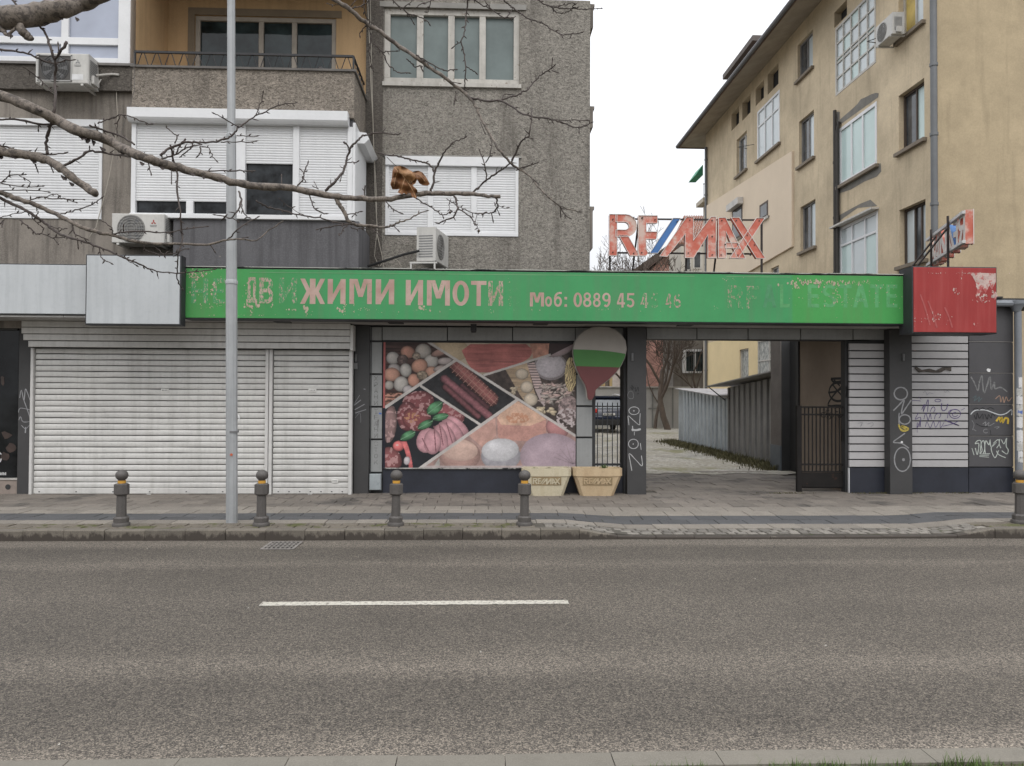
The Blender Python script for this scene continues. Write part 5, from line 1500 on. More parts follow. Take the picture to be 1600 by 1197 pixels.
# ------------------------------------------------------------------ concrete planters
def planter(xa, xb, ba, bb, Y, label, mat_, drop=0):
    c_ = (PX((xa+xb)/2,Y,730)); t_ = thing('planter', label, 'planter', (c_, Y+.2, ZF))
    hw, hb = (PX(xb,Y,735)-PX(xa,Y,735))/2, (PX(bb,Y,770)-PX(ba,Y,770))/2
    cb = PX((ba+bb)/2,Y,770)
    zt_ = PZ(850,732,Y); zs_ = PZ(850,744,Y); D = .36
    def ring(hw_, c, z, d_, y0=0): return [(c-hw_,Y+y0+.05,z),(c-hw_+.05,Y+y0,z),(c+hw_-.05,Y+y0,z),(c+hw_,Y+y0+.05,z),(c+hw_,Y+d_-.05,z),(c+hw_-.05,Y+d_,z),(c-hw_+.05,Y+d_,z),(c-hw_,Y+d_-.05,z)]
    m_ = MB()
    rings = [ring(hb,cb,ZF,D-.04,.05), ring(hw-.02,c_,zs_-.02,D,.012), ring(hw,c_,zs_,D,0), ring(hw,c_,zt_,D,0), ring(hw-.035,c_,zt_,D-.035,.035), ring(hw-.05,c_,zt_-.06,D-.05,.05)]
    for r_ in rings: m_.v += r_
    for i in range(len(rings)-1):
        for k in range(8):
            j = (k+1)%8; m_.f.append((i*8+k,i*8+j,(i+1)*8+j,(i+1)*8+k)); m_.m.append(0)
    m_.f.append(tuple(reversed(range(8)))); m_.m.append(0)
    m_.build('pot', mat_, t_)
    m_ = MB(); n_ = 12
    for j in range(n_+1):
        for i in range(n_+1):
            x = c_+(hw-.05)*(2*i/n_-1); y = Y+.052+(D-.104)*j/n_; m_.v.append((x,y,zt_-.035+noise.noise(Vector((x*9,y*9,0)))*.03))
    for j in range(n_):
        for i in range(n_): a_ = j*(n_+1)+i; m_.f.append((a_,a_+1,a_+n_+2,a_+n_+1)); m_.m.append(0)
    m_.build('soil', pm('dry_soil', (.15,.12,.085), .95, .4, 30), t_)
    # recessed name plate with raised letters; the face leans, so the plate is set in along it
    px0, px1 = (xa+xb)/2-23.5, (xa+xb)/2+22.5
    x0, x1 = PX(px0,Y,752), PX(px1,Y,752); z0, z1 = PZ(850,758.5,Y), PZ(850,745.5,Y)
    def fy(z): return Y+.012+(zs_-.02-z)/(zs_-.02-ZF)*.038
    m_ = MB(); e_ = .008
    for (p0,p1,q0,q1) in ((x0,x1,z1-e_,z1),(x0,x1,z0,z0+e_),(x0,x0+e_,z0,z1),(x1-e_,x1,z0,z1)):
        m_.add([(p0,fy(q0)-.008,q0),(p1,fy(q0)-.008,q0),(p1,fy(q1)-.008,q1),(p0,fy(q1)-.008,q1),(p0,fy(q0)+.01,q0),(p1,fy(q0)+.01,q0),(p1,fy(q1)+.01,q1),(p0,fy(q1)+.01,q1)],[(0,1,2,3),(3,2,6,7),(1,0,4,5),(0,3,7,4),(2,1,5,6)])
    pl = m_.build('plate_rim', pm('plate_rim_brown', (.30,.22,.12), .9, .3, 9), t_)  # rim coloured darker than the pot
    m_ = MB(); m_.add([(x0+e_,fy(z0)-.001,z0+e_),(x1-e_,fy(z0)-.001,z0+e_),(x1-e_,fy(z1)-.001,z1-e_),(x0+e_,fy(z1)-.001,z1-e_)],[(0,1,2,3)]); m_.build('plate_ground', pm('plate_ground_brown', (.33,.255,.15), .9, .3, 9), t_)  # plate ground in a darker brown than the pot
    us = (x1-x0-.03)/968; vs = (z1-z0-.03)/262
    for i, (pts, bl) in enumerate(LP_):
        m_ = MB(); n = len(pts)
        ar = sum(pts[k][0]*pts[(k+1)%n][1]-pts[(k+1)%n][0]*pts[k][1] for k in range(n))
        p2 = pts[::-1] if ar > 0 else pts
        F_ = lambda p, o_: (x0+.015+p[0]*us, fy(z1-.015-p[1]*vs)-o_-.0006*i, z1-.015-p[1]*vs)
        m_.v += [F_(p,.010) for p in p2]+[F_(p,-.002) for p in p2]
        m_.f.append(tuple(range(n))); m_.m.append(0)
        for k in range(n): j=(k+1)%n; m_.f.append((n+k,n+j,j,k)); m_.m.append(0)
        m_.build('raised_letter', mat_, t_)
    return t_, c_, zt_, Y
cream = pm('cream_concrete', (.50,.445,.32), .85, .12, 3, speck=.08, speckscale=80, dirt=.3, streak=.25, streakcol=(.36,.28,.16), bump=.2)
tan = pm('tan_concrete', (.47,.36,.225), .85, .16, 3, speck=.08, speckscale=80, dirt=.3, streak=.3, streakcol=(.33,.21,.11), bump=.2)
pA = planter(816, 893, 830, 881, 12.96, 'cream concrete planter with lettered plate, left one next to the bollard', cream)
pB = planter(896, 973, 908, 960, 12.97, 'tan weathered concrete planter with lettered plate, beside the sprayed pillar', tan)
mb = MB()
def fx2():
    q_ = rnd.choice([(pB[1]+.12,1.4),(pB[1]+.12,1.2),(pA[1]-.2,.6),(pA[1]+.05,.5),(pB[1]+.3,.5)])
    return (q_[0]+rnd.gauss(0,.025), 13.12+rnd.gauss(0,.02), pB[2]-.04, q_[1])
blades(mb, 160, fx2, (.04,.09), .006)
o = mb.build('weeds', grass_m); tag(o, 'few small weeds sprouting from the dry soil of the planters', 'weeds', kind='stuff')

# ------------------------------------------------------------------ bollards
bol_m = pm('bollard_grey', (.088,.080,.074), .6, .15, 8, speck=.1, dirt=.35, metal=.1)
yel_m = pm('bollard_yellow', (.55,.29,.04), .5, .1, 9, dirt=.1)
def bollard():
    t_ = thing('bollard', '', 'bollard', (0,0,0), 'grey bollards along the far kerb')
    m_ = MB()
    def sq(w0, w1, z0, z1, c=.22):
        """octagonal-ish block"""
        def rg(w_, z): k_ = w_*c; return [(-w_/2+k_,-w_/2,z),(w_/2-k_,-w_/2,z),(w_/2,-w_/2+k_,z),(w_/2,w_/2-k_,z),(w_/2-k_,w_/2,z),(-w_/2+k_,w_/2,z),(-w_/2,w_/2-k_,z),(-w_/2,-w_/2+k_,z)]
        b = len(m_.v); m_.v += rg(w0,z0)+rg(w1,z1)
        for k in range(8): j=(k+1)%8; m_.f.append((b+k,b+j,b+8+j,b+8+k)); m_.m.append(0)
        m_.f.append(tuple(b+k for k in reversed(range(8)))); m_.m.append(0); m_.f.append(tuple(b+8+k for k in range(8))); m_.m.append(0)
    sq(.165,.17,.050,.105,.27); sq(.17,.145,.105,.125,.27)
    sq(.114,.106,.125,.395,.29)
    m_.build('shaft', bol_m, t_)
    m_ = MB(); sq(.13,.165,.395,.412,.27); sq(.165,.165,.412,.532,.27); sq(.165,.12,.532,.546,.27); m_.build('block', bol_m, t_)
    m_ = MB(); m_.lathe(0,0,[(.105,0),(.108,.03),(.10,.045),(.085,.05)],24); m_.build('foot', bol_m, t_, 40.0)
    m_ = MB(); m_.lathe(0,0,[(.048,.5465),(.048,.582)],20); m_.build('yellow_band', yel_m, t_, 40.0)
    m_ = MB(); pr = [(.045,.5825)]+[(.078*math.cos(a),.648+.070*math.sin(a)) for a in [R(-58+148*i/10) for i in range(11)]]; pr[-1]=(.004,.718)
    m_.lathe(0,0,pr,24); m_.build('ball', bol_m, t_, True)
    return t_
b0 = bollard()
BL = [(190, 'grey bollard with yellow band in front of the wide shutter, leftmost'),
      (408.5, 'grey bollard with yellow band right beside the galvanised lamp post'),
      (618.5, 'grey bollard with yellow band below the tomato end of the food poster'),
      (819.5, 'grey bollard with yellow band standing in front of the cream planter'),
      (1593, 'grey bollard with yellow band past the driveway, at the foot of the stickered downpipe')]
for i, (px_, lb) in enumerate(BL):
    o = b0 if i == 0 else copy_tree(b0)
    Yb = 10.06 if i < 4 else 10.15
    o.location = (PX(px_, Yb, 780), Yb, .128); o.rotation_euler.z = rnd.uniform(-.06,.06); o['label'] = lb
    o.rotation_euler.y = rnd.uniform(-.012,.012)

# ------------------------------------------------------------------ lamp post and downpipe
galv = pm('galvanised_steel', (.36,.37,.375), .55, .2, 1.6, metal=.2, streak=.45, streakcol=(.25,.26,.265), dirt=.15, bump=.05)
lp = thing('lamp_post', 'tall galvanised octagonal lamp post at the kerb in front of the shutters', 'lamp post', (PX(363.5,10.3,700), 10.3, .125))
lx, ly = lp.location.x, lp.location.y
ltop = PX(361.2, ly, 0); zt0_ = PZ(361, 0, ly); lk = (ltop-lx)/(zt0_-.125)
def post(prof, nm):
    m_ = MB(); m_.lathe(0, 0, prof, 10, rot=.2); m_.v = [(lx+p[0]+lk*(p[2]-.125), ly+p[1], p[2]) for p in m_.v]; m_.build(nm, galv, lp, 30.0)
post([(.074,.125),(.073,3.30)], 'lower_tube'); post([(.070,3.301),(.060,5.25)], 'middle_tube'); post([(.053,5.26),(.046,9.3)], 'upper_tube')
post([(.080,3.27),(.080,3.31),(.071,3.325)], 'collar'); post([(.064,5.22),(.064,5.255),(.054,5.27)], 'collar')
m_ = MB(); m_.box(lx+lk*9.2-.08,lx+lk*9.2+.08,ly-1.2,ly+.1,9.3,9.42); m_.build('lamp_head', galv, lp)
m_ = MB(); c_ = aty(361.5,710.5,ly-.08); m_.lathe(0,0,[(.017,0),(.017,.003)],12); m_.v = [(c_.x+p[0], ly-.079-p[2], c_.z+p[1]) for p in m_.v]; m_.build('orange_sticker', pm('orange_sticker',(.5,.10,.04),.6), lp)
m_ = MB(); c_ = aty(367,648,ly-.07); m_.tube([(c_.x+.04,ly-.06,c_.z+.0),(c_.x+.055,ly-.065,c_.z-.04),(c_.x+.05,ly-.06,c_.z-.08)],.007,4); m_.build('paper_scrap', pm('paper_scrap',(.7,.7,.7),.7), lp)
m_ = MB(); m_.lathe(lx,ly,[(.0775,PZ(363,676,ly)),(.0775,PZ(363,673,ly))],10,rot=.2); m_.build('tape_ring', pm('tape_grey',(.15,.15,.15),.6), lp)

dpm = pm('grey_painted_pipe', (.20,.215,.235), .5, .12, 3, dirt=.25)
YD = 13.28
dp = thing('downpipe', 'grey downpipe with hopper and torn white stickers at the right end of the kiosk', 'downpipe', (PX(1591,YD,650), YD, .13))
dx = PX(1591.5,YD,650)
m_ = MB(); m_.lathe(dx,YD,[(.062,ZF),(.060,PZ(1590,487,YD))],14); m_.build('pipe', dpm, dp, 40.0)
m_ = MB(); zz = PZ(1590,487,YD); m_.lathe(dx-.02,YD,[(.062,zz),(.085,zz+.06),(.135,zz+.13),(.14,zz+.19)],14); m_.build('hopper', dpm, dp, 30.0)
m_ = MB(); m_.tube([(dx-2.2,YD-.02,zz+.14),(dx+2.4,YD-.02,zz+.15)], .06, 8); m_.build('gutter', dpm, dp, 40.0)
m_ = MB(); m_.box(dx-1.9,dx+2.3,YD-.02,YD+1.6,zz+.20,zz+.235); m_.box(dx-.8,dx-.3,YD-.05,YD+.2,zz+.236,zz+.26); m_.build('roof_edge', lead, dp)
stk = [pm('sticker_white',(.62,.62,.62),.6,.15,20,dirt=.4), pm('sticker_pale',(.50,.50,.48),.6,.3,25,dirt=.5), pm('sticker_blue',(.05,.12,.4),.5)]
for (a_, b_, k_, w_) in ((590,606,0,.5),(607,618,1,1),(619,632,0,1),(633,650,1,1),(641,646,2,.8),(651,668,0,1),(672,690,0,1),(691,704,1,1),(705,714,0,.7),(715,722,1,.8)):
    z0_, z1_ = PZ(1590,b_,YD), PZ(1590,a_,YD); m_ = MB(); r_ = .0635+.0006*rnd.random()
    c0 = -1.9 - w_*.6; n_ = 8; v = []
    for i in range(n_+1):
        an_ = -math.pi/2-1.1*w_+2.2*w_*i/n_; j0, j1 = rnd.uniform(-.012,.012), rnd.uniform(-.012,.012)
        v += [(dx+r_*math.cos(an_),YD+r_*math.sin(an_),z0_+j0),(dx+r_*math.cos(an_),YD+r_*math.sin(an_),z1_+j1)]
    m_.add(v,[(2*i,2*i+2,2*i+3,2*i+1) for i in range(n_)]); m_.build('sticker', stk[k_], dp)

# ------------------------------------------------------------------ air conditioners
ac_m = pm('ac_casing', (.50,.49,.46), .5, .08, 3, dirt=.25, streak=.2); ac_dk = pm('ac_fan_dark', (.045,.045,.045), .7, .2, 6); ac_gr = pm('ac_grille', (.36,.355,.34), .5)
logo_red = pm('logo_red', (.36,.03,.02), .5); grey_pl = pm('print_grey', (.20,.20,.20), .6); wht = pm('label_white',(.66,.66,.66),.6)
def ac_unit(name, label, w=.86, h=.56, d=.32, square=False, logo=True, red=True):
    t_ = thing(name, label, 'air conditioner', (0,0,0), 'air conditioner outdoor units')
    m_ = MB(); m_.bbox(-w/2,w/2,-d/2,d/2,.03,h,.012); m_.build('casing', ac_m, t_)
    cx_, cz_, r_ = -w/2+.31, h/2+.01, .225
    m_ = MB(); m_.add([(cx_+r_*math.cos(-6.283*i/28), -d/2-.0022, cz_+r_*math.sin(-6.283*i/28)) for i in range(28)],[tuple(range(27,-1,-1))])
    m_.build('fan_opening', ac_dk if (square or not red) else pm('ac_fan_grey',(.17,.165,.155),.7,.2,6), t_)
    if square:
        m_ = MB(); m_.box(cx_-.255,cx_+.255,-d/2-.0012,-d/2+.001,.075,h-.05); m_.build('dark_screen', pm('ac_screen',(.07,.065,.06),.7), t_)
    m_ = MB()
    for k in range(7):
        a_ = 6.283*k/7; c, s_ = math.cos(a_), math.sin(a_)
        m_.add([(cx_+c*.04,-d/2-.004,cz_+s_*.04),(cx_+c*.19-s_*.05,-d/2-.0045,cz_+s_*.19+c*.05),(cx_+c*.2+s_*.03,-d/2-.006,cz_+s_*.2-c*.03)],[(0,1,2)])
    m_.build('fan_blade', pm('fan_grey',(.12,.12,.12),.5), t_)
    g_ = MB()
    def ringt(r): g_.tube([(cx_+r*math.cos(6.283*i/28),-d/2-.012,cz_+r*math.sin(6.283*i/28)) for i in range(29)], .0035, 4)
    if not square:
        for i in range(9):
            zz_ = cz_-.2+.05*i; hw_ = math.sqrt(max(.0,r_*r_-(zz_-cz_)**2)); g_.box(cx_-hw_,cx_+hw_,-d/2-.014,-d/2-.009,zz_-.003,zz_+.003)
    for r in (.06,.10,.14,.18,.215): ringt(r)
    g_.build('grille', pm('ac_grille_dark',(.10,.095,.09),.6) if square else pm('ac_grille_mid',(.30,.295,.28),.5) if red else ac_gr, t_)
    if square:
        m_ = MB(); 
        for (p0,p1,q0,q1) in ((cx_-.27,cx_+.27,h-.05,h-.035),(cx_-.27,cx_+.27,.06,.075),(cx_-.27,cx_-.255,.06,h-.035),(cx_+.255,cx_+.27,.06,h-.035)): m_.box(p0,p1,-d/2-.014,-d/2-.001,q0,q1)
        m_.build('grille_frame', ac_gr, t_)
    m_ = MB()
    for i in range(12): m_.box(w/2+.0005,w/2+.006,-d/2+.05,d/2-.06,.12+i*.028,.132+i*.028)
    for i in range(9): m_.box(-w/2-.006,-w/2-.0005,-d/2+.05,d/2-.04,.10+i*.045,.118+i*.045)
    m_.build('side_louvres', grey_pl, t_)
    m_ = MB(); m_.bbox(w/2+.001,w/2+.05,-d/2+.08,d/2-.08,.06,.2,.01); m_.build('valve_cover', ac_m, t_)
    if logo:
        m_ = MB(); lx_, lz_ = w/2-.17, h-.14; q_ = .022
        for (ox,oz,r1) in ((0,.5,90),(-.87,-1.0,210),(.87,-1.0,330)):
            a_ = R(r1); c1 = (lx_+math.cos(a_)*q_*1.05, lz_+math.sin(a_)*q_*1.05)
            pts = [(c1[0]+math.cos(a_)*q_, c1[1]+math.sin(a_)*q_),(c1[0]-math.sin(a_)*q_*.55,c1[1]+math.cos(a_)*q_*.55),(c1[0]-math.cos(a_)*q_,c1[1]-math.sin(a_)*q_),(c1[0]+math.sin(a_)*q_*.55,c1[1]-math.cos(a_)*q_*.55)]
            m_.prism(pts,-d/2-.004,-d/2-.001)
        m_.build('logo', logo_red if red else grey_pl, t_)
        m_ = MB(); 
        for q in range(9): m_.box(lx_-.055+.0125*q,lx_-.047+.0125*q,-d/2-.003,-d/2-.001,lz_-.055,lz_-.043)
        for q in range(8): m_.box(lx_-.050+.0125*q,lx_-.042+.0125*q,-d/2-.003,-d/2-.001,lz_-.075,lz_-.064)
        m_.build('maker_print', grey_pl, t_)
    if square:
        m_ = MB(); m_.box(w/2-.26,w/2-.08,-d/2-.003,-d/2-.001,.09,.18); m_.build('label_sticker', wht, t_)
    m_ = MB(); m_.box(-w/2+.08,-w/2+.12,-d/2,d/2+.12,0,.029); m_.box(w/2-.12,w/2-.08,-d/2,d/2+.12,0,.029)
    m_.build('bracket', ac_m, t_)
    return t_
a1 = ac_unit('air_conditioner', 'beige air conditioner with dark square grille hanging left of the balcony on the grey spandrel', .84,.52,.34, True, True, False)
q = aty(98,134,12.72); a1.location = (q.x, 12.86, q.z)
a2 = ac_unit('air_conditioner', 'white air conditioner with red logo mounted above the tall white sign box', .84,.51,.34)
q = aty(216,383,12.75); a2.location = (q.x, 12.9, q.z)
a3 = ac_unit('air_conditioner', 'white air conditioner turned sideways on a stand on the canopy roof, vents towards the street', .84,.62,.34, False, False)
q = aty(665,413,13.32); a3.location = (q.x+.10, 13.75, q.z+.03); a3.rotation_euler.z = R(77)
st_ = thing('unit_stand', 'pale metal stand carrying the sideways air conditioner on the canopy', 'stand', (q.x, 13.6, ZS1-.1))
for (x_, y_) in ((q.x-.25,13.3),(q.x+.16,13.25),(q.x-.1,13.95),(q.x+.26,13.9)):
    m_ = MB(); m_.bar((x_,y_,ZS1-.12),(x_,y_,q.z+.03),.03); m_.build('leg', ac_m, st_)
m_ = MB(); m_.bar((q.x-.27,13.3,q.z+.02),(q.x+.2,13.25,q.z+.02),.03); m_.build('cross_bar', ac_m, st_)
m_ = MB(); m_.bar((q.x-.12,13.95,q.z+.02),(q.x+.28,13.9,q.z+.02),.03); m_.build('cross_bar', ac_m, st_)
# drain pipe of the first unit
cable([(150,118,12.9),(162,117,12.95),(175,116,13.0),(186,117,13.0)], 12.9, .018, pm('pale_lagging',(.50,.48,.44),.7), 'short pale lagged pipe from the left air conditioner into the spandrel')
cable([(128,128,12.8),(138,138,12.85),(150,138,12.9),(158,124,12.95)], 12.9, .008, MATS['pale_lagging'], 'thin sagging drain hose under the left air conditioner')

# ------------------------------------------------------------------ sprayed paint
def crop(cx_, cy_, s_): return lambda pts: [(cx_+u/s_, cy_+v/s_) for u, v in pts]
def spray(parent, items, Y, mat_, f, wk=1.0):
    if len(items) == 2:
        spray(parent, items[:1], Y, mat_, f, wk); items = items[1:]
    m_ = MB()
    for (pts, w_) in items: stroke(m_, f(pts), w_*wk, Y)
    return m_.build('graffiti', mat_, parent)
chalk = pm('white_spray', (.42,.42,.42), .8, .2, 12, patch=.62, patchcol=(.12,.12,.12), patchscale=30)
f = crop(900,580,5.983)
spray(p3, [(ell(543,370,48,36),1.1),(ell(541,371,4,3),1.2),([(495,505),(491,460),(489,418),(540,462),(592,502),(596,460),(600,395)],1.1),([(520,545),(560,552),(606,541)],3.0),([(528,512),(532,562)],1.3),([(545,565),(545,600)],1.0),(ell(537,680,46,44),1.2),(ell(535,681,3,3),1.2),([(601,672),(609,735)],.9),
           ([(522,930),(508,850),(498,770),(560,830),(618,885),(612,790)],1.2)], 13.2, chalk, f)
spray(p3, [([(480,225),(500,190),(530,195),(535,250),(500,255),(480,225)],.8)], 13.2, pm('dim_spray',(.16,.16,.16),.8), f)
spray(p3, [([(510,150),(530,175),(520,130),(545,165)],1.1),([(555,150),(560,190),(580,150),(585,190)],1.1),([(570,215),(590,205)],1)], 13.2, pm('black_spray',(.012,.012,.014),.7), f)
f = crop(1380,600,5.986)
spray(p4, [(ell(165,90,62,58),2.3),([(95,250),(140,205),(195,150),(180,215),(170,280),(215,220),(262,150)],2.2),(ell(202,332,52,44),2.0),([(150,270),(145,330),(150,380)],1.6),([(205,460),(150,500),(95,545),(170,555),(240,600)],2.0),(ell(180,705,75,112),2.0),(ell(190,708,6,7),2.6)], 13.2, pm('grey_spray',(.25,.25,.255),.8,.2,10), f)
spray(p4, [([(145,375),(160,420),(200,440),(235,420),(200,400),(170,395),(210,425)],3.0)], 13.2, pm('yellow_spray',(.42,.33,.07),.8,.3,20), f)
violet = pm('violet_spray', (.085,.060,.16), .7, .2, 10, patch=.66, patchcol=(.3,.3,.32), patchscale=30)
spray(kio, [([(360,240),(385,190),(375,260),(420,145),(415,260)],1.2),([(440,260),(455,225),(475,215),(485,240),(470,265)],1.1),(ell(512,155,28,12),1.0),([(548,180),(545,225),(560,250),(590,235),(605,185)],1.4),([(262,155),(320,155),(350,160)],.9),([(330,120),(355,145)],.9),
            ([(330,270),(300,330),(345,310),(350,350),(335,400)],1.2),([(380,330),(400,270),(420,340),(440,280),(450,330)],1.1),([(480,330),(490,290),(520,275),(540,290),(520,320)],1.1),(ell(672,280,52,42,.5,6.6),1.3),(ell(672,285,24,20,.2,5.2),1.1),([(600,320),(620,250),(680,240)],1.1),([(730,245),(765,225)],.8),
            ([(320,360),(318,410),(345,350),(350,400)],1.1),([(395,400),(410,355),(440,410),(470,350),(490,405),(530,345),(535,410),(570,360)],1.0),([(575,335),(640,360),(710,390),(600,350)],1.5),([(560,395),(640,375),(700,350)],1.0),([(320,420),(318,455)],.6)], YF-.006, violet, f)
f2 = crop(1200,560,3.99)
spray(kio, [([(560,405),(590,400),(575,425)],.7),([(620,410),(650,400),(655,415),(640,425)],.7),([(580,402),(585,422)],.6)], YF-.006, pm('faint_marker',(.2,.2,.22),.8), f2)
f = crop(1380,420,5.986)
spray(kio, [([(375,1160),(395,1145),(410,1180),(430,1160),(470,1170)],.7),([(570,1145),(585,1155),(600,1140),(620,1155)],.6)], YF-.006, MATS['faint_marker'], f)
spray(kio, [([(820,1010),(850,1060),(885,1140),(900,1060),(925,1000),(930,1080),(945,1160),(975,1080),(1000,1010),(1010,1130),(1040,1060),(1045,1120),(1100,1110),(1160,1150)],2.4)], YF, pm('cloudy_spray',(.20,.20,.20),.9,.3,14,patch=.52,patchcol=(.11,.11,.11),patchscale=18), f)
f = crop(1380,600,5.986)
spray(kio, [([(840,130),(870,110),(850,160),(900,120),(890,165),(925,130)],1.4)], YF, pm('teal_spray',(.10,.135,.145),.8), f)
spray(kio, [([(1050,140),(1090,110),(1100,170),(1120,120),(1130,175),(1150,120),(1170,160),(1205,125)],1.4)], YF, pm('peach_spray',(.34,.22,.16),.8,.3,20), f)
spray(kio, [([(818,285),(860,248),(950,243),(1010,262),(1090,288),(1150,275),(1200,240),(1202,292)],1.5)], YF, pm('bright_white_spray',(.55,.57,.58),.7,.15,14), f)
spray(kio, [([(1058,350),(1085,312),(1095,355),(1110,312),(1120,360),(1140,320),(1168,330),(1165,375)],3.2)], YF, pm('yolk_spray',(.55,.38,.05),.8,.25,20), f)
spray(kio, [([(840,240),(870,225),(900,240),(930,222),(960,240),(1000,222),(1040,238)],1.2),([(850,290),(870,330),(880,270),(900,320),(930,280),(935,330)],1.3),([(950,280),(975,330),(985,285),(1010,320),(1020,280),(1045,300)],1.2),([(870,370),(920,395),(1000,400)],1.2),([(1000,430),(1008,480)],1)], YF, MATS['black_spray'], f)
spray(kio, [([(930,375),(960,355),(955,390),(990,360),(985,395),(1040,365)],1.0),([(830,340),(850,380),(835,430)],.8),([(845,425),(870,440)],.8),(ell(960,440,22,18,.6,5.4),.9),([(1040,405),(1085,400),(1060,420)],.8)], YF, MATS['grey_spray'], f)
mint = pm('mint_white_spray', (.46,.50,.46), .7, .15, 14)
spray(kio, [([(830,600),(850,665)],1.0),([(862,600),(880,660),(895,560),(860,560),(885,530),(915,540),(905,650)],1.4),([(905,655),(925,620),(915,560),(940,530),(950,600),(935,655)],1.3),([(955,655),(950,590),(960,530),(990,570),(1000,520),(1010,590),(1060,545),(1010,600),(1045,690),(1080,620)],1.4),([(1030,555),(1075,520),(1085,560),(1060,600)],1.2),([(1090,515),(1085,560),(1100,600)],1.2),([(1105,520),(1130,560),(1155,505),(1150,580),(1170,620),(1155,655),(1110,625)],1.4),([(1060,625),(1080,660),(1145,690)],1.3),([(900,668),(990,665)],1.0),([(900,678),(990,685)],.9),([(905,655),(1000,652)],1.0)], YF, mint, f)
m_ = MB(); blob(m_, 1545,578.5,4,3,YF); m_.build('paper_scrap', MATS['paper_scrap'], kio)
m_ = MB(); blob(m_, 1409,691,2,1.8,13.2); m_.build('paper_scrap', MATS['paper_scrap'], p4)
f = crop(0,480,3.74)
spray(p1, [([(115,530),(125,485),(140,545),(148,480),(160,500),(176,545)],1.1),([(140,545),(160,600),(178,655)],1.2),([(108,615),(120,590),(175,600)],.9),([(110,660),(120,640),(135,670),(178,668)],1.1),([(125,690),(150,710),(178,682)],1.0),([(150,700),(148,735)],2.0)], 13.3, pm('pillar_spray',(.30,.30,.31),.8), f)
f = crop(540,480,3.99)
spray(p2, [([(55,600),(88,548)],.9),([(52,612),(96,578)],1.6),([(56,640),(118,605)],1.5),([(60,660),(128,638)],1.4),([(112,510),(124,512)],1.6),([(60,690),(90,660),(95,720)],.5)], 13.36, pm('soft_spray',(.24,.24,.25),.8), f)
spray(shop, [([(208,662),(224,664)],2.2)], YF, stk[2], f)
spray(shop, [([(190,740),(205,700),(200,760)],1.4),([(185,665),(200,662)],1.0)], YF, MATS['cloudy_spray'], f)
f = crop(1200,500,4.275)
def stroke_x(mb, pts, w, X):
    P_ = [atx(p[0], p[1], X) for p in catmull(pts)]; b = len(mb.v)
    for i, p in enumerate(P_):
        t_ = P_[min(i+1,len(P_)-1)]-P_[max(i-1,0)]; n_ = Vector((0,-t_.z,t_.y))
        n_ = n_.normalized() if n_.length > 1e-9 else Vector((0,1,0))
        mb.v += [tuple(p+n_*w), tuple(p-n_*w)]
    for i in range(len(P_)-1): mb.f.append((b+2*i,b+2*i+1,b+2*i+3,b+2*i+2)); mb.m.append(0)
m_ = MB()
for k_, (pts, w_) in enumerate([([(420,393),(470,391),(508,393),(480,412),(440,414),(420,393)],.022),(ell(468,480,60,62),.022),([(402,485),(450,478),(508,450)],.018),([(430,430),(470,480),(508,520)],.018),([(506,430),(440,500),(400,570),(460,572),(508,572)],.02),([(440,400),(480,440)],.018)]):
    stroke_x(m_, f(pts), w_, KX0-.032-.0004*k_)
m_.build('graffiti', MATS['black_spray'], al)
# ------------------------------------------------------------------ the ochre house on the right
XW = 10.4
YC, YE = atx(1455, 250, XW).y, 35.3
ZEV = 13.75
def ochre_wall(name, col, seed=0):
    m, t, b = nodes(name)
    n1 = noise_n(t, (.5,.5,.6), 7, .7); n2 = noise_n(t, (1.6,1.6,.9), 5, .65); n3 = noise_n(t, 26, 3, .6)
    n4 = noise_n(t, (2.6,2.6,.22), 5, .65)
    c = mixc(t, ramp(t, n1, .32, .68), sc(col,.80), sc(col,1.15))
    c = mixc(t, ramp(t, n2, .5, .72, 0, .42), c, sc(col,.62))
    c = mixc(t, ramp(t, n4, .54, .70, 0, .45), c, sc(col,.55))
    c = mixc(t, ramp(t, n3, .35, .65), mixc(t, 1.0, c, (.90,.90,.90), 'MULTIPLY'), c)
    t.links.new(c, b.inputs['Base Color']); b.inputs['Roughness'].default_value = .9; b.inputs['Specular IOR Level'].default_value = .2
    bp = N(t, 'ShaderNodeBump'); bp.inputs['Strength'].default_value = .35; bp.inputs['Distance'].default_value = .02
    t.links.new(n2, bp.inputs['Height']); t.links.new(bp.outputs[0], b.inputs['Normal'])
    return m
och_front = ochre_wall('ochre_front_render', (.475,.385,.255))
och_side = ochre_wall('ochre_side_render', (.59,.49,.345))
house = thing('ochre_house', 'four-storey ochre rendered house with deep eaves behind the kiosk on the right', 'building', (16, 26, .13))
def wr(x0, x1, xr, yt, yb):
    """window on the side wall from pixels: far edge x0, near edge x1; top/bottom read at xr"""
    Ya, Yb_ = atx(x1, 500, XW).y, atx(x0, 500, XW).y
    return (Ya, Yb_, atx(xr, yb, XW).z, atx(xr, yt, XW).z)
WN = {
 'A1': wr(1247,1271,1271,44,103), 'A2': wr(1249,1272.5,1272.5,170,244), 'A3': wr(1251,1274.5,1274.5,310,384),
 'B1': wr(1307,1370.5,1370.5,-22,96), 'B2': wr(1312.5,1371.5,1371.5,157,256), 'B3': wr(1312.5,1372.5,1372.5,328,442),
 'C1': wr(1406,1445,1445,-70,31), 'C2': wr(1405.5,1446,1446,120,215), 'C3': wr(1406,1447,1447,310,404),
 'D1': wr(1184,1219,1219,139,222), 'E1': wr(1151,1167,1167,203,263), 'E2': wr(1147,1163,1163,318,368),
 'G1': wr(1190,1203.5,1203.5,312,337), 'G2': wr(1205,1217,1217,414,440),
 'L1': wr(1156,1170,1170,544,602), 'L2': wr(1184,1209,1209,528,602)}
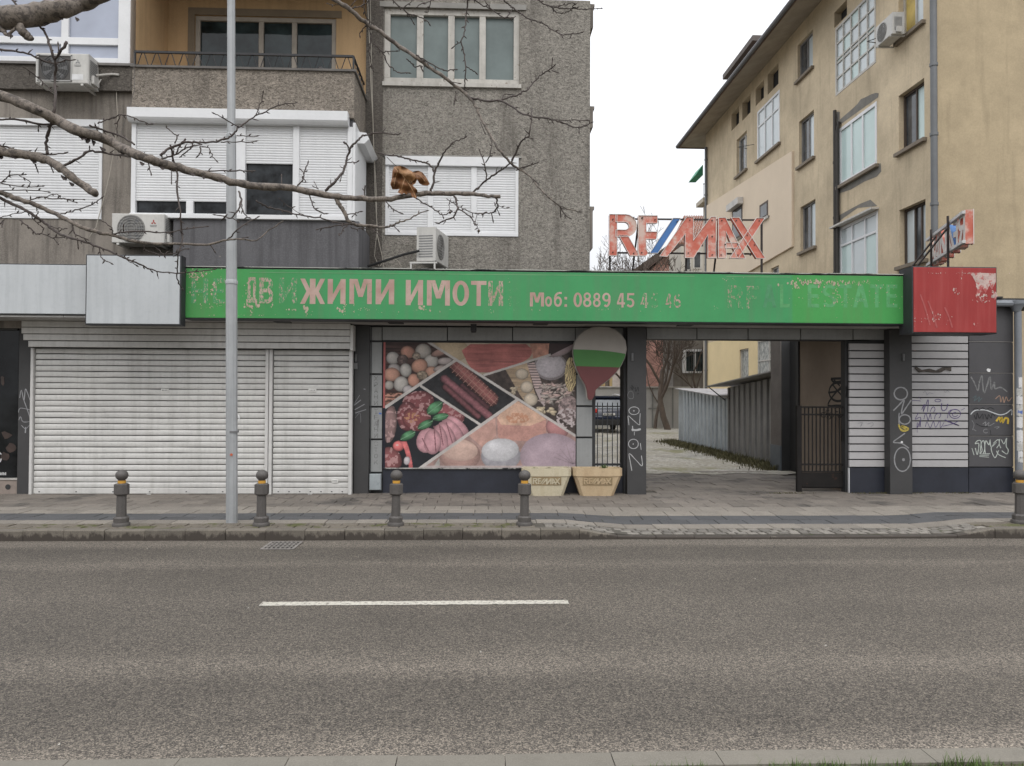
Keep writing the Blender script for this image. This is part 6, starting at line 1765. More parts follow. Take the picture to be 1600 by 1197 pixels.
ATT = [wr(1143,1155,1155,165,192), wr(1160,1173,1173,146,175), wr(1181,1194,1194,124,152), wr(1200,1217,1217,97,130), wr(1305,1325,1325,-3,22), wr(1350,1368,1368,-60,-25)]
holes = [tuple(v) for k, v in WN.items() if k not in ('E2',)]+[WN['E2']]+ATT
m_ = MB(); holed_wall(m_, YC, YE, -.1, ZEV+.4, holes, XW, .22, 'x'); m_.build('side_wall', och_side, house)
m_ = MB(); m_.add([(XW,YC,-.1),(30,YC,-.1),(30,YC,ZEV+.4),(XW,YC,ZEV+.4)],[(0,1,2,3)]); m_.add([(XW,YE,-.1),(XW,YE,ZEV+.4),(30,YE,ZEV+.4),(30,YE,-.1)],[(0,1,2,3)]); m_.add([(30,YC,-.1),(30,YE,-.1),(30,YE,ZEV+.4),(30,YC,ZEV+.4)],[(0,1,2,3)])
m_.build('front_wall', och_front, house)
dim_in = pm('dark_interior', (.02,.02,.02), .9)
for h in ATT:
    m_ = MB(); m_.box(XW+.215, XW+.23, h[0]-.01, h[1]+.01, h[2]-.01, h[3]+.01); m_.build('attic_opening', dim_in, house)
gl_white = glass('glass_with_white_sky', (.52,.57,.58), .08, 1.0, .06, .7)
gl_mint = glass('glass_with_mint_blind', (.50,.62,.60), .15, .8, .08, .6)
gl_dk3 = glass('far_dark_glass', (.06,.065,.07), .08, 1.2, .5, 1.5)
brown_m = pm('brown_frame', (.075,.055,.042), .7, .2, 6); cream_fr = pm('cream_frame', (.50,.48,.44), .6, .15, 5)
def side_window(h, fr, vs, hs, fm, gms, dx_=.12, ow=.06, mw=.05, name='window', sill=True, reveal_out=0):
    y0, y1, z0, z1 = h; X_ = XW+dx_-reveal_out; m_ = MB()
    m_.box(X_-.03,X_+.03,y0,y1,z0,z0+ow); m_.box(X_-.03,X_+.03,y0,y1,z1-ow,z1)
    m_.box(X_-.032,X_+.03,y0,y0+ow,z0+ow*.95,z1-ow*.95); m_.box(X_-.032,X_+.03,y1-ow,y1,z0+ow*.95,z1-ow*.95)
    ys_ = [y0+ow]+[q for v_ in vs for q in (y0+(y1-y0)*v_-mw/2, y0+(y1-y0)*v_+mw/2)]+[y1-ow]
    zs_ = [z0+ow]+[q for v_ in hs for q in (z0+(z1-z0)*v_-mw/2, z0+(z1-z0)*v_+mw/2)]+[z1-ow]
    for i in range(1,len(ys_)-1,2): m_.box(X_-.026,X_+.028,ys_[i],ys_[i+1],z0+ow*.95,z1-ow*.95)
    for i in range(1,len(zs_)-1,2): m_.box(X_-.022,X_+.026,y0+ow*.95,y1-ow*.95,zs_[i],zs_[i+1])
    w_ = m_.build(name, fm, house); k_ = 0
    for i in range(0,len(ys_),2):
        for j in range(0,len(zs_),2):
            p_ = MB(); p_.box(X_+.010,X_+.016,ys_[i]-.004,ys_[i+1]+.004,zs_[j]-.004,zs_[j+1]+.004); p_.build('pane', gms[k_%len(gms)], w_); k_ += 1
    m_ = MB(); m_.box(X_+.03,XW+.23,y0-.01,y1+.01,z0-.01,z1+.01); m_.build('room_behind', dim_in, w_)
    if sill:
        m_ = MB(); m_.box(XW-.10,XW+.05,y0-.10,y1+.08,z0-.09,z0-.005); m_.build('sill', pm('house_sill', (.20,.165,.125), .8, .2, 3), house)
side_window(WN['A1'],0,[.5],[],pm('grey_frame',(.20,.19,.18),.6),[gl_white,gl_dk3])
side_window(WN['A2'],0,[.5],[],MATS['grey_frame'],[gl_white,gl_dk3]); side_window(WN['A3'],0,[.5],[],MATS['grey_frame'],[gl_white,gl_dk3])
side_window(WN['B1'],0,[.2,.4,.6,.8],[.25,.47,.53,.76],cream_fr,[gl_white,gl_white,gl_mint,gl_white],.02,.07,.045,sill=False)
side_window(WN['B2'],0,[.36,.66],[],pvc,[gl_mint],.02,.09,.07); side_window(WN['B3'],0,[.32,.66],[.72],pvc,[gl_mint,gl_white,gl_white,gl_white],.02,.08,.06)
side_window(WN['C1'],0,[.5],[],cream_fr,[gl_white,pm('yellow_curtain',(.5,.37,.10),.6)],.16); side_window(WN['C2'],0,[.5],[],brown_m,[gl_mint,gl_dk3],.16); side_window(WN['C3'],0,[.35,.6],[],brown_m,[gl_white,gl_dk3],.16)
side_window(WN['D1'],0,[.33,.66],[.68],pvc,[gl_white],.02,.08,.06); side_window(WN['E1'],0,[.4],[],cream_fr,[gl_white,gl_dk3],.14)
side_window(WN['E2'],0,[],[],cream_fr,[gl_dk3],.14); side_window(WN['G1'],0,[],[],brown_m,[gl_dk3],.14,.05); side_window(WN['G2'],0,[],[],cream_fr,[gl_dk3],.1,.05)
def lace_mat():
    m, t, b = nodes('lace_curtain_glass')
    n = noise_n(t, (14,14,5), 3, .8); c = mixc(t, ramp(t, n, .42, .58), (.13,.14,.13), (.46,.46,.42))
    t.links.new(c, b.inputs['Base Color']); b.inputs['Roughness'].default_value = .4; return m
lace = lace_mat()
side_window(WN['L1'],0,[],[],cream_fr,[lace],.08,.05,sill=False); side_window(WN['L2'],0,[.3],[.55],cream_fr,[lace],.03,.04,.04,sill=False)
pm('white_roll_box',(.5,.48,.45),.6)
m_ = MB(); h = WN['B3']; m_.box(XW-.20,XW+.02,h[0]-.05,h[1]+.25,h[3]+.02,h[3]+.07); m_.build('rain_hood', cream_fr, house)
# cement patches around the second-column windows
cem = pm('grey_cement_patch', (.185,.175,.155), .9, .25, 3)
def patchw(pts, parent=house, X_=XW-.004, mat_=None, nm='cement_patch'):
    m_ = MB(); v = [tuple(atx(p[0],p[1],X_)) for p in pts]; m_.add(v, [tuple(range(len(v)))])
    ob = m_.build(nm, mat_ or cem, parent); return ob
patchw([(1312,187),(1311,196),(1372,152),(1373,146),(1369,145),(1362,147),(1352,152),(1345,155),(1340,162),(1334,168),(1325,176)])
patchw([(1309,290),(1309,303),(1330,296),(1350,284),(1370,276),(1377,268),(1376,255),(1371.5,256.5),(1340,273)])
patchw([(1302,175),(1302,430),(1312,430),(1312,175)])
patchw([(1303,350),(1312,345),(1340,325),(1371,322),(1360,312),(1345,318),(1330,326),(1312,336)])
m_ = MB(); hl_ = [WN['L1'],WN['L2']]
holed_wall(m_, 18.6, YE-.3, .05, 4.3, hl_, XW-.012, .012, 'x'); m_.build('ground_floor_paint', pm('fresh_yellow_paint', (.72,.58,.335), .85, .08, .8, dirt=.1), house)
# insulated panel, a little proud
pan = pm('insulated_render', (.66,.55,.42), .85, .06, .7)
q0 = [(1237,236),(1237,385),(1160,430),(1103,480),(1103,322)]
v = [atx(p[0],p[1],XW-.07) for p in q0]
m_ = MB(); n = len(v); m_.v = [tuple(p) for p in v]+[(XW-.001,p.y,p.z) for p in v]
m_.f = [tuple(range(n))]+[((i+1)%n,i,n+i,n+(i+1)%n) for i in range(n)]; m_.m = [0]*(n+1)
# keep the windows visible through it: it stops short of them
m_.build('insulation_panel', pan, house)
for k_ in ('E2','G1'):
    h = WN[k_]; m_ = MB(); m_.box(XW-.078,XW-.071,h[0],h[1],h[2],h[3]); wp = m_.build('window', brown_m, house)
    m_ = MB(); m_.box(XW-.082,XW-.0785,h[0]+.12,h[1]-.12,h[2]+.08,h[3]-.08); m_.build('pane', gl_dk3, wp)
h = WN['E2']; m_ = MB(); m_.box(XW-.30,XW-.079,h[0]-.1,h[1]+.1,h[3]-.02,h[3]+.24); m_.build('shutter_box', MATS['white_roll_box'], house)
h = WN['G1']; m_ = MB(); m_.box(XW-.15,XW-.072,h[0]-.1,h[1]+.1,h[2]-.1,h[2]-.01); m_.build('sill', MATS['white_roll_box'], house)
# eaves, roof and dormer
sof = pm('eaves_boards', (.33,.29,.235), .9, .2, 2); tile_m = pm('old_roof_tiles', (.13,.085,.065), .9, .3, 6)
XE = 9.4; YEE = 36.3
m_ = MB()
m_.add([(XE,YC-1.0,ZEV),(XE,YEE,ZEV),(XW+.02,YEE-1.0,ZEV+.28),(XW+.02,YC,ZEV+.28)],[(0,1,2,3)])
m_.add([(XE,YEE,ZEV),(30,YEE,ZEV),(30,YEE-1.0,ZEV+.28),(XW+.02,YEE-1.0,ZEV+.28)],[(0,1,2,3)])
m_.add([(XE,YC-1.0,ZEV),(XW+.02,YC,ZEV+.28),(30,YC,ZEV+.28),(30,YC-1.0,ZEV)],[(0,1,2,3)])
m_.build('eaves_soffit', sof, house)
m_ = MB(); zr_ = ZEV+4.5
m_.box(XE-.04,XE+.0,YC-1.0,YEE,ZEV-.04,ZEV+.14)
m_.box(XE,30,YEE,YEE+.04,ZEV-.04,ZEV+.14)
m_.add([(XE,YC-1,ZEV+.14),(XE+8,YC+7,zr_),(XE+8,YEE-8,zr_),(XE,YEE,ZEV+.14),(30,YC-1,ZEV+.14),(30,YEE,ZEV+.14)],[(0,1,2,3),(0,4,1),(3,2,5),(1,4,5,2)])
m_.build('roof', tile_m, house)
m_ = MB(); m_.tube([(XE-.09,YC-1.0,ZEV+.04),(XE-.09,YEE+.05,ZEV+.04)], .075, 8); m_.tube([(XE-.09,YEE+.09,ZEV+.04),(14,YEE+.09,ZEV+.04)], .075, 8); m_.build('gutter', pm('zinc_gutter',(.11,.11,.115),.6,.2,2), house, 40.0)
p = atx(1163,95,11.5)
ya, yb_ = atx(1187,75,11.3).y, atx(1146,108,11.3).y
m_ = MB(); zd = atx(1187,75,11.3).z
zl = atx(1146,108,11.3).z
m_.box(11.2,13.5,ya,yb_,ZEV+.6,(zd+zl)/2-.1); m_.box(10.9,13.7,ya-.3,yb_+.3,(zd+zl)/2-.1,(zd+zl)/2+.12); m_.build('dormer', pm('dormer_slate',(.13,.115,.105),.9,.25,3), house)
# drainpipes on the house
for (px_, pyt, pyb, dm, r_, lb) in ((1450,-60,470,XW,.075,'tall grey zinc drainpipe at the street corner of the ochre house'),(1103,230,610,XW,.06,'thin drainpipe at the far corner of the ochre house'),(1305,172,440,XW,.05,'dark cast soil pipe between windows of the ochre house, bent at its top')):
    if px_ == 1450: y_, x_ = YC-.05, XW+.04
    else: y_ = atx(px_,400,XW-.08).y; x_ = XW-.08
    zt_ = atx(px_, pyt, x_).z; zb_ = max(.1, atx(px_, pyb, x_).z) if px_ != 1305 else 2.5
    if px_ != 1305: zb_ = .1
    zt_ = min(zt_, ZEV)
    t_ = thing('drainpipe', lb, 'drainpipe', (x_, y_, zb_))
    mt_ = pm('zinc_pipe', (.145,.15,.155), .5, .15, 2, metal=.2, dirt=.2) if px_ != 1305 else pm('black_pipe',(.05,.045,.04),.7)
    m_ = MB(); m_.tube([(x_,y_,zb_),(x_,y_,zt_)], r_, 10); m_.build('pipe', mt_, t_, 40.0)
    z_ = zb_+1.3
    while z_ < zt_-.3:
        m_ = MB(); m_.tube([(x_,y_,z_),(x_,y_,z_+.07)], r_*1.22, 10); m_.build('pipe_joint', mt_, t_, 40.0); z_ += 1.62
    if px_ == 1305:
        q1 = atx(1308,205,XW-.08); q2 = atx(1311,190,XW-.06); q3 = atx(1313,194,XW-.02)
        m_ = MB(); m_.tube([(x_-.0,q1.y,2.5),tuple(q1),tuple(q2),tuple(q3)], .05, 8); m_.build('bent_pipe', mt_, t_, 40.0)
# air conditioner and washing lines on the side wall
a4 = ac_unit('air_conditioner', 'cream air conditioner high on the ochre house between the gridded and curtained windows', .80,.56,.30, False, False)
q = atx(1384,66,XW-.4); a4.location = (XW-.30, q.y, q.z); a4.rotation_euler.z = R(-90)
m_ = MB()
for (px_, py_) in ((1153,230),(1355,65)):
    p = atx(px_+14, py_+2, XW); e_ = atx(px_, py_, XW-.45)
    m_.tube([tuple(p), tuple(e_), (XW, p.y-.8, p.z-.1)], .012, 4); m_.build('washing_line_bracket', dkmetal, house); m_ = MB()

# far-side balcony and green awning at the back corner of the house
m_ = MB(); q = aty(1093,302,36.6); m_.box(q.x-.0,XW+.4,36.0,37.2,q.z-.55,q.z-.35); m_.box(q.x+.35,XW+.4,36.1,37.1,-.1,q.z-.551)
fb = m_.build('rear_balcony', pm('rear_cream',(.47,.42,.34),.85,.12,1), house)
m_ = MB()
for i in range(5):
    x_ = q.x+.05+.16*i; m_.bar((x_,36.05,q.z-.35),(x_,36.05,q.z+.3),.02)
m_.bar((q.x,36.05,q.z+.3),(XW+.2,36.05,q.z+.3),.03); m_.build('rear_railing', dkmetal, house)
m_ = MB(); p1_, p2_, p3_ = aty(1098.5,257,36.5), aty(1087,273.5,36.5), aty(1098.5,273.5,36.5)
m_.add([tuple(p1_),tuple(p2_),tuple(p3_),(p1_.x,37.8,p1_.z),(p2_.x,37.8,p2_.z),(p3_.x,37.8,p3_.z)],[(0,1,2),(0,3,4,1),(1,4,5,2),(3,5,4)]); m_.build('awning', pm('green_awning',(.05,.28,.16),.7), house)

# ------------------------------------------------------------------ courtyard: corrugated sheds
def corrugated(name, col, col2, rust_=.62):
    return pm(name, col, .5, .2, 1.5, metal=.25, streak=.45, streakcol=col2, dirt=.3, patch=rust_, patchcol=(.10,.055,.03), patchscale=2.2)
galb = corrugated('galvanised_sheet_blue', (.52,.57,.61), (.26,.29,.32), .74); gald = corrugated('galvanised_sheet_dull', (.27,.265,.26), (.09,.085,.08), .70)
def ribbed(x, y0, y1, zt0, zt1, pitch, amp, zb=.12):
    """ribbed sheet in the plane x=const, top height runs from zt0 (near) to zt1 (far)"""
    m_ = MB(); n_ = int((y1-y0)/pitch); pts = []
    for i in range(n_):
        y = y0+i*pitch
        pts += [(y,0),(y+pitch*.60,0),(y+pitch*.68,amp),(y+pitch*.92,amp)]
    pts.append((y1,0))
    for (y,d_) in pts:
        y = min(y, y1); zt_ = zt0+(zt1-zt0)*(y-y0)/(y1-y0); wob = noise.noise(Vector((y*.8,x,0)))*.03
        m_.v += [(x+d_+wob*.5,y,zb),(x+d_+wob,y,(zt_+zb)/2),(x+d_,y,zt_)]
    for i in range(len(pts)-1):
        b = i*3; m_.f += [(b+3,b,b+1,b+4),(b+4,b+1,b+2,b+5)]; m_.m += [0,0]
    return m_
sh1 = thing('metal_shed', 'low bluish corrugated metal shed with pale sloping roof, farther into the courtyard', 'shed', (8.3, 26, .12))
XS = 7.38
Yn, Yf_ = atx(1139,650,XS).y, atx(1060.5,650,XS).y
zn, zf = atx(1139,623,XS).z, atx(1060.5,609,XS).z
ribbed(XS, Yn, Yf_, zn, zf, .42, .15).build('wall', galb, sh1)
m_ = MB(); m_.box(XS+.16,9.3,Yf_-.02,Yf_,.1,zf); m_.build('end_wall', galb, sh1)
m_ = MB(); ns_ = 9
for i in range(ns_):
    ya = Yn-.1+(Yf_-Yn+.3)*i/ns_; yb2 = Yn-.1+(Yf_-Yn+.3)*(i+1)/ns_-.03
    za, zb2 = zn+(zf-zn)*(ya-Yn)/(Yf_-Yn), zn+(zf-zn)*(yb2-Yn)/(Yf_-Yn)
    m_.add([(XS-.10,ya,za+.02),(XS-.10,yb2,zb2+.02),(9.6,yb2,2.11),(9.6,ya,2.11),(XS-.10,ya,za+.05),(XS-.10,yb2,zb2+.05),(9.6,yb2,2.14),(9.6,ya,2.14)],[(0,3,2,1),(4,5,6,7),(0,1,5,4),(0,4,7,3)])
m_.build('roof', pm('pale_metal_roof',(.46,.45,.46),.6,.2,1.2,streak=.3,metal=.1), sh1)
sh2 = thing('metal_shed', 'taller dull grey corrugated shed with overhanging roof, nearer the driveway', 'shed', (8.3, 20.5, .12))
Yn2 = 18.2
zt_n, zt_f = atx(1205,596,XS-.05).z, atx(1141,607,XS-.05).z
ribbed(XS-.05, Yn2, Yn-.02, 2.35, zt_f+.03, .44, .15).build('wall', gald, sh2)
m_ = MB(); m_.box(XS-.04,9.3,Yn-.10,Yn-.06,.1,zt_f); m_.build('end_wall', gald, sh2)
m_ = MB()
m_.add([(XS-.45,Yn2,2.42),(XS-.45,Yn+.9,zt_f+.05),(10.2,Yn+.9,zt_f+.14),(10.2,Yn2,2.52),(XS-.45,Yn2,2.45),(XS-.45,Yn+.9,zt_f+.08),(10.2,Yn+.9,zt_f+.17),(10.2,Yn2,2.55)],[(0,3,2,1),(4,5,6,7),(0,1,5,4),(1,2,6,5),(3,0,4,7)])
m_.build('roof', pm('rusty_roof_sheet',(.30,.29,.28),.6,.3,1.5,metal=.2,streak=.4), sh2)
m_ = MB(); m_.bar((XS-.4,Yn+.7,zt_f+.05),(XS+.0,Yn+.35,zt_f-.35),.03); m_.build('strut', dkmetal, sh2)
# grey sheet-metal gates at the back of the yard
gw = thing('sheet_gate', 'grey sheet metal gate closing the back of the courtyard', 'gate', (8, 42, .12))
q = rect(1000, 1150, 606, 668, 42.0)
m_ = MB(); m_.box(-3,12,42,42.08,.12,q[3]); m_.build('sheet', pm('grey_sheet', (.36,.35,.33), .7, .15, .6, dirt=.2), gw)
m_ = MB()
for px_ in (1019.5,1051): x_ = PX(px_,42,640); m_.box(x_-.04,x_+.04,41.97,42,.12,q[3])
z_ = PZ(1030,638,42); m_.box(PX(1013,42,640),PX(1026,42,640),41.96,42,z_-.02,z_+.02); m_.box(PX(1019,42,640),PX(1020.5,42,640),41.94,42,z_-.1,z_+.05); m_.build('seams', pm('seam_grey',(.2,.2,.19),.7), gw)
m_ = MB(); m_.box(-3,12,41.9,42.1,q[3],q[3]+.06); m_.build('top_rail', pm('pale_rail',(.45,.43,.40),.7), gw)

# weeds along the sheds
mb = MB()
def fx3():
    y = rnd.uniform(17.6,29.0); return (XS-.1-abs(rnd.gauss(0,.28))-(.25 if y < 22 else 0)*rnd.random(), y, .12, rnd.uniform(.4,1.3))
blades(mb, 9000, fx3, (.03,.16), .012)
o = mb.build('weeds', pm('dry_weeds', (.085,.078,.035), .9, .5, 3)); tag(o, 'dry weeds and moss growing along the foot of the corrugated sheds', 'weeds', kind='stuff')
mb = MB()
for (px_, n_) in ((1225,120),(1400,160),(1430,60),(1500,70),(1350,50)):
    c_ = PX(px_,13.3,770)
    blades(mb, n_, lambda: (c_+rnd.gauss(0,.22), 13.33-abs(rnd.gauss(0,.03)), .13, .6), (.02,.06), .006)
o = mb.build('weeds', MATS['dry_weeds']); tag(o, 'small weeds in the joint at the foot of the kiosk plinth and pillar', 'weeds', kind='stuff')

# ------------------------------------------------------------------ dark estate car seen from behind
def suv():
    t_ = thing('parked_car', 'dark blue estate car seen from behind through the barred fence in the yard', 'car', (0,0,0))
    paint = pm('dark_blue_paint', (.012,.018,.040), .25, .1, 2, coat=.6); blk = pm('black_plastic', (.015,.015,.016), .6)
    prof = [(-2.28,.42),(-2.3,.70),(-2.26,.98),(-2.20,1.05),(-1.95,1.50),(-1.85,1.60),(-.2,1.66),(.6,1.58),(1.2,1.12),(2.1,.98),(2.3,.78),(2.32,.4)]
    m_ = MB(); half = []
    def hw(z): return .92 if z < 1.0 else .92-(z-1.0)*.36
    n = len(prof)
    for s_ in (-1, 1):
        for (y,z) in prof: m_.v.append((s_*(hw(z)-.06), -y*-1, z))
    for i in range(n-1): m_.f.append((i, n+i, n+i+1, i+1)); m_.m.append(0)
    for s_ in (-1,1):
        b = len(m_.v)
        for (y,z) in prof: m_.v.append((s_*hw(z), y*.97, z*.985+.01))
        o_ = 0 if s_ < 0 else n
        for i in range(n-1):
            q = (o_+i, o_+i+1, b+i+1, b+i); m_.f.append(q if s_ < 0 else q[::-1]); m_.m.append(0)
        m_.f.append(tuple(b+i for i in range(n)) if s_ > 0 else tuple(b+i for i in reversed(range(n)))); m_.m.append(0)
    m_.build('body', paint, t_, 35.0)
    g_ = glass('car_rear_glass', (.10,.12,.14), .04, 1.4, .4, 2)
    m_ = MB(); m_.add([(-.62,-2.205,1.08),(.62,-2.205,1.08),(.52,-1.985,1.46),(-.52,-1.985,1.46)],[(0,1,2,3)]); m_.build('rear_window', g_, t_)
    for s_ in (-1,1):
        m_ = MB(); m_.bbox(s_*.50,s_*.86,-2.33,-2.26,.90,1.06,.02); m_.build('tail_light', pm('tail_light_red',(.55,.03,.02),.3), t_)
        m_ = MB(); m_.tube([(s_*.62,-1.75,1.66),(s_*.62,-.3,1.72),(s_*.62,.4,1.68)], .022, 6); m_.build('roof_rail', pm('roof_rail_alu',(.6,.6,.6),.3,metal=.6), t_)
        for y in (-1.4, 1.35):
            m_ = MB(); m_.tube([(s_*.70,y,.33),(s_*.90,y,.33)], .33, 22); wh = m_.build('wheel', blk, t_, 40.0)
            m_ = MB(); m_.tube([(s_*.89,y,.33),(s_*.91,y,.33)], .2, 14); m_.build('rim', MATS['roof_rail_alu'], wh)
    m_ = MB(); m_.bbox(-.88,.88,-2.37,-2.2,.34,.60,.03); m_.build('bumper', blk, t_)
    m_ = MB(); m_.bbox(-.90,.90,-2.345,-2.25,.60,.74,.03); m_.build('bumper_top', paint, t_)
    m_ = MB(); m_.bbox(-.27,.27,-2.345,-2.29,.78,.88,.004); pl = m_.build('number_plate', pm('plate_white',(.6,.6,.58),.5), t_)
    text_obj('PB 1234 B' if False else '— —', -.2,.2,.80,.86,-2.3465,blk,pl,'plate_print') if False else None
    m_ = MB()
    for q in range(7): m_.box(-.22+q*.062,-.185+q*.062,-2.347,-2.3455,.80,.86)
    m_.build('plate_print', blk, pl)
    m_ = MB(); m_.tube([(0,-2.29,.98),(0,-2.31,.98)], .05, 14); m_.build('badge', pm('chrome_badge',(.6,.6,.62),.2,metal=.7), t_)
    m_ = MB(); m_.box(-.58,.58,-2.02,-1.8,1.56,1.63); m_.build('roof_spoiler', paint, t_)
    return t_
car = suv(); q = aty(950.5, 680, 36.0); car.location = (q.x, 36+2.3, .125); car.scale = (1.06, 1.06, 1.06)

# ------------------------------------------------------------------ background buildings
pink = pm('pink_brick', (.47,.27,.215), .9, .2, 1.5, speck=.2, speckscale=9)
pk = thing('pink_house', 'pink brick house with a worn tiled hip roof seen behind the letter sign', 'building', (12, 55, 0))
def bx_(name, px0, px1, py0, py1, Y, D, mat_, parent):
    a_ = rect(px0,px1,py0,py1,Y); m_ = MB(); m_.box(a_[0],a_[1],Y,Y+D,-.05 if py1 > 640 else a_[2],a_[3]); return m_.build(name, mat_, parent)
rp = [(1083,402),(1108,402),(1108,345),(1085,352),(1075,362),(1040,380),(990,420),(990,424)]
a_ = rect(995,1064,402,660,52); zw = a_[3]
m_ = MB()
e0, e1 = aty(992,424,52), aty(1104,424,52); m_.box(e0.x+1.0,e1.x,52,64,-.05,PZ(1010,424,52))
g1, g2 = aty(1062,378,52), aty(1102,378,52)
m_.prism([(e0.x+1.0,PZ(1010,424,52)+.001),(e1.x,PZ(1010,424,52)+.001),(e1.x,g1.z),(g1.x,g1.z)],52,64); m_.build('wall', pink, pk)
# tiled roof in courses, each course a strip of its own
tl = pm('roof_tile', (.24,.125,.09), .9, .35, 2.5, objvar=.25, dirt=.3); tl2 = pm('verge_tile_dark',(.08,.06,.05),.9)
r0, r1, r2 = aty(985,424,51.5), aty(1052,376,51.5), aty(1070,336,51.5)
nC = 9
A0, A1 = aty(1048,380,51.2), aty(1106,382,51.2); B0, B1 = aty(1068,338,56), aty(1112,338,56)
for i in range(nC):
    t0, t1 = i/nC, (i+1)/nC+.012
    L0, R0 = A0.lerp(B0,t0), A1.lerp(B1,t0); L1, R1 = A0.lerp(B0,t1), A1.lerp(B1,t1)
    nT = 12
    m_ = MB()
    for k in range(nT):
        s0, s1 = k/nT, (k+.93)/nT
        a_, b_, c_, d_ = L0.lerp(R0,s0), L0.lerp(R0,s1), L1.lerp(R1,s1), L1.lerp(R1,s0)
        up = Vector((0,-.05,.10))
        mid0, mid1 = (a_+b_)/2+up, (c_+d_)/2+Vector((0,-.02,.05))
        m_.add([tuple(a_),tuple(mid0),tuple(b_),tuple(c_),tuple(mid1),tuple(d_),tuple(a_-Vector((0,0,.08))),tuple(b_-Vector((0,0,.08)))],[(0,1,4,5),(1,2,3,4),(0,6,7,2,1)])
    m_.build('tile_course', tl, pk)
m_ = MB(); p = [aty(985,425,51.3),aty(1050,378,51.3),aty(1050,390,51.3),aty(1000,428,51.3)]
m_.prism([(v_.x,v_.z) for v_ in p],51.3,60); m_.build('roof', tl2, pk)
m_ = MB(); p = [aty(1047,381,51.0),aty(1106,383,51.0),aty(1106,389,51.0),aty(1040,387,51.0)]; m_.prism([(v_.x,v_.z) for v_ in p],51.0,51.19); m_.build('eaves', tl2, pk)
tw = thing('cream_annex', 'cream stair annex with small windows squeezed between pink house and ochre house', 'building', (14, 48, 0))
bx_('wall', 1064, 1108, 385, 690, 47, 3, pm('annex_cream',(.47,.44,.38),.85,.1,1), tw)
for (x0,x1,y0,y1) in ((1071,1080,400,423),(1083,1096,392,420)):
    a_ = rect(x0,x1,y0,y1,46.97); m_ = MB(); m_.box(a_[0],a_[1],46.96,46.999,a_[2],a_[3]); wv = m_.build('window', cream_fr, tw)
    m_ = MB(); m_.box(a_[0]+.08,a_[1]-.08,46.95,46.959,a_[2]+.08,a_[3]-.08); m_.build('pane', gl_dk3, wv)
gb = thing('grey_outbuilding', 'grey-brown rendered outbuilding with a white barred window behind bare branches', 'building', (12, 43.5, 0))
bx_('wall', 1052, 1112, 500, 690, 43.2, 2.5, pm('outbuilding_grey',(.20,.18,.155),.9,.25,1.2,streak=.4), gb)
a_ = rect(1066,1101,546,583,43.17)
m_ = MB()
for (p0,p1,q0,q1) in ((a_[0],a_[1],a_[3]-.12,a_[3]),(a_[0],a_[1],a_[2],a_[2]+.1),(a_[0],a_[0]+.2,a_[2],a_[3]),(a_[1]-.1,a_[1],a_[2],a_[3]),((a_[0]+a_[1])/2,(a_[0]+a_[1])/2+.12,a_[2],a_[3])): m_.box(p0,p1,43.08+rnd.random()*.01,43.19,q0,q1)
wv = m_.build('window', pvc, gb)
m_ = MB(); m_.box(a_[0]+.1,a_[1]-.05,43.14,43.196,a_[2]+.05,a_[3]-.05); m_.build('pane', gl_dark, wv)
m_ = MB()
for i in range(6): x_ = a_[0]+.35+(a_[1]-a_[0]-.5)*i/5; m_.bar((x_,43.02,a_[2]),(x_,43.02,a_[3]),.03)
m_.build('window_bars', dkmetal, wv)
# pink wall seen low behind the trees, ochre wall behind the car, carport roof
bx_('wing_wall', 985, 1045, 500, 625, 50.5, 1.4, pm('pink_brick_low',(.42,.24,.20),.9,.3,1.2,speck=.3,speckscale=7), pk)
rb = thing('yellow_back_house', 'pale yellow house wall far behind the parked car', 'building', (6, 62, 0))
bx_('wall', 860, 985, 500, 640, 60, 8, pm('pale_yellow_wall',(.50,.38,.19),.9,.15,.4), rb)
a_ = rect(957,990,560,604,59.9); m_ = MB(); m_.box(a_[0],a_[1],59.8,59.99,a_[2],a_[3]); m_.build('white_annex', pm('far_white',(.55,.53,.48),.9), rb)
cp = thing('carport', 'low carport with a snowy pale roof edge behind the dark estate car', 'carport', (6.5, 45, 0))
a_ = rect(929,990,611,617,44); m_ = MB(); m_.box(a_[0]-3,a_[1],44,49,a_[2],a_[3]); m_.build('roof', pm('carport_roof',(.42,.40,.37),.8,.3,1.2), cp)
m_ = MB(); m_.box(a_[0]-3,a_[1],44.6,49,.1,a_[2]-.001); m_.build('dark_bay', pm('carport_dark',(.03,.027,.025),.9,.4,1), cp)

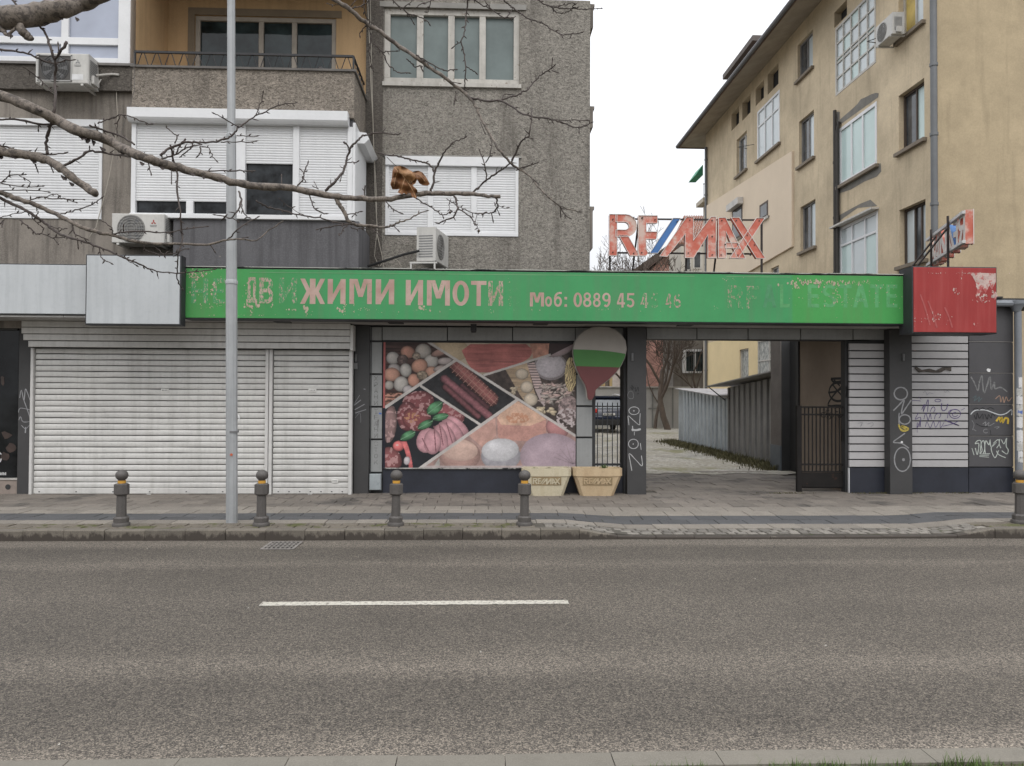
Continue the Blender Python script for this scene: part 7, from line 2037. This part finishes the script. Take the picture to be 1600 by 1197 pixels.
# ------------------------------------------------------------------ bare trees in the yard
bark_far = pm('grey_bark', (.095,.072,.055), .9, .3, 2.5)
def bare_tree(x, y, H, r0_, seed, lean=(0,0), spread=.55, levels=5, label='', first=.35):
    rr = random.Random(seed); t_ = thing('bare_tree', label, 'tree', (x,y,.1), 'bare trees behind the courtyard')
    tr, cr = MB(), MB()
    def grow(p, d, L, r, lv, mb_):
        n_ = 4; pts = [p]; rad = [r]
        for i in range(n_):
            d = (d+Vector((rr.gauss(0,.13),rr.gauss(0,.13),rr.gauss(.03,.08)))).normalized()
            p = p+d*L/n_; pts.append(p); rad.append(r*(1-.35*(i+1)/n_))
        rad = [max(q_, .011) for q_ in rad]; mb_.tube(pts, rad, 6 if lv < 2 else 4 if lv < 4 else 3, 0, False)
        if lv >= levels: return
        k_ = rr.choice((2,3,3)) if lv else 4
        for i in range(k_):
            at_ = pts[rr.randint(2,n_)] if i else pts[-1]
            ax = Vector((rr.uniform(-1,1),rr.uniform(-1,1),rr.uniform(-.2,.6)))
            nd = (d+ax*spread*(1 if i else .45)).normalized()
            grow(at_, nd, L*rr.uniform(.58,.82), rad[-1]*rr.uniform(.55,.85), lv+1, cr)
    grow(Vector((x,y,.05)), Vector((lean[0],lean[1],1)).normalized(), H*first, r0_, 0, tr)
    tr.build('trunk', bark_far, t_, True); cr.build('crown', bark_far, t_, True)
    return t_
bare_tree(PX(1048,39,640), 39.5, 9.5, .17, 3, (-.30,0), .85, 7, 'leaning bare tree with thick trunk in front of the pink wall')
bare_tree(PX(1030,40,640), 41.0, 8.5, .09, 8, (.15,0), .9, 7, 'slender bare tree just left of the leaning one behind the sheet gate')
bare_tree(PX(1080,41,640), 40.5, 8.0, .08, 15, (.05,0), .9, 7, 'bushy bare tree in front of the grey outbuilding window')
bare_tree(PX(962,44,640), 47.0, 11.8, .17, 21, (-.02,0), .80, 7, 'bare tree behind the parked car whose twigs show left of the letter R')
bare_tree(PX(1010,46,640), 48.5, 11.2, .15, 33, (.05,0), .85, 7, 'bare tree whose twigs rise beside the pink roof')
# evergreen mound left of the pink roof
# ------------------------------------------------------------------ the plane tree over the camera, branches in front of the facade
def bark_mat():
    m, t, b = nodes('plane_bark')
    n1 = noise_n(t, 30, 6, .7); n2 = noise_n(t, 160, 4, .6)
    c = mixc(t, ramp(t, n1, .42, .52), (.075,.062,.052), (.215,.180,.148))
    c = mixc(t, ramp(t, n1, .60, .66), c, (.055,.042,.038))
    c = mixc(t, ramp(t, n2, .3, .7, 0, .5), c, (.05,.04,.036))
    t.links.new(c, b.inputs['Base Color']); b.inputs['Roughness'].default_value = .8
    bp = N(t, 'ShaderNodeBump'); bp.inputs['Strength'].default_value = .8; bp.inputs['Distance'].default_value = .006
    t.links.new(n1, bp.inputs['Height']); t.links.new(bp.outputs[0], b.inputs['Normal'])
    return m
bark = bark_mat(); twig_m = pm('twig_bark', (.062,.048,.042), .8, .35, 30)
def dep(px, py):
    return 3.55+.30*noise.noise(Vector((px*.004, py*.004, 2.3)))+.10*noise.noise(Vector((px*.02,py*.02,7)))
def TP(p): return aty(p[0], p[1], dep(p[0], p[1]))
plane = thing('plane_tree', 'bare plane tree on the near verge reaching its knobbly branches across the upper left', 'tree', (-4.3, 3.2, .1))
tr = random.Random(12)
wig = lambda pts, k=4: catmull(pts, k)
def limb(pts, w0, w1, mat_=None, name='branch', buds=True, tw=None):
    q = wig(pts); n = len(q); W = [TP(p) for p in q]
    # small kinks, as plane branches have
    for i in range(1, n-1): W[i] = W[i]+Vector((tr.gauss(0,1),tr.gauss(0,1),tr.gauss(0,1)))*(.0016)
    rad = []
    for i in range(n):
        t_ = i/(n-1); w_ = w0+(w1-w0)*t_; rad.append(max(.0014, w_/F*W[i].y/2*(1+tr.uniform(-.10,.14))))
    m_ = MB(); m_.tube([tuple(p) for p in W], rad, 10 if w0 > 9 else 7 if w0 > 4 else 5)
    if buds:
        # buds and short spurs along the shoot
        L = 0
        nxt = tr.uniform(3,12)
        for i in range(1, n):
            seg = W[i]-W[i-1]; sl_ = math.hypot(q[i][0]-q[i-1][0], q[i][1]-q[i-1][1]); L += sl_
            if L > nxt and i < n-1:
                L = 0; nxt = tr.uniform(7, 20) if w0 < 6 else tr.uniform(22, 60)
                d_ = seg.normalized(); o_ = d_.cross(Vector((0,1,0))).normalized()*tr.choice((-1,1))
                o_ = (o_+d_*.7+Vector((0,tr.uniform(-.5,.5),0))).normalized()
                ln_ = tr.choice((.010,.013,.016,.03 if w0 > 2.5 else .015)); r_ = .0028 if ln_ < .02 else .0022
                p0 = W[i]+o_*rad[i]*.5
                m_.tube([tuple(p0),tuple(p0+o_*ln_*.5),tuple(p0+o_*ln_+d_*.003)], [r_,r_*1.15,r_*.3], 4)
    if w1 < 2.4:
        d_ = (W[-1]-W[-2]).normalized(); m_.tube([tuple(W[-1]),tuple(W[-1]+d_*.008),tuple(W[-1]+d_*.018)], [.0024,.0036,.0006], 5)
    return m_.build(name, mat_ or (bark if w0 > 5 else twig_m), plane, True)
# trunk and big limbs, trunk outside the frame
trk = MB(); trk.tube([(-4.3,3.2,.05),(-4.25,3.2,.6),(-4.2,3.25,1.6),(-4.1,3.3,2.6),(-4.0,3.35,3.4),(-3.6,3.4,4.4),(-3.0,3.4,5.2)], [.26,.21,.19,.17,.15,.11,.08], 14); trk.build('trunk', bark, plane, True)
def big(a, pts, w0, w1, r0_):
    """limb from the trunk point a into the frame along pts"""
    W = [Vector(a)]; P0 = TP(pts[0]); W.append((Vector(a)+P0)/2+Vector((0,0,.08)))
    m_ = MB(); r1_ = w0/F*P0.y/2; m_.tube([tuple(W[0]),tuple(W[1]),tuple(P0)], [r0_,(r0_+r1_)/2,r1_], 10); m_.build('limb', bark, plane, True)
    return limb(pts, w0, w1, buds=False)
big((-4.0,3.35,3.3), [(-70,38),(-20,30),(30,26),(70,20),(110,10),(150,-4),(190,-20)], 44, 17, .13)
limb([(30,42),(36,50),(42,56),(47,60)], 14, 10, buds=False)
limb([(2,44),(8,52),(14,54),(24,44)], 7, 4, buds=False)
big((-4.1,3.3,2.9), [(-60,128),(-10,146),(30,159),(80,183),(120,203),(160,216),(200,236),(230,248),(255,256),(290,265),(330,275),(370,286),(410,292),(445,293),(480,299),(520,306),(555,310),(600,311),(640,305),(675,302),(712,303),(740,303),(762,307),(782,307)], 17, 5, .06)
big((-4.1,3.3,2.7), [(-50,225),(0,236),(40,242),(62,247),(85,256),(105,271),(130,290),(149,303)], 15, 11, .05)
big((-4.1,3.3,2.4), [(-50,285),(0,301),(15,306),(35,313),(55,320),(75,329),(100,341),(125,354),(150,362),(175,367),(200,374),(230,380),(260,381),(288,381),(325,382),(355,375),(375,374),(400,375),(420,360),(440,347)], 8.5, 1.5, .04)
BR = [
 ([(0,309),(20,319),(45,331),(58,340),(75,353),(90,364),(112,372),(140,381),(162,389),(188,400),(212,410),(238,421),(275,427),(333,421)],5,1.6),
 ([(266,226),(271,250),(276,266),(277,300),(281,330),(284,362),(283,382),(278,398),(277,420),(278,440),(284,450)],3.2,1.6),
 ([(15,-5),(30,12),(50,30),(68,48),(75,62),(82,84),(87,102),(86,120),(87,150),(84,175),(78,198),(73,215),(73,232),(75,240)],3.2,5),
 ([(-5,78),(25,80),(48,86),(60,92),(80,98),(88,100),(100,95),(113,94)],3.4,2), ([(86,93),(94,82),(104,66)],3.4,5), ([(92,80),(91,70)],2.4,2.0),
 ([(36,105),(58,120),(70,132),(83,143)],1.4,1.8),
 ([(0,187),(22,186),(60,194),(92,194)],3,3.5), ([(60,194),(60,202)],1.5,1.2),
 ([(153,193),(165,188),(175,184),(188,179),(207,183),(220,189),(235,194)],2.2,1.8), ([(188,179),(184,192),(183,208)],1.8,1.8),
 ([(140,196),(160,203),(180,210),(195,216),(210,226)],3.2,3), ([(153,206),(150,198)],2,1.5),
 ([(100,259),(118,250),(132,240),(140,236),(158,238),(175,241),(200,244),(215,246),(238,250),(265,262),(300,268),(350,267),(375,266),(395,267)],4,1.8), ([(140,236),(140,232)],2,1.6),
 ([(230,247),(232,258),(236,271)],1.8,1.6), ([(268,258),(268,284)],1.4,1.4),
 ([(250,243),(265,231),(290,223),(310,222),(333,222),(350,218),(361,213),(367,206),(373,199),(386,190),(400,181),(420,172),(440,164),(461,161)],4,1.6),
 ([(400,179),(406,163),(411,146)],1.8,1.5), ([(373,198),(365,194),(348,184),(336,178)],1.8,1.6), ([(370,212),(385,213),(400,213)],1.6,1.4), ([(345,222),(370,222),(398,221)],1.6,1.5),
 ([(238,252),(258,247),(275,241),(285,234),(296,229),(313,226)],2.6,2), ([(275,241),(280,230),(285,222),(290,217)],2.0,3), ([(273,224),(276,213),(268,206),(260,199)],2,1.6),
 ([(313,228),(314,237),(310,243)],2.2,2), ([(315,229),(326,231),(331,242),(337,250)],1.6,1.4), ([(280,246),(292,237),(300,230)],1.8,1.8),
 ([(0,227),(25,234),(50,239),(65,240),(80,242),(103,239)],2.8,2), ([(55,256),(58,265)],2.4,1.6), ([(75,250),(82,266)],2.2,1.5),
 ([(0,286),(8,281),(15,275),(38,273)],2,1.5), ([(0,286),(33,292),(65,291)],1.6,1.3), ([(30,274),(46,283),(46,290)],1.2,1.2), ([(0,298),(40,297),(75,300)],1.4,1.1), ([(14,276),(15,270)],1.6,1.2),
 ([(0,340),(15,336),(38,331)],1.4,1.2), ([(0,350),(4,346),(3,354)],2.2,1.8), ([(31,344),(40,351),(50,359),(58,366),(65,365),(83,371),(100,371)],2.2,1.8), ([(65,365),(67,360)],1.4,1.2), ([(83,371),(90,380)],1.4,1.2),
 ([(40,318),(52,311),(65,308),(82,311),(100,311),(118,316)],2,1.6), ([(70,309),(86,303),(94,306)],1.2,1.2), ([(100,311),(130,312)],1.2,1.1),
 ([(95,334),(110,331),(125,327),(143,320),(150,315),(158,310)],2,1.4),
 ([(57,325),(59,331),(55,340)],1.8,1.5), ([(50,338),(56,347),(64,353)],1.6,1.4), ([(75,353),(90,356),(104,357)],1.6,1.3), ([(112,348),(115,362),(120,368),(134,373)],2.6,1.6), ([(121,372),(122,384)],1.8,1.6),
 ([(155,388),(158,402),(165,407),(173,411)],2,1.5), ([(188,400),(200,407),(212,414)],1.6,1.3), ([(232,419),(236,423)],1.5,1.5),
 ([(177,367),(186,364),(195,362),(225,362),(258,364),(280,360),(296,357),(322,354)],2.6,1.5), ([(177,366),(174,356),(163,347)],2,1.5), ([(193,362),(193,355)],1.6,1.2),
 ([(225,383),(226,390),(240,396),(256,397),(270,396),(292,389)],1.6,1.4), ([(240,385),(250,392),(256,398)],1.4,1.2), ([(328,382),(334,391)],1.6,1.4),
 ([(355,375),(368,362),(383,350),(402,340)],2.4,1.8), ([(373,299),(377,316),(370,331),(361,341),(350,338),(338,336)],3.0,1.6), ([(377,318),(380,332),(388,340)],2,1.5), ([(362,340),(370,345)],1.6,1.4), ([(345,345),(352,338)],1.4,1.2),
 ([(378,372),(385,371)],1.5,1.3),
 # right half of the long branch
 ([(508,298),(520,287),(530,276),(536,268),(540,258),(543,245),(547,233),(553,225),(560,218),(566,213),(573,211),(585,208),(600,208),(612,210),(623,210)],4.4,1.8), ([(547,233),(542,227),(537,222)],2,3.4), ([(543,254),(550,254),(558,253)],1.8,1.6), ([(536,268),(532,281)],1.6,1.2),
 ([(465,291),(472,281),(475,271),(478,262),(481,256)],2.6,1.6), ([(476,271),(471,266)],1.6,1.4), ([(478,284),(474,278)],1.6,1.4), ([(488,290),(496,294),(492,286)],1.4,1.0),
 ([(483,304),(488,318),(491,326),(500,331),(508,334)],2,2.2), ([(440,290),(440,276)],2.6,1.2), ([(571,310),(570,298),(571,290)],2.0,2.4),
 ([(522,306),(529,317),(536,328),(541,338),(545,346),(556,351),(568,353),(580,353),(595,355),(608,354),(615,352),(625,347),(638,343),(650,336),(665,330)],7,1.5), ([(615,353),(621,359)],1.6,1.3), ([(543,335),(555,334),(562,331)],1.8,1.6), ([(556,333),(552,337)],1.2,1.2),
 ([(400,313),(410,319),(420,324),(440,328),(463,335),(480,338),(500,341),(520,346),(545,350)],2.4,2), ([(435,309),(450,322),(472,335)],.9,.9), ([(548,350),(522,353),(498,358)],2.2,1.6), ([(543,352),(536,358),(534,365),(529,366)],1.8,1.5), ([(548,354),(553,358),(570,357),(590,360)],1.6,1.3), ([(575,354),(584,360),(594,369)],1.6,1.5),
 ([(602,314),(609,321),(617,328),(626,333)],1.8,1.8), ([(650,310),(662,317),(675,325),(684,331),(692,336),(703,332)],2.2,1.7), ([(690,333),(692,338)],1.4,1.4),
 ([(709,304),(713,315),(715,326),(711,336),(705,341),(695,344),(684,349)],3.4,2), ([(715,326),(727,333),(736,339),(740,347),(743,352)],2.2,2), ([(698,310),(708,317),(716,323),(730,329),(745,334),(756,333)],1.4,1.4),
 ([(775,307),(776,316),(778,323),(772,330),(767,333),(755,334),(746,334)],3,1.7), ([(768,333),(770,343)],1.8,1.6), ([(772,316),(779,332)],1.4,1.2), ([(777,320),(786,325),(791,325)],.9,.9),
 ([(746,334),(743,345),(744,352),(748,360)],1.0,1.0), ([(704,311),(702,320),(703,328)],1.0,1.0), ([(590,239),(605,243),(620,244),(633,247),(645,250),(658,253),(668,256),(674,260),(679,268)],2.4,2.8),
 ([(673,299),(677,285),(679,270),(684,258),(690,246),(695,237),(703,228),(713,220),(727,215)],4,1.8), ([(735,303),(747,293),(758,283),(772,273),(783,265),(793,259),(801,250)],3,2.4), ([(760,281),(759,267),(757,255),(750,237)],2.4,1.6), ([(759,254),(765,243),(768,228),(767,218)],2.0,1.4), ([(765,240),(771,239)],1.4,1.2),
 ([(746,297),(752,289)],1.4,1.2),
 # branch from above, top centre
 ([(470,-34),(498,-14),(523,0),(540,10),(555,21),(575,38),(595,50),(625,73),(650,89),(675,108),(700,125),(723,143),(736,155),(745,170),(752,187),(768,215),(783,238),(800,257),(812,265),(830,277),(845,297),(862,312),(875,322),(890,328),(905,331)],8,1.6),
 ([(735,153),(747,155),(760,158),(783,158),(800,167),(815,177),(832,182),(850,185),(862,187),(882,192),(895,198),(905,199),(915,196),(923,192)],3.6,1.6), ([(862,187),(890,188),(915,188)],1.4,1.3), ([(905,199),(905,205)],1.3,1.2),
 ([(783,157),(796,152),(808,149),(818,143),(826,139),(832,130),(838,124),(848,115),(858,109),(866,103)],2.6,2), ([(862,108),(863,95)],2,1.6), ([(862,110),(870,113)],1.8,1.4), ([(785,157),(788,147),(800,148)],1.8,1.6),
 ([(800,251),(808,235),(815,220),(821,216),(826,212),(829,198),(831,185),(831,172)],3.4,1.6), ([(806,266),(820,261),(830,258),(838,255)],2.4,1.5), ([(825,215),(829,216)],1.5,1.4), ([(830,277),(840,286)],2,1.5), ([(875,322),(880,332),(890,341)],1.8,1.4), ([(875,321),(876,335)],1.6,1.4),
 ([(650,86),(665,95),(680,103),(695,110),(711,109)],2,1.8), ([(635,92),(643,99),(649,104),(658,103),(659,108)],1.8,1.8), ([(712,142),(712,152),(710,160)],1.6,2), ([(750,190),(757,206)],1.2,1.2), ([(700,127),(716,130)],1.4,1.2),
 ([(570,40),(577,47),(580,56),(580,68),(577,80),(579,92),(582,108)],2.2,1.6), ([(568,-4),(569,10),(572,24),(580,36),(585,40)],2.0,1.4), ([(574,38),(566,46),(562,54)],1.6,1.3), ([(583,68),(592,76),(598,82),(605,80),(618,80)],1.8,1.6), ([(598,82),(602,90),(606,101),(614,107),(622,113),(638,114)],1.8,1.7),
 ([(510,5),(522,8),(530,5)],1.2,1), ([(545,14),(560,11),(570,6),(577,0)],1.8,1.4), ([(548,10),(556,0)],1.5,1.2),
 ([(608,-8),(615,2),(630,14),(638,22),(650,24),(662,29),(670,36)],2.2,1.6), ([(637,20),(645,34)],1.5,1.2), ([(630,14),(638,7),(645,0)],1.6,1.2), ([(650,12),(660,5),(672,2),(680,-3)],1.6,1.4), ([(673,0),(670,14),(668,19)],1.6,1.2),
 ([(731,-10),(730,10),(728,30),(727,45),(724,56),(721,65),(724,78),(726,90),(728,105),(727,122),(726,138),(729,141)],2.4,1.8), ([(721,65),(714,69),(708,74)],1.6,1.4), ([(728,103),(735,108),(743,113)],1.6,1.4),
 ([(735,-8),(750,6),(768,15),(780,23),(790,28),(802,13),(800,11)],2.2,1.2), ([(768,15),(760,6),(756,-2)],1.6,1.3), ([(790,27),(800,28),(805,26)],1.6,1.4), ([(780,-6),(792,5),(800,11),(812,20),(823,28),(835,32),(845,35),(855,41),(865,48),(875,53),(883,54),(895,53),(908,51)],2.4,1.5), ([(874,52),(878,57)],1.2,1.2), ([(893,53),(892,56)],1.2,1.2),
 ([(838,-4),(848,5),(860,10),(875,13),(888,13),(905,14),(920,14),(938,13)],2.2,1.5), ([(863,12),(870,20),(880,21),(890,16),(897,8)],1.8,1.4), ([(860,10),(880,8),(896,5)],1.4,1.3), ([(846,3),(835,-3)],1.4,1.2),
]
for b_ in BR:
    pts, w0, w1 = b_
    if pts[0] == (790,27): pass
    limb(pts, w0, w1)
# loose flakes of bark curling off the undersides of the big limbs
fk = pm('loose_bark', (.040,.030,.026), .9, .4, 60)
for (x_, y_, w_, h_) in ((128,214,14,5),(136,218,9,7),(146,222,6,8),(20,245,12,4),(52,252,9,5),(100,278,10,5),(112,288,8,4),(140,300,7,5),(190,238,12,4),(252,262,9,4),(300,272,8,3),(318,277,6,3),(15,55,9,6),(70,34,10,5),(95,28,8,4),(222,256,7,3),(520,309,6,2),(60,170,10,3),(160,233,9,4),(345,283,7,3),(0,245,10,4),(120,30,6,3)):
    m_ = MB(); n_ = 7; D_ = dep(x_, y_)-.012
    for i in range(n_):
        t_ = i/(n_-1); xx = x_+w_*(t_-.5); dy_ = h_*math.sin(math.pi*t_)*tr.uniform(.5,1.1)
        m_.v += [tuple(aty(xx, y_+w_*(t_-.5)*.45-2.5, D_+.010)), tuple(aty(xx+tr.uniform(-1,1), y_+w_*(t_-.5)*.45+dy_, D_-.004-.010*math.sin(math.pi*t_)))]
    for i in range(n_-1): m_.f.append((2*i,2*i+1,2*i+3,2*i+2)); m_.m.append(0)
    nb_ = len(m_.v); m_.v += [(a_,b_+.003,c_) for a_,b_,c_ in m_.v]; m_.f += [tuple(nb_+q_ for q_ in f_[::-1]) for f_ in m_.f]; m_.m = [0]*len(m_.f)
    m_.build('bark_flake', fk, plane)
# dangling seed balls
ball_m = pm('seed_ball_brown', (.07,.05,.035), .9, .3, 60, bump=.6, bumpscale=200)
for (p, r_) in (((748,361),.0065),((703,332),.0065)):
    c_ = TP(p); m_ = MB(); m_.lathe(c_.x,c_.y,[(max(.0004,r_*math.sin(math.pi*i/8)), c_.z-r_*math.cos(math.pi*i/8)) for i in range(9)],10); m_.build('seed_ball', ball_m, plane, True)
# the one dead leaf
lf = pm('dead_leaf_brown', (.19,.080,.027), .6, .35, 45, patch=.60, patchcol=(.12,.05,.02), patchscale=30)
def leafpart(pts, curl, mat_, name='dead_leaf'):
    """curled leaf blade made from an outline round its spine"""
    m_ = MB(); c_ = (sum(p[0] for p in pts)/len(pts), sum(p[1] for p in pts)/len(pts)); Y0 = dep(640,285)-.03
    n = len(pts); rings = [1.0,.85,.7,.55,.4,.2,0.0]; b = 0
    for r_ in rings:
        for p in pts:
            q_ = (c_[0]+(p[0]-c_[0])*r_, c_[1]+(p[1]-c_[1])*r_)
            d_ = curl*((1-r_)**1.0)+.010*math.sin(q_[0]*.30+q_[1]*.16)+.009*math.cos(q_[1]*.45)+.006*math.sin(q_[0]*.9-q_[1]*.7)
            P_ = aty(q_[0], q_[1], Y0+d_); m_.v.append(tuple(P_))
    for i in range(len(rings)-1):
        for k in range(n): j=(k+1)%n; m_.f.append((i*n+k,i*n+j,(i+1)*n+j,(i+1)*n+k)); m_.m.append(0)
    nb = len(m_.v)
    m_.v += [(x,y+.0012,z) for x,y,z in m_.v]; m_.f += [tuple(nb+i for i in reversed(f_)) for f_ in m_.f]; m_.m = [0]*len(m_.f)
    return m_.build(name, mat_, plane, True)
LU = lambda pts: [(560+u/3.105, 200+v/3.105) for u, v in pts]
Y0 = dep(640,285)-.03
wr_ = lambda x, y: .012*math.sin(x*.33+y*.10)+.010*math.cos(y*.36-x*.1)+.004*math.sin(x*.9-y*.8)
from mathutils.geometry import delaunay_2d_cdt
def blade(pts, off, mat_, name='dead_leaf', step=3.2, k=1.0):
    px_ = [Vector(p) for p in pts]; n = len(px_)
    xs = [p.x for p in px_]; ys = [p.y for p in px_]
    inner = []; y = min(ys)
    while y < max(ys):
        x = min(xs)
        while x < max(xs): inner.append(Vector((x+tr.uniform(-.8,.8), y+tr.uniform(-.8,.8)))); x += step
        y += step
    out = delaunay_2d_cdt(px_+inner, [], [list(range(n))], 1, 1e-4)
    m_ = MB(); m_.v = [tuple(aty(p.x, p.y, Y0+off+k*wr_(p.x, p.y))) for p in out[0]]
    m_.f = [tuple(f_) for f_ in out[2]]; nb = len(m_.v)
    m_.v += [(x,y+.0010,z) for x,y,z in m_.v]; m_.f += [tuple(nb+i for i in reversed(f_)) for f_ in m_.f]; m_.m = [0]*len(m_.f)
    return m_.build(name, mat_, plane, True)
blade(LU([(172,188),(200,183),(225,190),(262,212),(290,207),(310,215),(330,240),(347,272),(335,280),(312,278),(295,268),(285,250),(275,270),(262,278),(285,300),(290,325),(278,343),(262,335),(252,316),(240,325),(222,316),(208,322),(190,312),(200,296),(185,298),(165,298),(155,275),(162,245),(165,210)]), 0, lf)
blade(LU([(180,190),(205,184),(235,196),(262,214),(280,240),(262,262),(250,268),(225,240),(200,215)]), -.010, pm('dead_leaf_light', (.30,.155,.065), .6, .35, 40), 'dead_leaf')
blade(LU([(170,245),(185,240),(192,262),(178,292),(163,290)]), -.006, pm('dead_leaf_dark', (.13,.055,.022), .6, .35, 40), 'dead_leaf')
vm_ = pm('leaf_vein', (.42,.25,.12), .6)
for vn in ([(172,190),(200,218),(230,250),(262,300),(278,338)],[(200,218),(240,222),(290,225),(325,260)],[(190,208),(180,240),(172,285)],[(225,245),(215,275),(205,312)]):
    m_ = MB(); m_.tube([tuple(aty(p[0],p[1],Y0-.013+wr_(p[0],p[1]))) for p in catmull(LU(vn),3)], .0011, 4); m_.build('leaf_vein', vm_, plane)
m_ = MB(); m_.tube([tuple(aty(p[0],p[1],dep(620,270)-.03)) for p in ((604,245),(610,251),(616,257),(623,262),(636,274),(645,290))], .0016, 5); m_.build('leaf_stalk', twig_m, plane)
